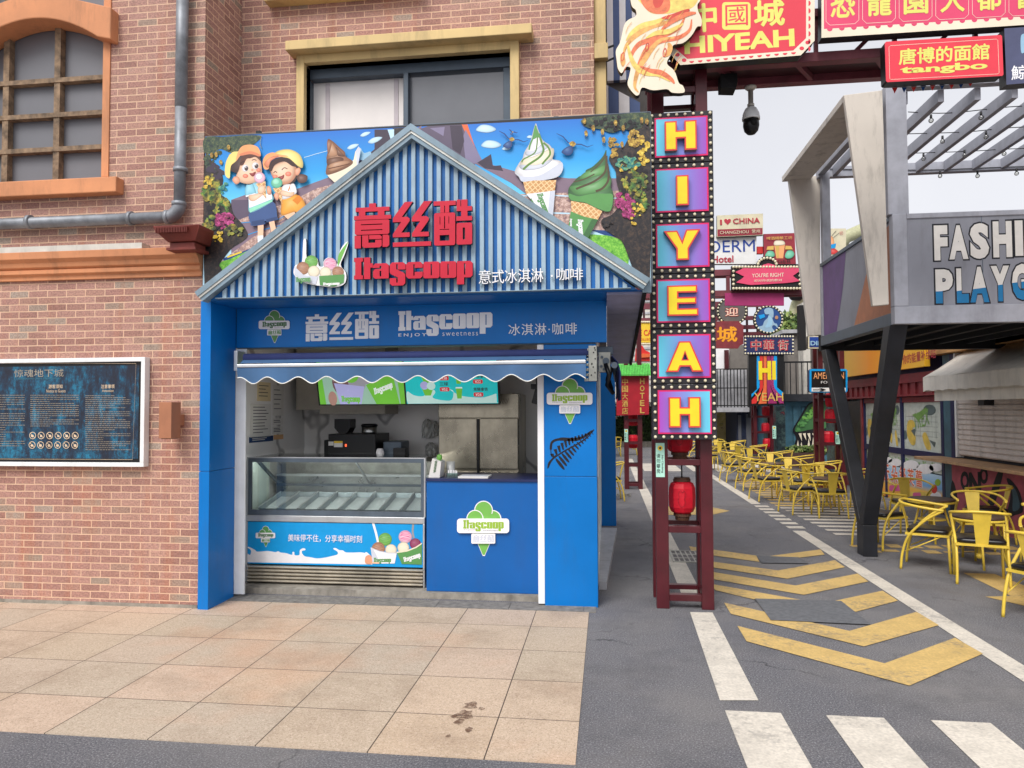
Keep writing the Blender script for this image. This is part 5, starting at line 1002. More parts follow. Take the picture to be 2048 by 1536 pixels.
# chocolate soft ice in a tub
pc.poly(W([(972,485),(1000,525),(1040,562),(1075,570),(1215,470),(1228,400),(1243,310),(1226,288),(1200,330),(1188,390),(1130,445),(1000,505)]),'p_cream'); pc.poly(W([(1228,400),(1243,310),(1226,288),(1205,330),(1215,470)]),'p_shade'); pc.sm(W([(990,235),(1030,250),(1080,295),(1120,330),(1130,365),(1180,400),(1170,430),(1100,470),(1000,505),(975,490),(985,420),(980,380),(990,320)]),'p_choc')
pc.sm(W([(1000,250),(1030,270),(1060,330),(1060,360),(1010,370),(990,340)]),'p_choc3'); pc.sm(W([(985,390),(1060,370),(1110,380),(1090,420),(1000,440)]),'p_choc2'); pc.sm(W([(1000,430),(1090,400),(1160,405),(1100,450),(1010,480)]),'p_choc3'); pc.sm(W([(1050,290),(1100,340),(1120,365),(1070,360),(1060,320)]),'p_choc2'); pc.line(W([(990,460),(1080,440),(1160,420)]),2,'p_choc2'); pc.sm(W([(985,255),(1000,240),(1020,262),(1005,330),(990,340)]),'p_choc')
# boy
pc.poly(W([(455,880),(500,880),(497,975),(455,975)]),'p_skin'); pc.poly(W([(540,860),(580,850),(598,940),(560,950)]),'p_skin'); pc.poly(W([(453,972),(497,968),(498,1015),(456,1030)]),'p_white'); pc.poly(W([(556,945),(595,935),(590,950),(556,960)]),'p_white')
pc.poly(W(spl([(395,795),(570,710),(605,830),(600,850),(520,870),(515,855),(505,885),(410,895),(400,870)],4)),'p_jean'); pc.poly(W([(408,862),(505,845),(508,885),(412,892)]),'p_jean2'); pc.poly(W([(518,845),(602,825),(602,850),(522,870)]),'p_jean2')
pc.sm(W([(375,580),(430,560),(520,590),(555,640),(568,705),(400,795),(385,700)]),'p_shirt'); pc.poly(W([(385,690),(560,640),(566,690),(390,760)]),'p_white'); pc.poly(W([(388,765),(566,694),(568,710),(396,795)]),'p_mint'); pc.sm(W([(358,620),(375,575),(410,565),(430,600),(440,650),(400,660),(365,672)]),'p_shirt'); pc.poly(W([(362,665),(438,645),(440,655),(366,676)]),'p_white')
pc.sm(W([(385,665),(430,655),(470,640),(500,610),(515,640),(480,670),(430,705),(395,700)]),'p_skin'); 
pc.sm(W([(245,470),(300,500),(330,560),(400,580),(480,520),(488,480),(478,420),(470,360),(440,320),(320,330),(250,400)]),'p_hair'); pc.sm(W([(325,420),(350,385),(440,355),(475,390),(488,470),(480,520),(440,560),(380,575),(320,560),(290,520),(310,470)]),'p_skin'); pc.sm(W([(262,550),(275,520),(310,525),(318,560),(290,578)]),'p_skin2'); pc.sm(W([(318,430),(325,390),(350,360),(440,330),(478,400),(440,370),(400,380),(370,385),(345,430)]),'p_hair2')
pc.sm(W([(205,500),(215,400),(260,335),(310,325),(340,290),(320,350),(290,400),(250,440),(240,530)]),'p_cap'); pc.sm(W([(305,330),(340,285),(400,275),(450,290),(475,330),(470,365),(400,345),(330,355),(290,400)]),'p_brim'); pc.sm(W([(320,345),(400,325),(470,350),(470,365),(400,348),(330,360)]),'p_brim2')
for ex,ey in ((360,455),(437,437)): pc.ell(*W([(ex,ey)])[0],6.6,7.2,'p_white'); pc.ell(*W([(ex+8,ey+2)])[0],3.8,4.6,'p_hair'); pc.ell(*W([(ex+4,ey-8)])[0],1.2,1.3,'p_white')
pc.line(W([(322,420),(345,403),(358,408)]),1.4,'p_hair'); pc.line(W([(410,395),(430,388),(446,396)]),1.4,'p_hair'); pc.ell(*W([(414,468)])[0],2.4,1.8,'p_skin2'); pc.sm(W([(392,495),(415,492),(440,482),(432,510),(412,518)]),'p_mouth'); pc.ell(*W([(362,515)])[0],5.5,4,'p_blush'); pc.ell(*W([(462,470)])[0],4.5,3.6,'p_blush')
pc.poly(W([(440,575),(515,555),(520,690)]),'waffle'); pc.ell(*W([(470,528)])[0],11.4,11,'p_pinkice'); pc.ell(*W([(466,520)])[0],7,6.4,'p_white')
pc.sm(W([(455,620),(475,590),(505,590),(512,620),(490,650),(465,650)]),'p_skin'); pc.sm(W([(525,600),(545,592),(560,620),(555,655),(530,650)]),'p_skin2')
# girl
pc.poly(W([(640,800),(740,790),(745,830),(690,850)]),'p_skin'); pc.sm(W([(640,690),(720,650),(790,680),(822,740),(800,775),(760,800),(735,790),(640,815),(635,740)]),'p_orange'); pc.poly(W([(720,700),(770,660),(800,690),(760,735)]),'p_orange2')
pc.sm(W([(640,600),(700,570),(740,600),(755,640),(735,650),(700,680),(640,690)]),'p_white'); pc.line(W([(715,560),(700,600),(690,630)]),2.2,'p_orange2'); pc.sm(W([(700,590),(735,575),(755,640),(720,655)]),'p_white')
pc.sm(W([(540,440),(560,500),(600,560),(660,580),(740,560),(760,470),(720,400),(600,380)]),'p_hair'); pc.sm(W([(755,520),(790,500),(835,515),(830,555),(795,570),(765,560)]),'p_hair2'); pc.sm(W([(555,470),(600,420),(700,390),(750,450),(745,520),(700,570),(640,580),(580,540)]),'p_skin2'); pc.sm(W([(560,470),(600,425),(700,400),(735,450),(725,520),(690,555),(630,560),(585,530)]),'p_skin'); pc.sm(W([(740,470),(770,450),(785,470),(770,505),(745,510)]),'p_skin2'); pc.sm(W([(548,450),(590,385),(700,370),(770,440),(720,440),(660,405),(590,430),(562,480)]),'p_hair')
pc.sm(W([(580,350),(620,320),(700,312),(770,345),(800,400),(800,450),(770,445),(700,385),(640,370)]),'p_cap'); pc.sm(W([(495,400),(520,355),(570,335),(620,350),(690,365),(600,375),(545,410),(540,460),(505,460)]),'p_brim'); pc.sm(W([(505,420),(560,370),(620,362),(560,400),(535,455)]),'p_brim2')
pc.line(W(spl([(578,492),(590,480),(604,490)],4,False)),1.5,'p_hair'); pc.line(W(spl([(640,470),(660,452),(684,462)],4,False)),1.5,'p_hair'); pc.sm(W([(610,525),(640,515),(658,505),(655,530),(635,545)]),'p_mouth'); pc.ell(*W([(690,500)])[0],6,4.6,'p_blush'); pc.ell(*W([(590,520)])[0],5,3.6,'p_blush')
pc.poly(W([(572,610),(640,600),(645,730)]),'waffle'); pc.ell(*W([(602,568)])[0],11.4,10.6,'p_mint2'); pc.ell(*W([(596,560)])[0],7.4,6.4,'p_mint')
pc.sm(W([(625,640),(650,625),(700,640),(735,640),(720,670),(650,668)]),'p_skin'); pc.sm(W([(580,660),(600,640),(620,660),(610,700),(590,690)]),'p_skin2')
pc.mb.build('printed_picture',bi)
random.seed(5)
mat('stripe_blue',(84,104,150),.6,var=.06)
# ------------------------------------------------------------------ lit letter tower
def inset(pts,d):
    n=len(pts); A=sum(pts[i][0]*pts[(i+1)%n][1]-pts[(i+1)%n][0]*pts[i][1] for i in range(n)); s=1 if A>0 else -1; o=[]
    for i in range(n):
        p0,p1,p2=Vector(pts[i-1]),Vector(pts[i]),Vector(pts[(i+1)%n]); a=(p1-p0).normalized(); b=(p2-p1).normalized()
        na=Vector((-a.y,a.x))*s; nb=Vector((-b.y,b.x))*s; m_=(na+nb); m_=m_/max(.3,m_.length_squared)*2*.5*2/1 if False else m_/max(.25,(1+na.dot(nb)))
        o.append(tuple(p1+m_*d))
    return o
LET={'H':[[(0,0),(.38,0),(.38,.40),(.62,.40),(.62,0),(1,0),(1,1),(.62,1),(.62,.67),(.38,.67),(.38,1),(0,1)]],'I':[[(0,0),(1,0),(1,1),(0,1)]],
 'Y':[[(.34,0),(.68,0),(.68,.37),(1,1),(.61,1),(.5,.63),(.37,.97),(0,.97),(.34,.37)]],'E':[[(0,0),(1,0),(1,.24),(.36,.24),(.36,.39),(.94,.39),(.94,.61),(.36,.61),(.36,.76),(.97,.76),(.97,1),(0,1)]],
 'A':[[(0,0),(.33,0),(.39,.17),(.64,.17),(.70,0),(1,0),(.66,1),(.36,1)],[(.45,.40),(.58,.40),(.515,.62)]]}
bm_=MB(); bm_.lathe((0,0,0),[(.0125,0),(.0125,.006),(.011,.013),(.006,.017)],'bulb',10); _bo=bm_.build('bulb'); bulb_me=_bo.data; bpy.data.objects.remove(_bo)
for v in bulb_me.vertices: v.co=Vector((v.co.x,-v.co.z,v.co.y))
bm_=MB(); bm_.ball((0,0,0),.03,'bulb',6); _bo=bm_.build('bulb'); bulb_far=_bo.data; bpy.data.objects.remove(_bo)
def bulb(p,parent,me=None):
    o=bpy.data.objects.new('bulb',me or bulb_me); COL.objects.link(o); o.parent=parent; o.location=Vector(p)-base(parent); return o
lt=thing('sign_tower','dark red lattice tower carrying the tall letter sign beside the kiosk','tower',(.6,6.2,0))
TX0,TX1=.385,.835; TYf,TYb=6.03,6.46
def post(x0,x1,y0,y1,z1): q=MB(); q.box(x0,x1,y0,y1,0,z1,'maroon'); q.build('post',lt,bevel=.004)
post(TX0,TX0+.10,TYf,TYf+.085,4.5); post(TX1-.095,TX1,TYf,TYf+.085,4.5); post(TX0-.005,TX0+.075,TYb-.08,TYb,4.5); post(TX1-.085,TX1-.005,TYb-.08,TYb,4.5)
def rail(z0,z1):
    q=MB(); q.box(TX0+.1005,TX1-.0955,TYf+.005,TYf+.07,z0,z1,'maroon'); q.build('rail',lt,bevel=.003)
    q=MB(); q.box(TX0+.0755,TX1-.0855,TYb-.07,TYb-.01,z0+.01,z1-.005,'maroon'); q.build('rail',lt)
    q=MB(); q.box(TX0+.02,TX0+.07,TYf+.0855,TYb-.0805,z0+.006,z1-.006,'maroon'); q.build('rail',lt); q=MB(); q.box(TX1-.075,TX1-.02,TYf+.0855,TYb-.0805,z0+.006,z1-.006,'maroon'); q.build('rail',lt)
for y0,y1 in ((919,931),(1053,1066),(1190,1203)): rail(P(1370,y1,TYf).z,P(1370,y0,TYf).z)
for z in (1.75,2.4,3.1,3.8,4.2): rail(z,z+.05)
YB1=5.90; bx0=P(1302,560,YB1).x; bx1=P(1430,560,YB1).x
bnd=[223,325.5,436,547,657,768,880]; 
info=[('H',(1330,240,1393,302),'topmost letter box of the tower, yellow H on blue to purple'),('I',(1352.5,350,1377,411),'letter box with yellow I, second from the top of the tower'),('Y',(1328,458,1401,521),'letter box with yellow Y on blue to purple'),('E',(1335,570,1396,632),'letter box with yellow E on blue to purple'),('A',(1332,682,1406,744),'letter box with yellow A on blue to purple'),('H',(1338,794,1401,855),'lowest letter box of the tower, yellow H on purple to blue')]
for k,(ch,bxx,lab) in enumerate(info):
    z1=P(1365,bnd[k],YB1).z-.003; z0=P(1365,bnd[k+1],YB1).z+.003
    t_=thing('letter_box',lab,'letter box',((bx0+bx1)/2,YB1,z0),'letter boxes of the tall tower sign')
    q=MB(); q.box(bx0,bx1,YB1,YB1+.125,z0,z1,'box_black'); q.build('box',t_,bevel=.004)
    mx_,mz=.042,.045; q=MB(); q.box(bx0+mx_,bx1-mx_,YB1-.012,YB1-.0005,z0+mz,z1-mz,'pink_edge'); q.build('edge',t_)
    q=MB(); q.box(bx0+mx_+.012,bx1-mx_-.012,YB1-.0135,YB1-.0125,z0+mz+.012,z1-mz-.012,'panel_gradient_back' if k==5 else 'panel_gradient'); q.build('panel',t_)
    a=P(bxx[0],bxx[3],YB1-.06); b=P(bxx[2],bxx[1],YB1-.06); w_,h_=b.x-a.x,b.z-a.z; cx_=(a.x+b.x)/2
    if ch=='I': a.x,b.x=a.x,b.x
    loops=[[(a.x+u*w_,a.z+v_*h_) for u,v_ in L] for L in LET[ch]]
    me=curve_mesh(loops,.5); q=MB(); d=([v.co.copy() for v in me.vertices],[list(p.vertices) for p in me.polygons]); bpy.data.meshes.remove(me)
    V=[Vector((v.x,YB1-.014-(v.z+.5)*.05,v.y)) for v in d[0]]; fr_f=[f for f in d[1] if all(d[0][i].z>.49 for i in f)]; sd=[f for f in d[1] if f not in fr_f]
    q.raw(V,fr_f,'red_edge'); q.raw(V,sd,'grey_edge'); q.build('letter',t_)
    ins=[inset(loops[0],.0115)]+[inset(L,-.008) for L in loops[1:]]
    me=curve_mesh(ins,.5); q=MB(); d=([v.co.copy() for v in me.vertices],[list(p.vertices) for p in me.polygons]); bpy.data.meshes.remove(me)
    q.raw([Vector((v.x,YB1-.0642-(v.z+.5)*.0012,v.y)) for v in d[0]],d[1],'yellow_letter'); q.build('letter_face',t_)
    for i in range(8):
        x=bx0+.021+(bx1-bx0-.042)*i/7
        bulb((x,YB1-.0005,z1-.022),t_); bulb((x,YB1-.0005,z0+.022),t_)
    for i in range(1,6):
        z=z0+.022+(z1-z0-.044)*i/6; bulb((bx0+.021,YB1-.0005,z),t_); bulb((bx1-.021,YB1-.0005,z),t_)
def sticker(p,w_,h_,lab,Y):
    t_=thing('warning_sticker',lab,'sticker',(p.x,Y,p.z)); q=MB(); q.box(p.x,p.x+w_,Y-.003,Y-.0005,p.z,p.z+h_,'mint'); q.build('plate',t_)
    q=MB(); q.face([(p.x+w_/2+w_*.3*math.cos(a),Y-.0036,p.z+h_*.85+w_*.3*math.sin(a)) for a in [k*.5236 for k in range(12)]],'p_yellow'); q.face([(p.x+w_/2+w_*.14*math.cos(a),Y-.0042,p.z+h_*.85+w_*.14*math.sin(a)) for a in [k*.7854 for k in range(8)]],'p_dark')
    for k,ch in enumerate('请勿攀爬'): z=p.z+h_*(.56-.15*k); fit(q,text_mesh(ch,.01),(p.x+w_*.08,Y-.0036,z),(p.x+w_*.5,Y-.0036,z),(p.x+w_*.08,Y-.0036,z+h_*.125),.0005,'p_dark')
    fit(q,text_mesh('No Climbing',.01),(p.x+w_*.60,Y-.0036,p.z+h_*.64),(p.x+w_*.60,Y-.0036,p.z+h_*.12),(p.x+w_*.86,Y-.0036,p.z+h_*.64),.0005,'p_dark'); q.build('lettering',t_)
sticker(P(1312,954,TYf),.07,.275,'pale green no climbing sticker on the left post of the near letter tower',TYf)
def lantern(c,r,h,lab,group,wire=.1,far=False):
    t_=thing('lantern',lab,'lantern',c,group)
    n=8; q=MB(); prof=[(r*.62,-h/2),(r*.86,-h*.44),(r,-h*.30),(r*1.03,0),(r,h*.30),(r*.86,h*.44),(r*.62,h/2)]
    q.lathe(c,prof,'lantern_red',n if not far else 8,smooth=False); q.build('paper_body',t_,bevel=0 if far else .004)
    if not far:
        q=MB()
        for z0,z1,rr in ((h*.5,h*.5+.02,.66),(h*.52,h*.52+.028,.60)): q.lathe(c,[(r*rr,z0+.0005),(r*rr,z1)],'bronze',20,False)
        q.build('top_cap',t_); q=MB(); q.lathe(c,[(r*.66,-h*.5-.001),(r*.66,-h*.5-.022)],'bronze',20,False); q.lathe(c,[(r*.52,-h*.5-.0222),(r*.56,-h*.5-.035),(r*.52,-h*.5-.055)],'bronze',20,False); q.build('bottom_cap',t_)
        q=MB(); q.tube([(c[0],c[1],c[2]+h*.5+.02),(c[0],c[1],c[2]+h*.5+.02+wire)],.006,'black',8); q.build('cord',t_)
        q=MB()   # the fine line drawing on the paper
        pts=[(.55,.2),(.7,.28),(.78,.2),(.92,.26),(1.02,.16),(.98,.04),(.9,-.02),(1.0,-.1),(.92,-.24),(.74,-.3),(.58,-.2),(.52,-.05),(.6,.05),(.55,.2)]
        for A,B in zip(pts,pts[1:]):
            L=[]
            for u,v_ in (A,B): an=R(-150+u*70); rr=r*1.0; L.append((c[0]+rr*math.cos(an),c[1]+rr*math.sin(an)-.004,c[2]+h*.9*v_))
            q.tube(L,.0011,'maroon_dark',4)
        q.build('drawing',t_)
    return t_
lantern((.615,6.25,.868),.108,.265,'red paper lantern hanging lowest in the near letter tower','lanterns in the near letter tower',wire=.12); lantern((.60,6.25,1.375),.108,.265,'red paper lantern half hidden behind the lowest letter box','lanterns in the near letter tower',wire=.2)
# ------------------------------------------------------------------ overhead gantry
gt=thing('overhead_gantry','dark red steel gantry bridging the street above the letter tower','gantry',(2.4,6.25,4.3))
GZ=4.39; GX=5.2
for y0,y1 in ((6.03,6.12),(6.40,6.49)):
    q=MB(); q.box(.36,GX,y0,y1,GZ,GZ+.075,'gantry_red'); q.build('chord',gt,bevel=.003)
q=MB(); q.box(.36,GX,6.121,6.399,GZ+.06,GZ+.07,'maroon_dark'); q.build('deck',gt)
for k in range(7):
    x=.95+.62*k; q=MB(); q.bar((x,6.12,GZ+.03),(x+.18,6.40,GZ+.03),.035,.05,'gantry_red'); q.build('brace',gt)
for k in range(16):
    x=.5+.3*k; q=MB(); q.bar((x,6.07,GZ+.075),(x+(.15 if k%2 else -.15)+.15,6.07,GZ+.37),.03,.03,'gantry_red'); q.build('lattice_bar',gt)
q=MB(); q.box(.36,GX,6.03,6.12,GZ+.37,GZ+.43,'gantry_red'); q.build('chord',gt)
for y in (6.03,6.40): q=MB(); q.box(GX-.1,GX,y,y+.09,0,GZ-.001,'maroon'); q.build('far_post',gt)
q=MB(); p=P(1283,182,6.1); q.box(.36,.47,6.121,6.2,p.z-.2,GZ-.001,'gantry_red'); q.build('hanger',gt)
# phoenix cut-out
ph=thing('cutout_sign','cut-out sign of a flame coloured bird tail above the letter tower','cut-out sign',(.4,5.75,4.4))
Zp=lambda L:[(1220+x*.21484,y*.21484) for x,y in L]
Yp=5.76; o_=Zp(spl([(190,-20),(205,60),(240,95),(240,150),(170,185),(130,240),(95,390),(55,470),(62,560),(75,640),(110,680),(145,625),(190,630),(180,700),(165,790),(230,880),(270,880),(300,815),(400,840),(530,830),(580,862),(690,860),(680,800),(640,770),(600,660),(530,590),(570,500),(590,420),(680,400),(760,330),(810,250),(850,240),(850,170),(820,100),(815,40),(840,0),(830,-90),(700,-220),(520,-300),(330,-280),(200,-150)],4))
q=MB(); q.prism([(p.x,Yp,p.z) for p in (P(a,b,Yp) for a,b in o_)],(0,.06,0),'sign_cream','black'); q.build('board',ph)
mat('flame_a',(238,170,96),.4,var=.2,scale=20); mat('flame_b',(228,120,80),.4,var=.2,scale=20); mat('flame_c',(240,206,110),.4,var=.15,scale=20); mat('flame_d',(206,70,56),.4,var=.1)
pc=Pic(Yp-.0005,step=.0002)
pc.poly(Zp(spl([(250,-60),(300,40),(380,120),(500,130),(640,110),(780,60),(800,-60),(500,-200)],4)),'flame_c'); pc.poly(Zp(spl([(280,-40),(330,80),(430,130),(540,110),(560,20),(520,-60),(400,-120)],4)),'flame_b'); pc.poly(Zp(spl([(400,0),(420,70),(470,60),(500,-10),(450,-60)],4)),'flame_d')
for c_,L in (('flame_a',[(620,150),(520,210),(380,250),(240,330),(150,430),(120,540)]),('flame_b',[(700,150),(640,260),(500,330),(350,380),(260,420),(200,520),(230,620)]),('flame_c',[(560,140),(440,200),(300,240),(200,310),(150,380)]),('flame_b',[(760,180),(740,280),(640,350),(480,380),(360,440),(300,540),(260,640),(240,720),(235,820)]),('flame_a',[(600,350),(480,370),(400,440),(330,540),(260,660),(230,800),(265,860)]),('flame_c',[(160,400),(190,520),(240,620),(330,680),(450,700),(560,760)]),('flame_b',[(280,620),(380,660),(480,680),(570,740),(600,780)]),('flame_a',[(540,400),(560,440),(540,500),(500,530)]),('flame_a',[(110,500),(120,570),(118,620)]),('flame_d',[(740,90),(600,150),(480,170)]),('flame_b',[(800,120),(700,140),(560,210),(460,300)]),('flame_c',[(680,220),(560,290),(430,310),(330,360)])):
    s_=spl(L,5,False); n_=len(s_); pc.line(Zp(s_),[1.5+9*math.sin(math.pi*min(1,(i+1)/n_)) for i in range(n_)],c_)
for x,y in ((118,530),(345,440),(508,490)): pc.line(Zp(ell(x,y,14,40,14,10)),1.6,'flame_d',True); pc.poly(Zp(ell(x,y+8,6,16,10,10)),'flame_a')
for k in range(26):
    x=random.uniform(180,700); y=random.uniform(100,700); pc.line(Zp(spl([(x,y),(x-40,y+50),(x-60,y+110)],3,False)),[.6,1,1,1,1,.8,.4],random.choice(('flame_a','flame_b','flame_c')))
    pc.k-=.6
pc.mb.build('picture',ph)
# red city sign
def sign(lab,Y,pts,depth,face_,edge='black',name='sign_board',group=None):
    q=[P(a,b,Y) for a,b in pts]; t_=thing(name,lab,'sign',(sum(p.x for p in q)/len(q),Y,min(p.z for p in q)),group)
    m_=MB(); m_.prism([(p.x,Y,p.z) for p in q],(0,depth,0),face_,edge); m_.build('board',t_); return t_
Ys=5.84
hs_=sign('red eight sided sign with yellow characters over HIYEAH on the gantry',Ys,Zp([(560,-330),(660,-420),(1800,-520),(1905,-420),(1905,378),(1775,515),(655,605),(560,500)]),.1,'sign_cream')
pc=Pic(Ys-.0005); pc.poly(Zp([(600,-300),(680,-380),(1770,-470),(1825,-400),(1825,355),(1705,470),(720,548),(600,445)]),'sign_red')
for k in range(13): x=760+79*k; y=568-6.8*k; pc.poly(Zp(ell(x,y,22,19,10,-5,0,180)),'sign_red'); pc.k-=1
for k in range(7): pc.poly(Zp(ell(1848,30+71*k,20,24,10,0,-90,90)),'sign_red'); pc.k-=1
for x,y in ((1840,395),(1785,450),(628,510),(690,560)): pc.poly(Zp(ell(x,y,22,18,10)),'sign_red'); pc.k-=1
def slant(t,L,m_,bold=.03,data=None):       # bottom-left, bottom-right, top-left in the photo
    pc.k+=1; y=pc.Y-pc.k*pc.step; V=[Vector((p.x,y,p.z)) for p in (P(*q,pc.Y) for q in L)]; fit(pc.mb,data or text_mesh(t,bold),*V,.0005,m_)
slant('HIYEAH',Zp([(695,505),(1720,428),(690,345)]),'sign_yellow',.035); slant('中',Zp([(760,310),(1000,290),(750,40)]),'sign_yellow',.035); 
pc.poly(Zp(rrect(1043,20,1308,278,30)),'sign_yellow'); slant('國',Zp([(1075,245),(1285,235),(1072,50)]),'sign_red',.0); slant('城',Zp([(1340,255),(1630,240),(1335,0)]),'sign_yellow',.045)
pc.mb.build('lettering',hs_)
# pink upper sign
Zr=lambda L:[(1640+x*.19922,y*.19922) for x,y in L]
pk=sign('pink upper gantry sign with yellow characters in octagon frames and toothed edge',5.86,Zr([(15,-260),(15,380),(2600,215),(2600,-420)]),.1,'sign_cream')
pc=Pic(5.8595); pc.poly(Zr([(40,-200),(40,290),(2600,130),(2600,-380)]),'sign_pink')
for k in range(21): x=98+121*k; pc.poly(Zr(ell(x,288-7.6*k,28,26,12,-4,0,180)),'sign_pink'); pc.k-=1
for k,ch in enumerate('恐龍園大都會'):
    x=60+367*k; y=-18*k; pc.line(Zr([(x,y-150),(x,y+215),(x+40,y+252),(x+290,y+238),(x+330,y+200),(x+330,y-165)]),.8,'sign_cream'); slant(ch,Zr([(x+45,y+185),(x+292,y+172),(x+45,y-75)]),'sign_yellow',.04)
pc.mb.build('lettering',pk)
tb=sign('small red rounded sign with yellow characters over tangbo',5.80,Zr([(650,432),(665,418),(1812,350),(1828,362),(1842,748),(1828,762),(675,825),(662,812)]),.1,'sign_red2')
pc=Pic(5.7995); pc.line(Zr([(692,470),(710,458),(1770,392),(1785,402),(1798,730),(1785,742),(715,798),(700,790)]),.7,'sign_cream',True); slant('唐博的面館',Zr([(790,655),(1702,598),(790,490)]),'sign_yellow',.04); slant('tangbo',Zr([(805,762),(1682,712),(805,665)]),'sign_yellow',.035); pc.mb.build('lettering',tb)
mat('sign_slate',(78,82,112),.5,var=.08)
wb=sign('dark slate sign with pale characters at the right end of the gantry',5.82,Zr([(1850,285),(1872,850),(2600,790),(2600,235)]),.1,'sign_slate')
pc=Pic(5.8195); pc.poly(Zr(spl([(2015,380),(2040,340),(2110,350),(2120,470),(2060,520),(2020,525)],4)),'p_tea'); slant('鯨鲜',Zr([(1920,805),(2240,785),(1920,660)]),'p_white',.02); pc.mb.build('lettering',wb)
q=MB()
bt=thing('bunting','string of small red and blue pennants under the small red sign','bunting',(2.6,6.0,4.1))
for k in range(9):
    x=722+95*k; y=875-7*k; pts=Zr([(x,y),(x+62,y-4),(x+28,y+62 if k!=8 else y+48)]); q=MB(); pp=[P(a,b,5.93) for a,b in pts]; q.prism([(p.x,5.93,p.z) for p in pp],(0,.003,0),'p_red' if k%2==0 else 'p_navy'); q.build('pennant',bt)
q=MB(); q.tube([P(*Zr([(640,880)])[0],5.932),P(*Zr([(1100,868)])[0],5.932),P(*Zr([(1640,825)])[0],5.932)],.003,'p_grey',6); q.build('cord',bt)
# loudspeaker and camera under the gantry
sp_=thing('loudspeaker','black loudspeaker hanging under the gantry','loudspeaker',(1.05,6.25,4.3)); a=P(1440,182,6.2); b=P(1475,146,6.2); q=MB(); q.prism([(a.x,6.16,a.z+.01),(b.x-.02,6.16,a.z+.0),(b.x,6.2,a.z+.06),(b.x,6.2,b.z),(a.x,6.16,b.z-.01)],(0,.15,0),'black_matt'); q.build('cabinet',sp_,bevel=.006)
q=MB(); q.box(a.x+.04,a.x+.07,6.2,6.26,b.z-.001,GZ+.01,'alu_dark'); q.build('bracket',sp_); q=MB(); q.lathe((0,0,0),[(.045,0),(.04,.006),(.02,.003)],'black',16); o=q.build('cone',sp_); o.rotation_euler=(R(90),0,0); o.location=Vector(((a.x+b.x)/2-.02,6.159,(a.z+b.z)/2))-base(sp_)
cc=thing('security_camera','white dome security camera with black lens ball hanging under the gantry','camera',(1.23,6.44,4.2)); YC=6.44; c0=P(1501,172,YC); 
zt=lambda y:P(1502,y,YC).z
q=MB(); q.lathe((c0.x,YC,0),[(.05,GZ-.0005),(.05,GZ-.012),(.03,GZ-.03)],'offwhite',20); q.lathe((c0.x,YC,0),[(.022,GZ-.031),(.022,zt(208)),(.03,zt(208)-.002),(.03,zt(213))],'offwhite',16); q.build('mount',cc)
q=MB(); q.lathe((c0.x,YC,0),[(.028,zt(213.5)),(.05,zt(218)),(.068,zt(227)),(.075,zt(236)),(.075,zt(240))],'white',24); q.build('housing',cc)
q=MB(); q.lathe((c0.x,YC,0),[(.066,zt(240.2)),(.068,zt(252)),(.058,zt(262)),(.034,zt(268)),(.01,zt(270))],'black',24); q.build('lens_ball',cc)
q=MB(); q.ball((c0.x+.01,YC-.05,zt(249)),.034,'rubber',14); q.build('lens',cc)
# striped awning block behind the tower
sb=thing('striped_canopy','blue and white striped canopy wall high behind the flame coloured sign','canopy',(.1,7.4,4.8))
YS=7.3; xl=P(1214,100,YS).x; xr_=P(1290,100,YS).x; zb_=P(1240,160,YS).z; n_=6; wv=(xr_-xl)/n_
for k in range(n_):
    q=MB(); m_='p_white' if k%2==0 else 'stripe_blue'; q.box(xl+wv*k,xl+wv*(k+1)-.0005,YS,YS+.06,zb_,6.6,m_); q.build('stripe',sb)
YS2=6.95; x0=P(1196,200,YS2).x; x1=P(1280,200,YS2).x; zl=P(1200,160,YS2).z; zr2=P(1278,205,YS2).z; wv=(x1-x0)/4
for k in range(4):
    a=x0+wv*k; b=x0+wv*(k+1)-.001; za=zl+(zr2-zl)*k/4; zc2=zl+(zr2-zl)*(k+1)/4; q=MB(); q.prism([(a,YS2,3.3),(b,YS2,3.3),(b,YS2,zc2),(a,YS2,za)],(0,.05,0),'p_white' if k%2==0 else 'stripe_blue'); q.build('stripe',sb)
q=MB(); q.box(xl-.02,xr_+.02,YS+.062,YS+.7,3.3,6.55,'plaster_dark'); q.build('frame',sb)
ds=thing('round_sign','small dark round sign on a bracket beside the brick corner','sign',(.05,6.9,4.9)); c1=P(1228,112,6.8); q=MB(); q.lathe((0,0,0),[(.13,-.02),(.135,0),(.13,.02)],'black_matt',24,False); o=q.build('disc',ds); o.rotation_euler=(R(90),0,0); o.location=Vector((c1.x,6.8,c1.z))-base(ds)
q=MB(); q.bar((-.07,6.8,c1.z+.05),(c1.x,6.8,c1.z+.1),.015,.015,'black'); q.bar((-.07,6.8,c1.z-.08),(c1.x,6.8,c1.z-.02),.015,.015,'black'); q.build('bracket',ds)
m,t,b=nodes('mural'); v=pos(t,1,1,1); f=noise(t,v,2.6,6,.75); t.links.new(ramp(t,f,[(.36,(24,26,32)),(.47,(44,66,70)),(.54,(84,110,104)),(.58,(30,36,60)),(.66,(150,70,60)),(.72,(36,40,46))]),b.inputs['Base Color'])
m,t,b=nodes('mural_yellow'); f=noise(t,pos(t),1.8,5,.7); t.links.new(ramp(t,f,[(.35,(90,110,140)),(.45,(206,190,110)),(.58,(232,214,150)),(.7,(120,90,60))]),b.inputs['Base Color'])
glass('glass_bulb',(240,240,236),.3)
mat('planter_brown',(78,54,50),.7,var=.15)
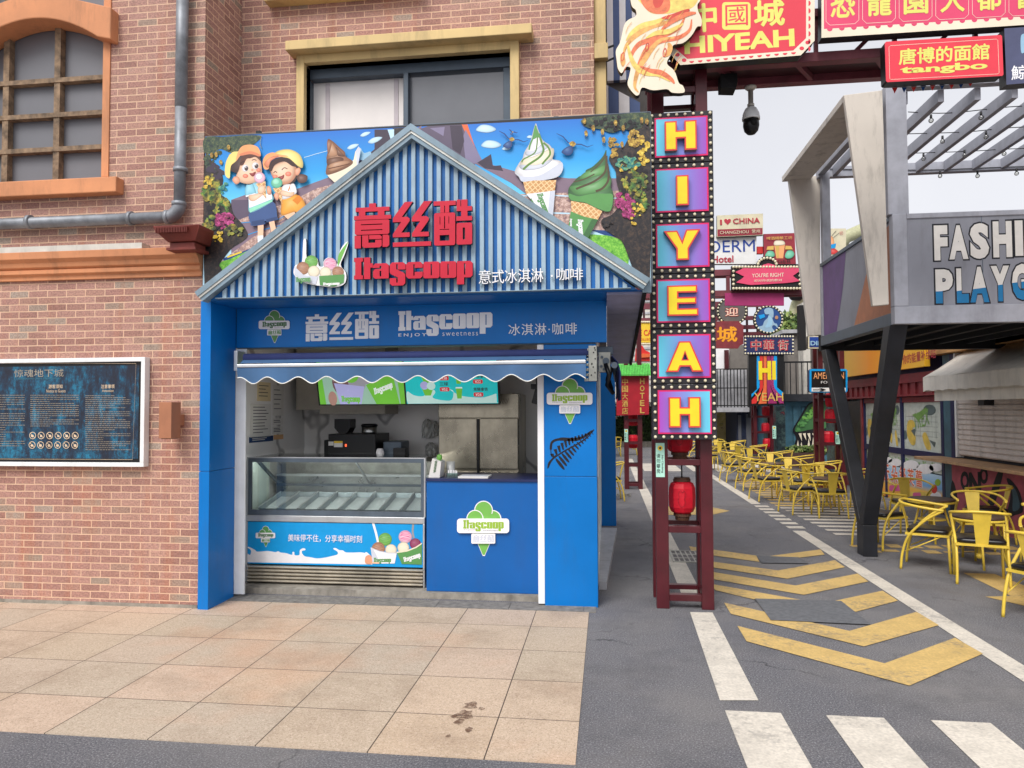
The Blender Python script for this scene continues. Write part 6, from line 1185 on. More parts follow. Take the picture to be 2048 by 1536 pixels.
# ------------------------------------------------------------------ raised grey terrace box on V posts
fb=thing('raised_terrace','grey raised terrace box with white slanted fins and open slatted roof on black posts','terrace',(5,8.6,2.4))
FX=2.75; F0=7.40; F1=9.86; FE=8.6; dz0=P(1900,646,F0).z; dz1=P(1784,428,F0).z
q=MB(); q.box(FX,FE,F0,F0+.10,dz0,dz0+.17,'fash_frame'); q.box(FX,FX+.13,F0,F0+.1,dz0+.171,dz1,'fash_frame'); q.box(FX+.131,FE,F0+.001,F0+.1,dz1-.05,dz1,'fash_frame'); q.build('front_frame',fb,bevel=.006)
q=MB(); q.box(FX+.131,FE,F0+.012,F0+.05,dz0+.171,dz1-.051,'fash_grey'); q.build('front_panel',fb)
q=MB(); 
for x in (3.55,4.5): q.box(x,x+.006,F0+.010,F0+.0119,dz0+.171,dz1-.051,'alu_dark')
q.build('panel_joint',fb)
q=MB(); q.box(FX+.001,FX+.1,F0+.101,F1,dz0,dz0+.12,'alu_dark'); q.box(FX+.001,FX+.1,F0+.101,F1,dz1-.045,dz1-.001,'alu_dark'); q.box(FX+.001,FX+.1,F1-.08,F1-.001,dz0+.121,dz1-.046,'fash_frame'); q.build('side_frame',fb,bevel=.004)
q=MB(); q.box(FX+.02,FX+.05,F0+.101,F1-.081,dz0+.121,dz1-.046,'fash_grey'); q.build('side_panel',fb,label='grey side panel painted with purple and orange bands')
zA,zB=dz0+.122,dz1-.047
q=MB(); q.face([(FX+.018,F1-.1,zA),(FX+.018,F1-.1,zB),(FX+.018,8.85,zB),(FX+.018,8.98,zA+.5),(FX+.018,9.25,zA)],'paint_purple'); q.build('paint_band',fb); q=MB(); q.face([(FX+.018,8.62,zA),(FX+.018,7.52,zA),(FX+.018,7.52,zB-.02),(FX+.018,7.9,zB-.1),(FX+.018,8.25,zA+.45),(FX+.018,8.45,zA+.2)],'paint_orange'); q.build('paint_band',fb)
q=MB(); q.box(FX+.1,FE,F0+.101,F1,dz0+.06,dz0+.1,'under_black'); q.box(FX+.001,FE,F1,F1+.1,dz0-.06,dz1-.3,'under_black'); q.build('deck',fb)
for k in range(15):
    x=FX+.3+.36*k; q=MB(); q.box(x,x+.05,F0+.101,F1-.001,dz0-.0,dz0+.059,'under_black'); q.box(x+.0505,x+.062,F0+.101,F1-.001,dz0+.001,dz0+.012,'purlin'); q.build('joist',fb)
q=MB(); q.box(FX,FX+.001,F0,F0,0,0,'under_black') if False else None
# fins
def fin(pts,Y,t,nm):
    q=MB(); pp=[P(a,b,Y) for a,b in pts]; q.prism([(p.x,Y,p.z) for p in pp],(0,t,0),'fash_white'); q.build(nm,fb,bevel=.005)
fin([(1688,190),(1765,180),(1778,609),(1746,612)],7.34,.055,'fin'); fin([(1577,350),(1640,352),(1642,670),(1618,672)],F1-.02,.08,'fin')
ft=P(1690,190,7.34); ft2=P(1765,181,7.34); q=MB(); q.box(ft.x,ft2.x,7.3955,F1+.06,ft2.z-.07,ft2.z-.002,'fash_white'); q.build('fin_top',fb,bevel=.005)
rz=P(1785,172,7.45).z
q=MB(); q.box(FX-.03,FX+.16,F0+.02,F0+.16,dz1+.001,rz,'fash_frame'); q.build('column',fb,bevel=.005); q=MB(); q.box(FX+.02,FX+.12,F1-.12,F1-.02,dz1+.001,rz-.1,'fash_frame'); q.build('column',fb,bevel=.005)
q=MB(); q.box(FX-.02,FE,F1-.1,F1,rz-.16,rz-.03,'fash_frame'); q.build('roof_beam',fb); q=MB(); q.box(FX+.161,FE,F0+.03,F0+.13,rz-.03,rz+.09,'fash_frame'); q.build('roof_beam',fb); q=MB(); q.box(FX-.02,FX+.06,F0+.161,F1-.101,rz-.13,rz-.02,'fash_frame'); q.build('roof_beam',fb)
for k in range(17): x=FX+.16+.335*k; q=MB(); q.box(x,x+.055,F0+.131,F1-.101,rz-.15,rz-.03,'fash_frame'); q.build('roof_slat',fb)
# painted lettering
import bmesh
def graf(ch,x0,y0,x1,y1,blue=None):
    Y=F0+.0115; dd=text_mesh(ch,.06 if ch!='I' else .03)
    q=MB(); ou=text_mesh(ch,.085 if ch!='I' else .06); fitY(q,ou,x0-3.2,y0-3.2,x1+3.2,y1+3.2,Y,.0006,'paint_black'); q.build('letter_outline',fb)
    q=MB(); fitY(q,dd,x0,y0,x1,y1,Y-.0012,.0006,'paint_white'); o=q.build('letter',fb)
    if blue:
        me=o.data.copy(); bm=bmesh.new(); bm.from_mesh(me); off=base(fb); a=P(x0,blue[0],Y)-off; b=P(x1,blue[1],Y)-off
        n=Vector((-(b.z-a.z),0,b.x-a.x)).normalized(); bmesh.ops.bisect_plane(bm,geom=bm.verts[:]+bm.edges[:]+bm.faces[:],plane_co=a,plane_no=n,clear_outer=True); bm.to_mesh(me); bm.free()
        for v in me.vertices: v.co.y-=.0008
        me.materials.clear(); me.materials.append(M['paint_blue']); link('letter_fill',me,fb)
for a in (('F',1869,451,1896,521),('A',1899,451,1937,519),('S',1941,447,1979,518),('H',1987,443,2025,515),('I',2031,441,2047,512),('O',2054,440,2090,512),('N',2096,438,2132,510)): graf(*a)
for a in (('P',1872,539,1907,607,(583,581)),('L',1914,537,1938,606,(582,579)),('A',1941,534,1979,605,(579,574)),('Y',1983,532,2020,603,(572,567)),('G',2025,528,2060,600,(566,561)),('R',2066,526,2102,598,(560,556))): graf(*a)
# V post
vp=thing('v_post','black steel V shaped post carrying the corner of the raised terrace','post',(2.82,8.47,0))
q=MB(); q.box(2.735,2.885,8.37,8.57,0,.34,'post_black'); q.build('foot',vp,bevel=.008)
q=MB(); q.raw([(2.735,8.37,.341),(2.885,8.37,.341),(2.885,8.50,.341),(2.735,8.50,.341),(2.735,7.48,dz0-.001),(2.90,7.48,dz0-.001),(2.90,7.66,dz0-.001),(2.735,7.66,dz0-.001)],[(0,3,2,1),(4,5,6,7),(0,1,5,4),(1,2,6,5),(2,3,7,6),(3,0,4,7)],'post_black'); q.build('front_arm',vp,bevel=.006)
q=MB(); q.raw([(2.737,8.46,.343),(2.883,8.46,.343),(2.883,8.57,.343),(2.737,8.57,.343),(2.737,9.62,dz0-.062),(2.87,9.62,dz0-.062),(2.87,9.80,dz0-.062),(2.737,9.80,dz0-.062)],[(0,3,2,1),(4,5,6,7),(0,1,5,4),(1,2,6,5),(2,3,7,6),(3,0,4,7)],'post_black'); q.build('back_arm',vp,bevel=.006)
# string lights
for nm,Y,pts,bl_ in (('nearest',8.0,[(1816,224),(1900,226),(2048,212),(2200,215)],[(1862,235),(1962,229),(2075,224)]),('middle',8.6,[(1806,268),(1930,264),(2048,254),(2200,256)],[(1885,277),(1972,268)]),('third',9.2,[(1806,307),(1930,303),(2048,297),(2200,298)],[(1847,312),(1929,305),(2008,302)]),('farthest',9.75,[(1660,338),(1850,340),(2048,333),(2200,335)],[(1880,347),(1955,347),(2033,342)])):
    t_=thing('string_light',f'{nm} wire of bare bulbs strung under the slatted terrace roof','string light',tuple(P(*pts[0],Y)),'string lights under the terrace roof')
    q=MB(); q.tube([P(a,b,Y) for a,b in spl(pts,5,False)],.005,'black',5); q.build('wire',t_)
    for a,b in bl_:
        c=P(a,b,Y); q=MB(); q.lathe(c,[(.012,.03),(.013,.0),(.012,-.005)],'black',8); q.build('socket',t_); q=MB(); q.ball((c.x,c.y,c.z-.032),.026,'glass_bulb',10); q.build('light_bulb',t_)
# ------------------------------------------------------------------ shop row on the right (wall X = 5)
SXW=5.0
sh=thing('container_shop','red and blue container shop with picture windows under a yellow sign','shop',(5.5,13,0))
zw=lambda y,px=1886:PX(px,y,SXW).z
yw=lambda px:PX(px,850,SXW).y
q=MB(); q.box(SXW+.04,SXW+3,yw(1880),17.5,0,3.4,'shop_navy'); q.build('body',sh)
q=MB(); nb_=34; y0,y1=yw(1880)-.4,16.6
for k in range(nb_):
    a=y0+(y1-y0)*k/nb_; w_=(y1-y0)/nb_; q.box(SXW-.05-.03*(k%2),SXW+.039,a,a+w_-.002,1.83,2.02,'shop_red')
q.box(SXW-.1,SXW+.039,y0,y1,2.021,2.17,'shop_red'); q.box(SXW-.1,SXW+.039,y0,y1,1.80,1.829,'shop_red'); q.build('corrugated_band',sh)
w0,w1,w2=yw(1886),yw(1806),15.0
q=MB()
for y in (w0-.08,w1-.05,13.9,w2): q.box(SXW-.03,SXW+.039,y,y+.09,.02,1.79,'shop_navy')
q.box(SXW-.028,SXW+.039,w0+.0105,w2-.001,.82,.92,'shop_navy'); q.box(SXW-.027,SXW+.039,w0+.011,w2-.002,1.15,1.2,'shop_navy') if False else None
q.box(SXW-.026,SXW+.039,w0+.0105,w2-.001,1.70,1.79,'shop_red'); q.build('window_frame',sh)
mat('sticker_glass',(206,214,204),.2,var=.08,scale=6); mat('st_green',(126,168,92),.3); mat('st_yellow',(226,196,92),.3); mat('st_grey',(96,112,112),.3)
for a,b in ((w0+.02,w1-.05),(w1+.05,13.88),(14.0,w2-.01)):
    p_=MB(); p_.box(SXW+.0,SXW+.01,a,b,.921,1.699,'sticker_glass'); pn=p_.build('window',sh)
    q=MB(); X=SXW-.002
    def F_(L,m_,k=0): q.face([(X-.001*k,a+(b-a)*(1-u),.921+.778*v_) for u,v_ in L],m_)
    F_(spl([(.08,.42),(.12,.6),(.26,.62),(.32,.5),(.24,.44),(.32,.3),(.3,.12),(.2,.1),(.1,.25)],3),'st_yellow',1); F_([(.2,.4),(.34,.46),(.3,.28)],'st_grey',2); F_(ell(.7,.84,.16,.11,12),'st_grey',1); F_([(.3,.72),(.62,.9),(.66,.82),(.4,.6)],'st_green',2); F_(spl([(.5,.3),(.6,.38),(.72,.08),(.6,.05)],3),'st_yellow',1); F_([(.68,.24),(.84,.2),(.8,.1)],'st_grey',2); F_(ell(.03,.3,.06,.1,10),'st_grey',1)
    for i in range(9): u=.05+.1*i; F_([(u,.28),(u+.004,.28),(u+.004,.75),(u,.75)],'st_grey')
    for i in range(5): v_=.3+.1*i; F_([(.05,v_),(.9,v_),(.9,v_+.005),(.05,v_+.005)],'st_grey')
    fit(q,text_mesh('TREX',.0),(X-.003,a+(b-a)*.72,1.25),(X-.003,a+(b-a)*.3,1.35),(X-.003,a+(b-a)*.74,1.5),.0005,'st_green'); q.build('window_sticker',pn)
    p_=MB(); p_.box(SXW+.0,SXW+.01,a,b,.60,.819,'sticker_glass'); p_.build('lower_window',sh)
    q=MB(); fit(q,text_mesh('Dinosaur  Mao Block',.015),(X,b-.03,.66),(X,a+.04,.66),(X,b-.03,.76),.0005,'st_green'); q.build('window_lettering',sh)
# yellow sign + wooden fascia
ysn=thing('shop_sign','long yellow shop sign with red brown characters above the container shop','sign',(4.9,14,2.3))
zgrad('yellow_print',[(0,(244,190,50)),(.5,(240,150,40)),(1,(242,214,74))],11.8,16.5,'Y')
q=MB(); q.box(SXW-.2,SXW-.12,yw(1880),16.6,2.24,3.1,'yellow_print'); q.build('board',ysn)
q=MB(); X=SXW-.202
Y_=lambda px:PX(px,740,X).y
fit(q,text_mesh('你的能量补给站',.012),(X,Y_(1806),PX(1806,729,X).z),(X,Y_(1872),PX(1872,716,X).z),(X,Y_(1806),PX(1806,710,X).z),.001,'heart_red'); fit(q,text_mesh('奶茶冰饮',.03),(X,16.3,2.75),(X,13.3,2.75),(X,16.3,3.05),.001,'p_white'); q.build('lettering',ysn)
q=MB(); q.face([(X-.001,16.5,2.35),(X-.001,15.9,2.35),(X-.001,15.85,2.9),(X-.001,16.45,2.9)],'p_white'); q.face([(X-.002,16.42,2.42),(X-.002,15.98,2.42),(X-.002,15.95,2.8),(X-.002,16.38,2.8)],'p_brim'); q.build('picture',ysn)
kb=thing('kiosk_shop','white shuttered bar with wooden fascia, wooden shelf and pink graffiti front','shop',(5.5,9.5,0)); ye=yw(1886)-.1
q=MB(); q.box(SXW+.05,SXW+3,5.6,ye-.02,0,3.4,'cont_dark'); q.build('body',kb)
q=MB(); q.box(SXW-.15,SXW+.049,5.6,yw(1880)-.01,2.40,3.2,'wood_panel'); q.build('fascia',kb)
q=MB(); q.box(SXW-.04,SXW+.049,ye-.25,ye-.02,0,2.39,'shop_teal'); q.box(SXW-.045,SXW+.049,ye-.36,ye-.251,.0,2.39,'shop_navy'); q.build('corner_post',kb)
q=MB(); ys_=ye-.42
for k in range(20): z=.93+.072*k; q.raw([(SXW-.0,5.6,z),(SXW-.0,ys_,z),(SXW-.022,ys_,z+.02),(SXW-.022,5.6,z+.02),(SXW-.022,ys_,z+.06),(SXW-.022,5.6,z+.06),(SXW,ys_,z+.071),(SXW,5.6,z+.071)],[(0,1,2,3),(3,2,4,5),(5,4,6,7)],'shutter')
q.box(SXW-.04,SXW+.049,ys_+.001,ys_+.055,.9,2.39,'white'); q.build('roller_shutter',kb)
q=MB(); 
for y,z in ((9.3,1.12),(9.3,.98)): q.box(SXW-.035,SXW-.023,y,y+.1,z,z+.03,'black')
q.build('shutter_lock',kb)
q=MB(); q.box(SXW-.42,SXW+.049,5.6,ye+.1,.845,.885,'counter_wood'); q.build('shelf',kb,bevel=.004)
q=MB(); q.box(SXW-.05,SXW+.049,5.6,ye-.261,0,.844,'graff_pink'); q.build('graffiti_front',kb)
q=MB(); X=SXW-.052
for ch,p0,p1,y0,y1 in (('O',1921,1938,943,980),('N',1938,1962,945,990),('O',1960,1976,935,968)): fit(q,text_mesh(ch,.05),(X,PX(p0,960,X).y,PX(p0,y1,X).z),(X,PX(p1,960,X).y,PX(p1,y1,X).z),(X,PX(p0,960,X).y,PX(p0,y0,X).z),.001,'paint_black')
def gf(L,m_,k=0): q.face([(X-.001*k,PX(a,b,X).y,PX(a,b,X).z) for a,b in L],m_)
gf(spl([(1998,942),(1990,958),(1975,1005),(1962,1040),(1972,1042),(1992,1000),(2002,965),(2006,945)],3),'paint_black'); gf(spl([(2013,958),(2022,960),(2040,985),(2046,1022),(2030,1030),(2012,1035),(2020,1000),(2020,978)],3),'paint_black',1); gf(spl([(2024,972),(2034,985),(2040,1015),(2026,1022),(2026,995)],3),'shop_teal',2); gf(spl([(1905,960),(1915,1000),(1905,1050),(1900,1000)],3),'paint_black'); q.build('graffiti',kb)
# white awning
wa=thing('awning','off white awning with toothed valance over the roller shutter','awning',(4.6,9,2.2))
XF=4.42; yA=PX(1846,755,XF).y; zA=PX(1846,755,XF).z; zB=PX(1843,784,XF).z; 
vs=[];n_=28; yE=5.6
for k in range(n_+1):
    y=yA+(yE-yA)*k/n_; s=.012*math.sin(k*1.3); vs += [(SXW-.02,y,2.40),(XF+.2,y,zA+.12+s*.6),(XF,y,zA+s*.4)]
fs=[]
for k in range(n_):
    for j in range(2): a=k*3+j; fs.append((a,a+1,a+4,a+3))
q=MB(); q.raw(vs,fs,'cloth_white',True); q.face([(SXW-.02,yA,2.4),(XF+.2,yA,zA+.12),(XF,yA,zA),(XF,yA,zB),(SXW-.02,yA,zB+.05)],'cloth_white'); o=q.build('canopy',wa); o.modifiers.new('s','SOLIDIFY').thickness=.006
n_=90; vs=[];fs=[]
for k in range(n_+1):
    y=yA+(yE-yA)*k/n_; vs += [(XF-.002,y,zA-.004),(XF-.002-.01*math.sin(k*.7),y,zB+.02*abs(math.sin(k*.6)))]
for k in range(n_): fs.append((2*k,2*k+1,2*k+3,2*k+2))
q=MB(); q.raw(vs,fs,'cloth_white',True); q.build('valance',wa)
q=MB(); q.box(XF+.12,XF+.14,yE,yA-.06,zB-.13,zB+.06,'cloth_white'); q.build('inner_valance',wa)
spk=thing('hanging_lamp','small black lamp hanging below the off white awning','lamp',(4.6,9.2,1.8)); c=P(1972,800,9.2); c=PX(1972,803,4.62); q=MB(); q.box(c.x-.06,c.x+.06,c.y-.07,c.y+.07,c.z-.05,c.z+.02,'black'); q.build('shade',spk); q=MB(); q.box(c.x-.02,c.x+.02,c.y-.02,c.y+.02,c.z+.0205,zB+.1,'black'); q.build('stem',spk)
# banner under the windows
bn_=thing('poster_banner','blue and orange drink poster below the container shop windows','poster',(4.98,12.6,.3))
zgrad('banner_print',[(0,(240,150,50)),(.45,(246,196,84)),(.62,(118,178,232)),(1,(196,226,246))],.02,.6,'Z')
X=SXW-.02; bz=lambda px,y:PX(px,y,X)
yb0=w0+.02; yb1=14.9; q=MB(); q.box(X,X+.015,yb0,yb1,.02,.585,'banner_print'); q.build('board',bn_)
q=MB(); k=0
def bf(L,m_,k=1): q.face([(X-.001*k,PX(a,b,X).y,PX(a,b,X).z) for a,b in L],m_)
for x,y,r in ((1790,925,14),(1822,930,16),(1850,938,18),(1872,935,14),(1775,920,10)): bf(ell(x,y,r,r*.6,12),'p_white',1)
bf(ell(1830,1003,60,20,18),'st_yellow',2); bf(rrect(1779,970,1802,982,4),'p_pinkscoop',3); bf(rrect(1826,985,1842,996,3),'p_pinkscoop',3); bf(ell(1869,978,6,9,12),'p_red',4); bf(ell(1876,965,6,7,10),'p_logo',4); bf(ell(1872,995,12,12,12),'p_white',3)
for k_,ch in enumerate('云朵舒芙蕾'):
    x0=1767+16.4*k_; b0=bz(x0,963+2.5*k_); b1=bz(x0+13,965+2.5*k_); t0=bz(x0,927+3*k_); off=.02
    fit(q,text_mesh(ch,.10),(X-.005,b0.y+.03,b0.z-.01),(X-.005,b1.y-.03,b0.z-.01),(X-.005,b0.y+.03,t0.z+.01),.001,'p_white'); fit(q,text_mesh(ch,.02),(X-.0065,b0.y,b0.z),(X-.0065,b1.y,b0.z),(X-.0065,b0.y,t0.z),.001,'p_lava')
q.build('print',bn_)
# dark mural wall and door beyond the shop
mw=thing('mural_shop','dark shop front with grey green graffiti and a glass door beyond the container shop','shop',(5.5,17,0))
q=MB(); q.box(SXW+.02,SXW+.039,15.0,17.5,0,1.79,'mural'); q.build('wall',mw)
q=MB(); q.box(SXW-.04,SXW-.001,15.15,15.95,.02,1.75,'black'); q.build('glass_door',mw); q=MB(); q.box(SXW-.05,SXW-.0,15.951,16.05,.02,1.79,'shop_red'); q.box(SXW-.05,SXW,15.05,15.149,.02,1.79,'shop_red'); q.box(SXW-.051,SXW,15.05,16.05,1.7905,1.8,'shop_red'); q.build('door_frame',mw)
q=MB(); q.box(SXW-.03,SXW-.001,16.1,17.5,.02,1.79,'mural'); q.build('painted_panel',mw)
# ------------------------------------------------------------------ street towers with lanterns and signs
def tower(lab,X0,X1,Y0,ztop,depth=.42,w_=.085,lan=(),lab2='',rails=(.06,.45,.9,1.35,1.8,2.3)):
    t_=thing('lattice_tower',lab,'tower',((X0+X1)/2,Y0,0)); Y1=Y0+depth
    for a in (X0,X1-w_):
        for b in (Y0,Y1-w_): q=MB(); q.box(a,a+w_,b,b+w_,0,ztop,'maroon'); q.build('post',t_)
    for z in rails:
        if z<ztop: q=MB(); q.box(X0+w_+.001,X1-w_-.001,Y0+.01,Y0+.06,z,z+.06,'maroon'); q.build('rail',t_); q=MB(); q.box(X0+w_+.001,X1-w_-.001,Y1-.06,Y1-.01,z,z+.06,'maroon'); q.build('rail',t_); q=MB(); q.box(X0+.01,X0+.06,Y0+w_+.001,Y1-w_-.001,z,z+.06,'maroon'); q.build('rail',t_); q=MB(); q.box(X1-.06,X1-.01,Y0+w_+.001,Y1-w_-.001,z,z+.06,'maroon'); q.build('rail',t_)
    for i,(px,py) in enumerate(lan):
        c=P(px,py,Y0+depth/2); lantern((c.x,c.y,c.z),.115,.27,f'red lantern, {("first","second","third","fourth")[i]} from the top in the {lab2}','lanterns in the street towers',far=True)
    return t_
tower('dark red lattice tower under the red hotel sign on the left',.345,.70,14.9,4.2,lan=((1266,838),(1266,883)),lab2='tower under the red hotel sign')
tower('dark red lattice tower left of the black V post',4.02,4.50,14.6,4.3,lan=((1663,800),(1662,832),(1656,876)),lab2='tower left of the black V post')
tower('dark red lattice tower below the rainbow painted sign',4.18,4.72,21.7,3.3,lan=((1532,822),(1531,855),(1534,886)),lab2='tower below the rainbow sign')
tower('farthest dark red lattice tower beside the yellow mural',4.85,5.35,31.2,2.6,lan=((1464,819),(1464,843),(1464,868)),lab2='farthest tower beside the yellow mural')
sticker(P(1545,877,21.7),.1,.36,'pale green no climbing sticker on the tower below the rainbow sign',21.69); sticker(P(1671,888,14.6),.08,.24,'pale green no climbing sticker on the tower beside the black V post',14.59); sticker(P(1249,884,14.9),.07,.26,'pale green no climbing sticker on the tower under the red hotel sign',14.89)
g2=thing('street_gantry','second dark red gantry across the street behind the tall letter tower','gantry',(2.4,15.1,3.7))
z0=P(1500,592,15.05).z; z1=P(1440,540,15.05).z
for y in (15.0,15.25):
    for z in (z0,z1-.12): q=MB(); q.box(.36,4.49,y,y+.08,z,z+.12,'gantry_red'); q.build('chord',g2)
for k in range(9): x=.6+.45*k; q=MB(); q.box(x,x+.07,15.01,15.07,z0+.121,z1-.121,'gantry_red'); q.build('stud',g2)
def board(lab,x0,y0,x1,y1,Y,m_,depth=.12,edge='black',name='sign_board'): return sign(lab,Y,[(x0,y1),(x1,y1),(x1,y0),(x0,y0)],depth,m_,edge,name)
def txt(par,Y,items):
    q=MB()
    for k,(t_,x0,y0,x1,y1,m_,b_) in enumerate(items): fitY(q,text_mesh(t_,b_),x0,y0,x1,y1,Y-.004-.004*k,.003,m_)
    q.build('lettering',par)
def bulbs(par,pts,Y):
    for a,b in pts: bulb(P(a,b,Y-.01),par,bulb_far)
def edgepts(x0,y0,x1,y1,nx,ny):
    o=[(x0+(x1-x0)*k/nx,y) for k in range(nx+1) for y in (y0,y1)]; o+=[(x,y0+(y1-y0)*k/ny) for k in range(1,ny) for x in (x0,x1)]; return o
Y2=14.9
s=sign('cream and maroon sign with a heart reading I love CHINA',Y2,[(1434,474),(1526,470),(1526,427),(1434,431)],.1,'sign_tan','black')
q=MB(); q.prism([(p.x,Y2-.004,p.z) for p in (P(1435,473,Y2),P(1525,469,Y2),P(1525,456,Y2),P(1435,459,Y2))],(0,.003,0),'sign_brick'); q.build('lower_band',s)
txt(s,Y2-.004,[('I',1440,439.5,1444,450,'heart_red',.02),('CHINA',1466,437,1520,448,'heart_red',.02),('CHANGZHOU  常州',1440,461,1520,469,'sign_tan',.0)])
q=MB(); hp=[(1455,450),(1449,444),(1448,440),(1450,438),(1453,438),(1455,440.5),(1457,438),(1460,438),(1462,440),(1461,444)]; q.prism([(p.x,Y2-.006,p.z) for p in (P(a,b,Y2) for a,b in hp)],(0,.004,0),'heart_red'); q.build('heart',s)
s=board('white hotel sign with blue capitals behind the letter tower',1405,470,1513,528,15.0,'sign_white'); txt(s,15.0,[('DERM',1418,482,1510,505.5,'sign_blue',.0),('Hotel',1424,512,1467,527-1,'heart_red',.02)])
s=board('small bright red sign between white hotel sign and beer sign',1513.5,493,1526,507,15.05,'p_red',.1,'p_red')
s=sign('red beer sign with a foaming glass and green hops',14.95,[(1528,528),(1592,528),(1589,466),(1527,468)],.08,'sign_brick','black')
pc=Pic(14.949,step=.003); Zb=lambda L:[(1400+x*.14648,420+y*.14648) for x,y in L]
pc.poly(Zb([(1010,470),(1160,465),(1135,660),(1040,660)]),'p_brim'); pc.poly(Zb([(1030,480),(1080,478),(1075,650),(1048,650)]),'p_cap2'); pc.sm(Zb([(1005,470),(1020,425),(1080,415),(1140,425),(1160,465),(1120,480),(1040,485)]),'p_cream'); pc.poly(Zb([(905,545),(920,500),(1005,490),(1005,545)]),'p_cap2'); pc.poly(Zb([(1165,490),(1240,495),(1265,540),(1160,540)]),'p_cap2'); pc.sm(Zb([(890,610),(930,560),(1000,570),(1015,630),(960,645),(895,640)]),'p_mint2'); pc.sm(Zb([(1155,620),(1190,560),(1260,560),(1285,610),(1240,660),(1170,660)]),'p_mint2'); pc.text('GER',*Zb([(1060,680)])[0],*Zb([(1245,722)])[0],'p_dark'); pc.text('啤酒精酿工坊',*Zb([(910,365)])[0],*Zb([(1260,410)])[0],'p_cap2'); pc.mb.build('picture',s)
s=sign('black bulb framed sign with pink plaque reading YOU\'RE RIGHT',14.86,[(1463,580),(1604,577),(1604,528),(1555,529)]+[(1534.5+21*math.cos(R(a)),529-17*math.sin(R(a))) for a in (12,40,65,90,115,140,168)]+[(1510,530),(1463,532)],.1,'black_matt','black')
bulbs(s,edgepts(1467,534,1600,577,22,5)+[(1534.5+18.5*math.cos(R(a)),530-14*math.sin(R(a))) for a in range(10,175,20)],14.86)
q=MB(); Zq=lambda L:[(1400+x*.14648,420+y*.14648) for x,y in L]
L=Zq([(600,1010),(690,1025),(1160,1000),(1250,990),(1370,970),(1300,930),(1265,900),(1340,850),(1360,800),(1260,775),(1160,780),(700,800),(600,790),(480,850),(560,890),(600,910),(570,940),(490,990)]); q.prism([(p.x,14.84,p.z) for p in (P(a,b,14.86) for a,b in L)],(0,.019,0),'sign_pink'); q.build('plaque',s); q=MB(); L=Zq([(820,795),(860,750),(930,730),(1010,750),(1045,790)]); q.prism([(p.x,14.842,p.z) for p in (P(a,b,14.86) for a,b in L)],(0,.017,0),'sign_pink'); q.build('crest',s)
txt(s,14.84,[("YOU'RE RIGHT",1504,547,1568,555,'sign_cream',0),('对对你说的都对',1508,559,1564,564,'sign_cream',0)])
s=board('plain magenta banner hanging under the second gantry',1450,586,1568,611,14.98,'banner_pink',.05,'banner_pink','banner')
# third gantry group
g3=thing('street_gantry','third dark red gantry behind the rainbow sign tower','gantry',(3.9,22,3.4))
for y0,y1 in ((602,614),(632,640),(650,658),(664,672)): a=P(1490,y0,22.2); b=P(1490,y1,22.2); q=MB(); q.box(.6,4.7,22.2,22.28,b.z,a.z,'gantry_red'); q.build('chord',g3)
for k in range(14): x=.8+.3*k; q=MB(); q.box(x,x+.06,22.21,22.27,P(1490,672,22.2).z,P(1490,602,22.2).z,'maroon_dark'); q.build('stud',g3)
def disc(lab,cx,cy,r,Y,m_,ring='black'):
    c=P(cx,cy,Y); e=P(cx+r,cy,Y); rr=(e-c).length; t_=thing('round_sign',lab,'sign',tuple(c)); q=MB(); q.prism([(c.x+rr*math.cos(a),Y,c.z+rr*math.sin(a)) for a in [k*math.pi/16 for k in range(32)]],(0,.12,0),ring); q.build('board',t_); q=MB(); q.prism([(c.x+rr*.84*math.cos(a),Y-.012,c.z+rr*.84*math.sin(a)) for a in [k*math.pi/16 for k in range(32)]],(0,.011,0),m_); q.build('face',t_)
    for k in range(26): a=k*2*math.pi/26; o=bulb((c.x+rr*.92*math.cos(a),Y-.01,c.z+rr*.92*math.sin(a)),t_,bulb_far)
    return t_
s=disc('round black bulb ringed sign with a red outlined character behind the letter tower',1464,622,31,21.6,'plaster_dark'); txt(s,21.58,[('迎',1450,615,1477,633,'p_red',.05),('迎',1451,616,1476,632,'sign_cream',.0)])
s=disc('round blue bulb ringed sign with a pale grey standing dinosaur',1537,639,30,21.45,'p_navy'); pc=Pic(21.43,step=.004); Zd=lambda L:[(1420+x*.16929,580+y*.16929) for x,y in L]
pc.poly(Zd(spl([(640,250),(650,225),(690,208),(735,220),(750,255),(748,320),(735,330),(760,390),(790,400),(800,450),(770,420),(740,420),(735,450),(760,490),(650,492),(560,440),(620,420),(640,370),(680,330),(700,290),(655,285)],3)),'p_dino'); pc.poly(Zd(spl([(690,300),(725,330),(735,400),(700,440),(650,440),(680,380)],3)),'p_tea'); pc.poly(Zd([(570,300),(640,285),(650,320),(590,345)]),'p_cyan'); pc.poly(Zd(ell(785,325,20,22,10)),'p_choc3'); pc.mb.build('picture',s)
s=board('dark blue bulb framed sign with three red outlined characters',1489,671,1588,709,21.3,'navy'); bulbs(s,edgepts(1491,673,1586,707,17,5),21.3); txt(s,21.3,[(ch,1501+x,679,1520+x+4,702,m_,b_) for x,ch in ((0,'中'),(25,'華'),(54,'街')) for m_,b_ in (('sign_cream',.06),('heart_red',.02))])
s=sign('brown sign with gold edge and orange characters partly behind the letter tower',21.5,[(1380,696),(1476,697),(1480,691),(1487,688),(1487,651),(1481,647),(1477,642),(1380,643)],.1,'shop_red','gold'); txt(s,21.5,[('龍城',1392,654,1475,685,'sign_gold',.04)])
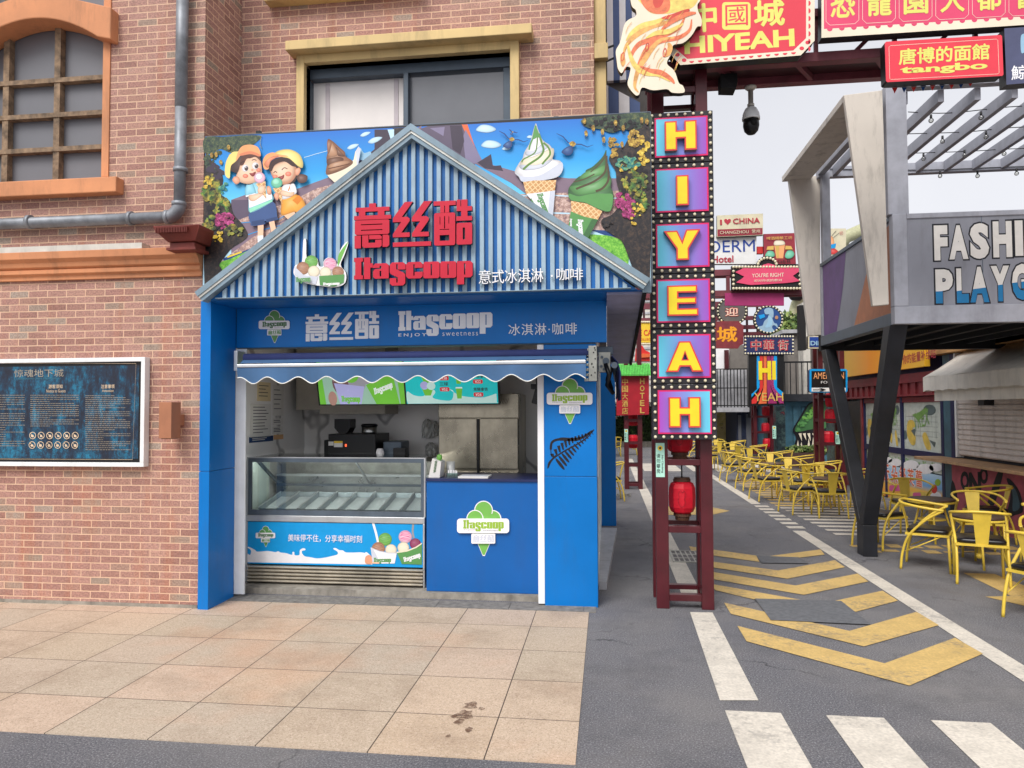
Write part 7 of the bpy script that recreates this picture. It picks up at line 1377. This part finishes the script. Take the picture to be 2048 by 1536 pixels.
# rainbow sign
rs=sign('black sign with rainbow stripes reading HI over outlined YEAH',21.35,[(1497,812),(1568,809),(1568,704),(1497,706)],.14,'black')
pc=Pic(21.349,step=.003); 
for k,(m_,a,b,c_,d) in enumerate((('p_cyan',552,585,490,530),('p_red',590,625,495,545),('p_lava',632,668,570,640),('p_mag',675,708,700,760),('bloom_mag',714,748,800,830),('p_cyan',752,790,840,865))):
    top=[(a,780),(b,780)]
    if k in(0,): L=top+[(b,1150),(530,1220),(490,1270),(490,1230),(555,1170),(a,1120)]
    elif k==5: L=top+[(790,1150),(862,1210),(862,1265),(800,1210),(765,1165),(752,1120)]
    elif k==1: L=top+[(b,1150),(545,1340),(492,1345),(492,1300),(580,1200),(a,1130)]
    elif k==2: L=top+[(668,1340),(570,1345),(625,1180),(632,1120)]
    elif k==3: L=top+[(715,1150),(790,1340),(685,1342),(672,1150)]
    else: L=top+[(760,1150),(868,1290),(868,1340),(820,1340),(730,1170),(714,1120)]
    pc.poly(Zd(L),m_)
pc.text('HI',*Zd([(575,840)])[0],*Zd([(780,1062)])[0],'yellow_letter',.05); pc.text('YEAH',*Zd([(522,1215)])[0],*Zd([(866,1312)])[0],'p_cap2',-.0); pc.mb.build('picture',rs)
# signs by the V post
s=sign('blue edged black american sign with arrow beside the V post',14.3,[(1622,785),(1692,785),(1695,782),(1695,741),(1692,738),(1622,738),(1619,741),(1619,782)],.12,'p_cyan','navy'); q=MB(); q.prism([(p.x,14.29,p.z) for p in (P(*c,14.3) for c in ((1623,775),(1691,775),(1691,742),(1623,742)))],(0,.009,0),'black'); q.prism([(p.x,14.289,p.z) for p in (P(*c,14.3) for c in ((1623,783),(1691,783),(1691,775.5),(1623,775.5)))],(0,.01,0),'sign_white'); q.build('panel',s)
txt(s,14.29,[('AMERICAN',1627,745,1688,758,'p_brim',.0),('FOOD',1642,762,1672,767,'sign_white',0)]); q=MB(); fitY(q,text_mesh('➔ ➔',.0),1626,776.5,1690,782.5,14.284,.002,'black'); q.build('arrow',s)
s=board('yellow edged blue sign half hidden behind the white fin',1616,672,1660,697,14.45,'sign_tan'); q=MB(); q.prism([(p.x,14.44,p.z) for p in (P(*c,14.45) for c in ((1619,694),(1659,694),(1659,674),(1619,674)))],(0,.009,0),'sign_blue'); q.build('panel',s); txt(s,14.43,[('DINER',1621,682,1665,691,'p_tea',.03)])
q=thing('sign_box','plain black sign box seen edge-on left of the white fin','sign box',(3.7,14.4,3)); m_=MB(); a=P(1600,700,14.42); b=P(1611,610,14.42); m_.box(a.x,b.x,14.42,14.6,a.z,b.z,'black_matt'); m_.build('box',q)
s=board('cream poster sign with a crab and red base beyond the grey terrace',1650,457,1692,517,16,'sign_tan'); pc=Pic(15.999,step=.003); pc.sm([(1657,480),(1662,472),(1667,478),(1668,490),(1660,496),(1656,490)],'p_brim'); pc.sm([(1658,500),(1668,497),(1676,503),(1672,508),(1660,508)],'p_red'); pc.poly([(1657,490),(1672,487),(1670,496),(1658,498)],'p_cyan'); pc.line([(1663,472),(1672,462)],.8,'p_dark'); pc.line([(1666,476),(1678,466)],.8,'p_dark'); pc.text('切',1679,463,1686,470,'heart_red'); pc.poly([(1651,516),(1691,516),(1691,512),(1651,512)],'sign_brick'); pc.mb.build('picture',s)
# hotel sign and yellow sign on the left
s=sign('red vertical hotel sign with gold characters under a green tiled roof',14.8,[(1233,831),(1298,829),(1298,750),(1233,751)],.14,'sign_hotel','maroon'); q=MB()
for k,ch in enumerate('中国大酒店'): fitY(q,text_mesh(ch,.02),1244,757+14.6*k,1256,770+14.6*k,14.795,.004,'gold')
for k,ch in enumerate('HOTEL'): fitY(q,text_mesh(ch,.02),1280,756.5+14.6*k,1289,768+14.6*k,14.795,.004,'gold')
q.build('lettering',s)
q=MB(); a=P(1231,749,14.7); b=P(1300,726,14.95)
n_=22
for k in range(n_): x0=a.x+(b.x-a.x)*k/n_; x1=x0+(b.x-a.x)/n_*.8; q.raw([(x0,14.66,a.z),(x1,14.66,a.z),(x1,14.95,b.z),(x0,14.95,b.z),(x0,14.66,a.z-.03),(x1,14.66,a.z-.03),(x1,14.95,b.z-.03),(x0,14.95,b.z-.03)],[(0,1,2,3),(4,5,1,0),(5,6,2,1),(7,4,0,3)],'green_tile')
q.raw([(a.x-.02,14.68,a.z-.02),(b.x,14.68,a.z-.02),(b.x,14.97,b.z-.025),(a.x-.02,14.97,b.z-.025)],[(0,1,2,3)],'leaf_dark'); q.build('tiled_roof',s)
s=board('yellow cafe sign with red letters between the kiosk eave and the letter tower',1262,645,1310,685,18,'p_yellow',.1,'shop_red'); txt(s,18,[('THE CAFE',1262,660,1315,672,'p_red',.02),('ALL COLLECTION',1262,677,1318,681,'p_red',0)])
bulbs(s,[(1264+4*k,y) for k in range(11) for y in (644,688)],18)
wb=thing('white_building','pale slatted building block far behind the kiosk','building',(.6,30,0)); q=MB(); q.box(-6,2.6,30,34,1.9,8.4,'offwhite'); q.build('wall',wb)
q=MB()
for k in range(24): q.box(-6,2.59,29.95,29.999,2.6+.24*k,2.68+.24*k,'slab_grey')
q.build('slats',wb)
rl=thing('red_ornament','red and orange painted prow ornament under the yellow cafe sign','ornament',(.8,17,2.6)); q=MB(); pp=[P(a,b,17.5) for a,b in ((1270,722),(1300,722),(1300,705),(1290,700),(1284,690),(1278,702),(1272,696))]; q.prism([(p.x,17.5,p.z) for p in pp],(0,.2,0),'p_red'); q.build('prow',rl); q=MB(); pp=[P(a,b,17.45) for a,b in ((1276,716),(1300,714),(1300,708),(1284,707))]; q.prism([(p.x,17.45,p.z) for p in pp],(0,.049,0),'p_lava'); q.build('rim',rl)
# hedge, trees
def leaves(name,par,boxes,n,size,mats,lab=None):
    q=MB()
    for k in range(n):
        cx,cy,cz,rx,ry,rz=random.choice(boxes)
        while True:
            d=Vector((random.uniform(-1,1),random.uniform(-1,1),random.uniform(-1,1)))
            if d.length<1: break
        p=Vector((cx+d.x*rx,cy+d.y*ry,cz+d.z*rz)); s_=size*random.uniform(.6,1.4); a=Vector((random.gauss(0,1),random.gauss(0,1),random.gauss(0,.7))).normalized(); b=a.orthogonal().normalized(); b.rotate(Matrix.Rotation(random.uniform(0,6.3),3,a)); c=a.cross(b)
        q.face([p-b*s_,p+c*s_*.5,p+b*s_,p-c*s_*.5],random.choice(mats))
    return q.build(name,par)
hd=thing('hedge','clipped dark green hedge at the far end of the street on the left','hedge',(.5,33,0)); leaves('foliage',hd,[(x,33,z,.9,.5,.5) for x in (-1.5,-.4,.6,1.6,2.6) for z in (.5,1.0,1.4)],5200,.09,('leaf','leaf_dark','leaf_dark')); q=MB(); q.box(-2.4,3.4,32.8,33.3,0,1.2,'leaf_dark'); q.build('core',hd)
lw=thing('low_wall','low grey kerb wall in front of the far hedge','wall',(.5,31,0)); q=MB(); q.box(-2.5,3.4,31.9,32.2,0,.22,'concrete'); q.build('wall',lw)
def tree(lab,x,y,h,r,n,mats,sz):
    t_=thing('tree',lab,'tree',(x,y,0),'trees beyond the far houses'); q=MB(); q.tube([(x,y,0),(x+.1,y,h*.3),(x-.05,y,h*.62)],[.16,.12,.06],'bark',8)
    for k in range(5): a=k*1.26; q.tube([(x,y,h*(.35+.05*k)),(x+r*.6*math.cos(a),y+r*.6*math.sin(a),h*(.6+.05*k))],[.06,.02],'bark',6)
    q.build('trunk',t_); bxs=[(x+random.uniform(-.65,.65)*r,y+random.uniform(-.6,.6)*r,h*random.uniform(.5,.9),r*random.uniform(.3,.5),r*.45,h*random.uniform(.10,.16)) for k in range(16)]; leaves('crown',t_,bxs,n,sz,mats)
tree('pale green bushy tree behind the far balcony railing',9.4,38,5.4,2.4,5200,('leaf_lime','leaf_lime','leaf'),.14); tree('taller green tree behind the pale bushy one',11.2,44,7.2,2.6,4600,('leaf','leaf_lime','leaf_dark'),.17); tree('dark green tree behind the hotel sign hedge',1.6,38,4.6,2.3,3600,('leaf_dark','leaf'),.15)
# planter
pl=thing('planter_box','dark brown planter box of low green plants before the teal container','planter',(5.4,21,0)); q=MB(); a=P(1572,905,20.5); b=P(1628,908,20.5); q.box(a.x,b.x+.15,20.4,20.9,0,a.z-.0,'planter_brown'); q.build('box',pl)
leaves('plants',pl,[(a.x+.15+(b.x-a.x)*k/7,20.65,a.z+.06,.14,.22,.12) for k in range(9)],900,.05,('leaf','leaf_lime','leaf_dark'))
# teal container with painted scaly jaw
tc=thing('teal_container','teal shipping container painted with a green scaly toothed head','container',(7,23,0)); YT=23.0; zt=P(1600,803,YT).z; xl=P(1570,860,YT).x
q=MB(); q.box(xl,xl+4.2,YT+.05,YT+5,0,zt,'cont_teal'); 
for k in range(14): x=xl+.25+.26*k; q.box(x,x+.13,YT+.01,YT+.049,.08,zt-.18,'cont_teal')
q.box(xl,xl+.1,YT,YT+.049,0,zt,'cont_teal'); q.box(xl+.101,xl+4.2,YT,YT+.049,zt-.14,zt,'cont_teal'); q.build('body',tc)
pc=Pic(YT-.001,step=.004); Zj=lambda L:[(1400+x*.19533,780+y*.19533) for x,y in L]
pc.poly(Zj(spl([(960,440),(950,400),(990,330),(1060,210),(1110,140),(1170,120),(1300,130),(1320,640),(980,620),(985,500)],3)),'p_dark'); pc.poly(Zj(spl([(970,400),(1010,330),(1080,215),(1120,150),(1190,130),(1300,140),(1300,380),(1150,400),(1000,430)],3)),'p_green3')
for k in range(46):
    t_=random.random(); x=980+t_*200+random.uniform(-10,40); y=405-t_*240+random.uniform(-30,60)
    if 960<x<1200 and y<420: pc.poly(Zj(ell(x,y,random.uniform(10,20),random.uniform(9,15),9)),'p_green2' if y>300 else ('p_green' if y>200 else 'p_logo')); pc.k-=.8
for x,l in ((1012,80),(1055,70),(1100,80),(1150,60),(1195,70)): pc.poly(Zj([(x-8,445),(x+22,440),(x+28,445+l)]),'p_cream')
for x,l in ((985,90),(1020,70),(1095,110),(1140,120),(1190,100)): pc.poly(Zj([(x-6,600),(x+28,600),(x+12,600-l)]),'p_cream')
pc.mb.build('painting',tc)
bk=thing('balcony_house','grey container house with dark balcony railing above the teal container','building',(8,24,zt)); q=MB(); q.box(xl-.1,xl+4.3,YT-.3,YT+5,zt+.005,zt+.22,'cont_dark'); q.build('floor_slab',bk); zr_=P(1600,726,YT-.2).z
q=MB()
for k in range(26): x=xl-.05+.165*k; q.box(x,x+.025,YT-.25,YT-.225,zt+.221,zr_,'black')
q.box(xl-.08,xl+4.2,YT-.26,YT-.215,zr_+.0005,zr_+.05,'black'); q.build('railing',bk)
q=MB(); q.box(xl+.5,xl+4.2,YT+1.6,YT+4.9,zt+.221,P(1600,668,YT+1.6).z,'wall_grey'); q.box(xl+.3,xl+4.3,YT+1.4,YT+5,P(1600,667,YT+1.6).z,P(1600,660,YT+1.6).z,'slab_grey'); q.build('upper_room',bk); q=MB(); q.box(P(1612,700,YT).x,P(1626,700,YT).x,YT+.3,YT+.9,zt+.221,P(1620,602,YT).z,'offwhite'); q.build('pillar',bk)
# navy container and grey balcony house further on
nc=thing('navy_container','dark navy container house with pale doors and a grey upper balcony','building',(6,27,0)); YV=27; xa=P(1474,860,YV).x; xb=P(1514,860,YV).x; ztn=P(1490,818,YV).z
q=MB(); q.box(xa,xb+1.2,YV,YV+6,0,ztn,'cont_navy')
for k in range(16): x=xa+.02+.13*k; q.box(x,x+.06,YV-.03,YV-.0005,.05,ztn-.05,'cont_navy')
q.build('lower_container',nc); q=MB(); q.box(P(1492,860,YV).x,P(1503,860,YV).x,YV-.07,YV-.031,.02,P(1490,828,YV).z,'frosted'); q.build('door',nc); q=MB(); q.box(P(1476,860,YV).x,P(1482,860,YV).x,YV-.07,YV-.031,.02,P(1490,830,YV).z,'frosted'); q.build('window',nc)
YU=26.4; zs0=P(1460,824,YU).z; zs1=P(1460,815,YU).z; x0=2.9; x1=P(1500,800,YU).x
q=MB(); q.box(x0,x1,YU,YU+4,zs0,zs1,'slab_grey'); q.build('balcony_slab',nc); zr_=P(1460,739,YU).z
q=MB()
for k in range(20): x=x0+.03+.115*k; q.box(x,x+.03,YU+.02,YU+.05,zs1+.001,zr_,'black')
for z in (zs1+.05,(zs1+zr_)/2,zr_): q.box(x0,x1,YU+.0,YU+.019,z,z+.035,'black')
q.build('railing',nc); q=MB(); q.box(x0,x1+.3,YU+.3,YU+.36,zs1+.001,zr_,'slab_grey'); q.build('screen',nc)
q=MB(); q.box(x0,P(1459,720,YU+1).x,YU+1,YU+3.9,zs1+.001,P(1450,690,YU+1).z,'p_white'); q.build('white_room',nc); q=MB(); q.box(P(1459.5,720,YU+.9).x,P(1500,720,YU+.9).x,YU+.9,YU+3.9,zs1+.001,P(1470,690,YU+.9).z,'wall_grey'); q.build('grey_room',nc); q=MB(); a=P(1449,720,YU+.8); b=P(1458,720,YU+.8); q.box(a.x,b.x,YU+.8,YU+.89,zs1+.001,P(1450,700,YU+.8).z,'maroon'); q.build('red_column',nc)
q=MB(); q.box(P(1497,720,YU).x,P(1503,720,YU).x,YU-.1,YU+.2,ztn-.3,P(1500,706,YU).z,'black'); q.build('black_column',nc)
ym=thing('yellow_mural','yellow painted mural panel beside the farthest tower','mural',(4.5,29,0)); Y_m=29.5; q=MB(); a=P(1434,900,Y_m); b=P(1452,816,Y_m); q.box(a.x,b.x+.1,Y_m,Y_m+.1,0,b.z,'mural_yellow'); q.build('panel',ym)
fh=thing('far_house','long grey house closing the far end of the street','building',(4,40,0)); q=MB(); q.box(-10,6.5,42,46,0,2.4,'wall_grey'); q.build('wall',fh); q=MB(); q.box(-10.2,6.7,41.8,46.2,2.405,2.6,'slab_grey'); q.build('roof',fh)
sr=thing('dark_shop_row','dark shop fronts between the rainbow sign tower and the teal container','shop',(5.5,22.5,0)); a=P(1553,860,22.6); q=MB(); q.box(a.x,P(1571,860,22.6).x,22.6,24.4,0,P(1560,812,22.6).z,'mural'); q.build('wall',sr)
# roller coaster
rc=thing('roller_coaster','orange roller coaster track on olive supports far beyond the street','roller coaster',(14,60,0)); YR=60
q=MB()
for dy in (0,14): q.tube([P(1540,690+dy,YR),P(1575,668+dy,YR),P(1610,634+dy*.6,YR),P(1650,600+dy*.4,YR)],.26,'coaster_orange',8)
for k in range(7): t_=k/6; q.tube([P(1550+70*t_,683-55*t_,YR),P(1553+72*t_,700-60*t_,YR)],.16,'coaster_orange',6)
q.build('track',rc); q=MB(); q.tube([P(1575,668,YR+1),P(1583,640,YR+1),P(1592,608,YR+1),P(1606,585,YR+1),P(1640,560,YR+1)],.42,'coaster_green',10); q.tube([P(1575,668,YR+1),(P(1575,668,YR+1).x,YR+1,0)],.4,'coaster_green',10); q.tube([P(1660,520,YR+1),P(1690,475,YR+1),P(1720,462,YR+1),P(1745,470,YR+1)],.55,'coaster_green',10); q.build('support',rc); q=MB(); q.tube([P(1581,597,YR),P(1590,590,YR),P(1606,577,YR),P(1630,562,YR)],[.2,.62,.6,.5],'black_matt',10); q.build('flange',rc)
ls=thing('left_shop_block','plain dark shop block on the left side behind the kiosk','building',(-3,20,0)); q=MB(); q.box(-9,-1.2,17.5,29,0,3.2,'cont_dark'); q.build('wall',ls); q=MB()
for k in range(4): q.box(-1.199,-1.16,18.2+2.6*k,20.2+2.6*k,.3,2.2,'pane_dark'); 
q.build('window_panes',ls); q=MB(); q.box(-9.2,-1,17.3,29.2,3.205,3.4,'slab_grey'); q.build('roof',ls)
# ------------------------------------------------------------------ chairs and tables
def make_chair():
    t_=thing('metal_chair','x','chair'); r=.0125
    q=MB(); q.box(-.205,.205,-.19,-.165,.345,.366,'chair_yellow'); q.box(-.205,.205,.165,.19,.345,.366,'chair_yellow'); q.box(-.205,-.18,-.1645,.1645,.345,.366,'chair_yellow'); q.box(.18,.205,-.1645,.1645,.345,.366,'chair_yellow'); q.build('seat_frame',t_)
    q=MB(); pr_=[(.93,.367),(1,.378),(1,.396),(.95,.408),(.6,.413)]; L=rrect(-.195,-.18,.195,.18,.05,3); n=len(L); b=0; vs=[];fs=[]
    for s_,z in pr_: vs+=[(x*s_,y*s_,z) for x,y in L]
    for k in range(len(pr_)-1):
        for j in range(n): fs.append((k*n+j,k*n+(j+1)%n,(k+1)*n+(j+1)%n,(k+1)*n+j))
    fs.append(tuple(range((len(pr_)-1)*n,len(pr_)*n))); fs.append(tuple(range(n-1,-1,-1))); q.raw(vs,fs,'seat_black',True); q.build('seat_cushion',t_)
    for s_ in (-1,1):
        q=MB(); q.tube([(s_*.19,.18,.35),(s_*.2,.195,0)],r,'chair_yellow',8); q.build('leg',t_)
        q=MB(); q.tube(spl([(s_*.205,-.235,0),(s_*.2,-.215,.17),(s_*.2,-.155,.34),(s_*.212,-.02,.49),(s_*.222,.10,.575),(s_*.224,.145,.602)],4,False),r,'chair_yellow',8); q.build('leg',t_)
    pts=[(-.226,.15,.605),(-.235,.0,.622),(-.225,-.12,.64),(-.17,-.215,.655),(-.07,-.25,.665),(.07,-.25,.665),(.17,-.215,.655),(.225,-.12,.64),(.235,.0,.622),(.226,.15,.605)]
    q=MB(); q.tube(spl(pts,4,False),.0128,'chair_yellow',8); q.build('arm_rail',t_)
    q=MB(); vs=[];fs=[]
    for k in range(7):
        u=k/6; z=.352+.325*u; y=-.178-.075*u**1.2; w_=.047+.028*u
        vs+=[(-w_,y,z),(w_,y,z),(w_,y-.005,z),(-w_,y-.005,z)]
    for k in range(6):
        a=4*k
        for j in range(4): fs.append((a+j,a+(j+1)%4,a+4+(j+1)%4,a+4+j))
    fs.append((3,2,1,0)); fs.append((24,25,26,27)); q.raw(vs,fs,'chair_yellow'); q.build('backrest',t_,bevel=.0015)
    q=MB(); q.tube([(-.19,.12,.346),(-.2,-.19,.18)],.006,'chair_yellow',6); q.build('side_brace',t_); q=MB(); q.tube([(.19,.12,.346),(.2,-.19,.18)],.006,'chair_yellow',6); q.build('side_brace',t_)
    return t_
def make_table():
    t_=thing('round_table','x','table')
    q=MB(); q.lathe((0,0,0),[(.245,.488),(.25,.493),(.25,.508),(.244,.514)],'table_top',28); q.build('tabletop',t_)
    q=MB(); q.lathe((0,0,0),[(.246,.462),(.254,.464),(.254,.486),(.246,.487)],'chair_yellow',28); q.build('rim',t_)
    q=MB(); q.lathe((0,0,0),[(.016,.12),(.02,.3),(.016,.4),(.03,.461)],'chair_yellow',12); q.ball((0,0,.1),.032,'chair_yellow',12); q.build('pedestal',t_)
    for k in range(4):
        a=math.pi/4+k*math.pi/2; c_,s_=math.cos(a),math.sin(a); q=MB(); q.tube([(.12*c_,.12*s_,.461),(.17*c_,.17*s_,.25),(.25*c_,.25*s_,.0)],.012,'chair_yellow',8); q.build('leg',t_)
    q=MB(); q.lathe((0,0,0),[(.15,.255),(.155,.262),(.15,.27)],'chair_yellow',20); q.build('ring_shelf',t_)
    return t_
CH=make_chair(); TB=make_table(); used=[0,0]
def put(proto,i,x,y,deg,lab,grp):
    o=proto if not used[i] else dup(proto); used[i]=1; o.location=(x,y,0); o.rotation_euler=(0,0,R(deg)); o['label']=lab; o['group']=grp
CG='yellow metal chairs along the street'; TG='round cafe tables along the street'
def chair(x,y,deg,lab): put(CH,0,x,y,deg,lab,CG)
def table(x,y,lab): put(TB,1,x,y,random.uniform(0,40),lab,TG)
table(3.74,8.02,'round dark table between the black V post and the pink graffiti front, nearer of two')
chair(3.42,7.32,-20,'yellow chair with its back to the viewer at the nearest round table')
chair(3.20,7.86,-118,'yellow side-on chair left of the nearest round table, beside the V post')
chair(4.02,8.62,168,'yellow chair on the far side of the nearest round table')
chair(4.42,8.0,95,'yellow chair on the right side of the nearest round table')
table(3.88,9.45,'round dark table behind the V post, in front of the drink poster')
chair(3.14,9.0,-58,'yellow chair just right of the black V post facing the poster table'); chair(3.92,10.15,178,'yellow chair in front of the blue and orange drink poster'); chair(4.52,9.5,84,'yellow chair between poster table and pink graffiti front')
chair(3.30,6.02,-62,'closest yellow chair, cut by the right edge of the photo'); chair(3.74,6.75,150,'yellow chair partly in view at the right edge behind the closest one'); table(3.72,6.12,'nearest round table, just outside the right edge of the photo')
k_=0
for nm,x,y,near in (('first table left of the V post',3.42,12.1,1),('second table left of the V post',3.26,13.65,1),('third table left of the V post',3.3,15.3,0),('fourth table left of the V post',3.25,17.0,0)):
    table(x,y,f'round dark table, {nm}')
    j=random.uniform
    chair(x-.5,y-.34,-72+j(-8,8),f'yellow chair on the street side of the {nm}')
    if near: chair(x-.16 if y<13 else x+.05,y-.68,-2+j(-6,6),f'yellow chair, back to the viewer, at the {nm}')
    chair(x+.1,y+.66,176+j(-12,12),f'yellow chair on the far side of the {nm}'); chair(x+.62,y+.08,88+j(-10,10),f'yellow chair on the shop side of the {nm}')
for nm,x,y in (('table beside the far crosswalk',3.25,19.9),('farthest table on the right',3.2,22.6)):
    table(x,y,f'round dark table, {nm}'); chair(x-.6,y-.1,-85,f'yellow chair left of the {nm}'); chair(x,y-.65,4,f'yellow chair nearest the viewer at the {nm}'); chair(x+.15,y+.65,176,f'yellow chair beyond the {nm}'); chair(x+.65,y,88,f'yellow chair right of the {nm}')
chair(.03,13.1,98,'lone yellow chair half hidden behind the far blue pillar of the kiosk'); table(-.62,13.1,'round table hidden behind the kiosk beside the lone chair')
table(.2,26,'small far table near the hedge on the left'); chair(-.35,26,-90,'far yellow chair left of the table near the hedge'); chair(.8,26.1,90,'far yellow chair right of the table near the hedge'); chair(.25,25.3,0,'far yellow chair in front of the table near the hedge')
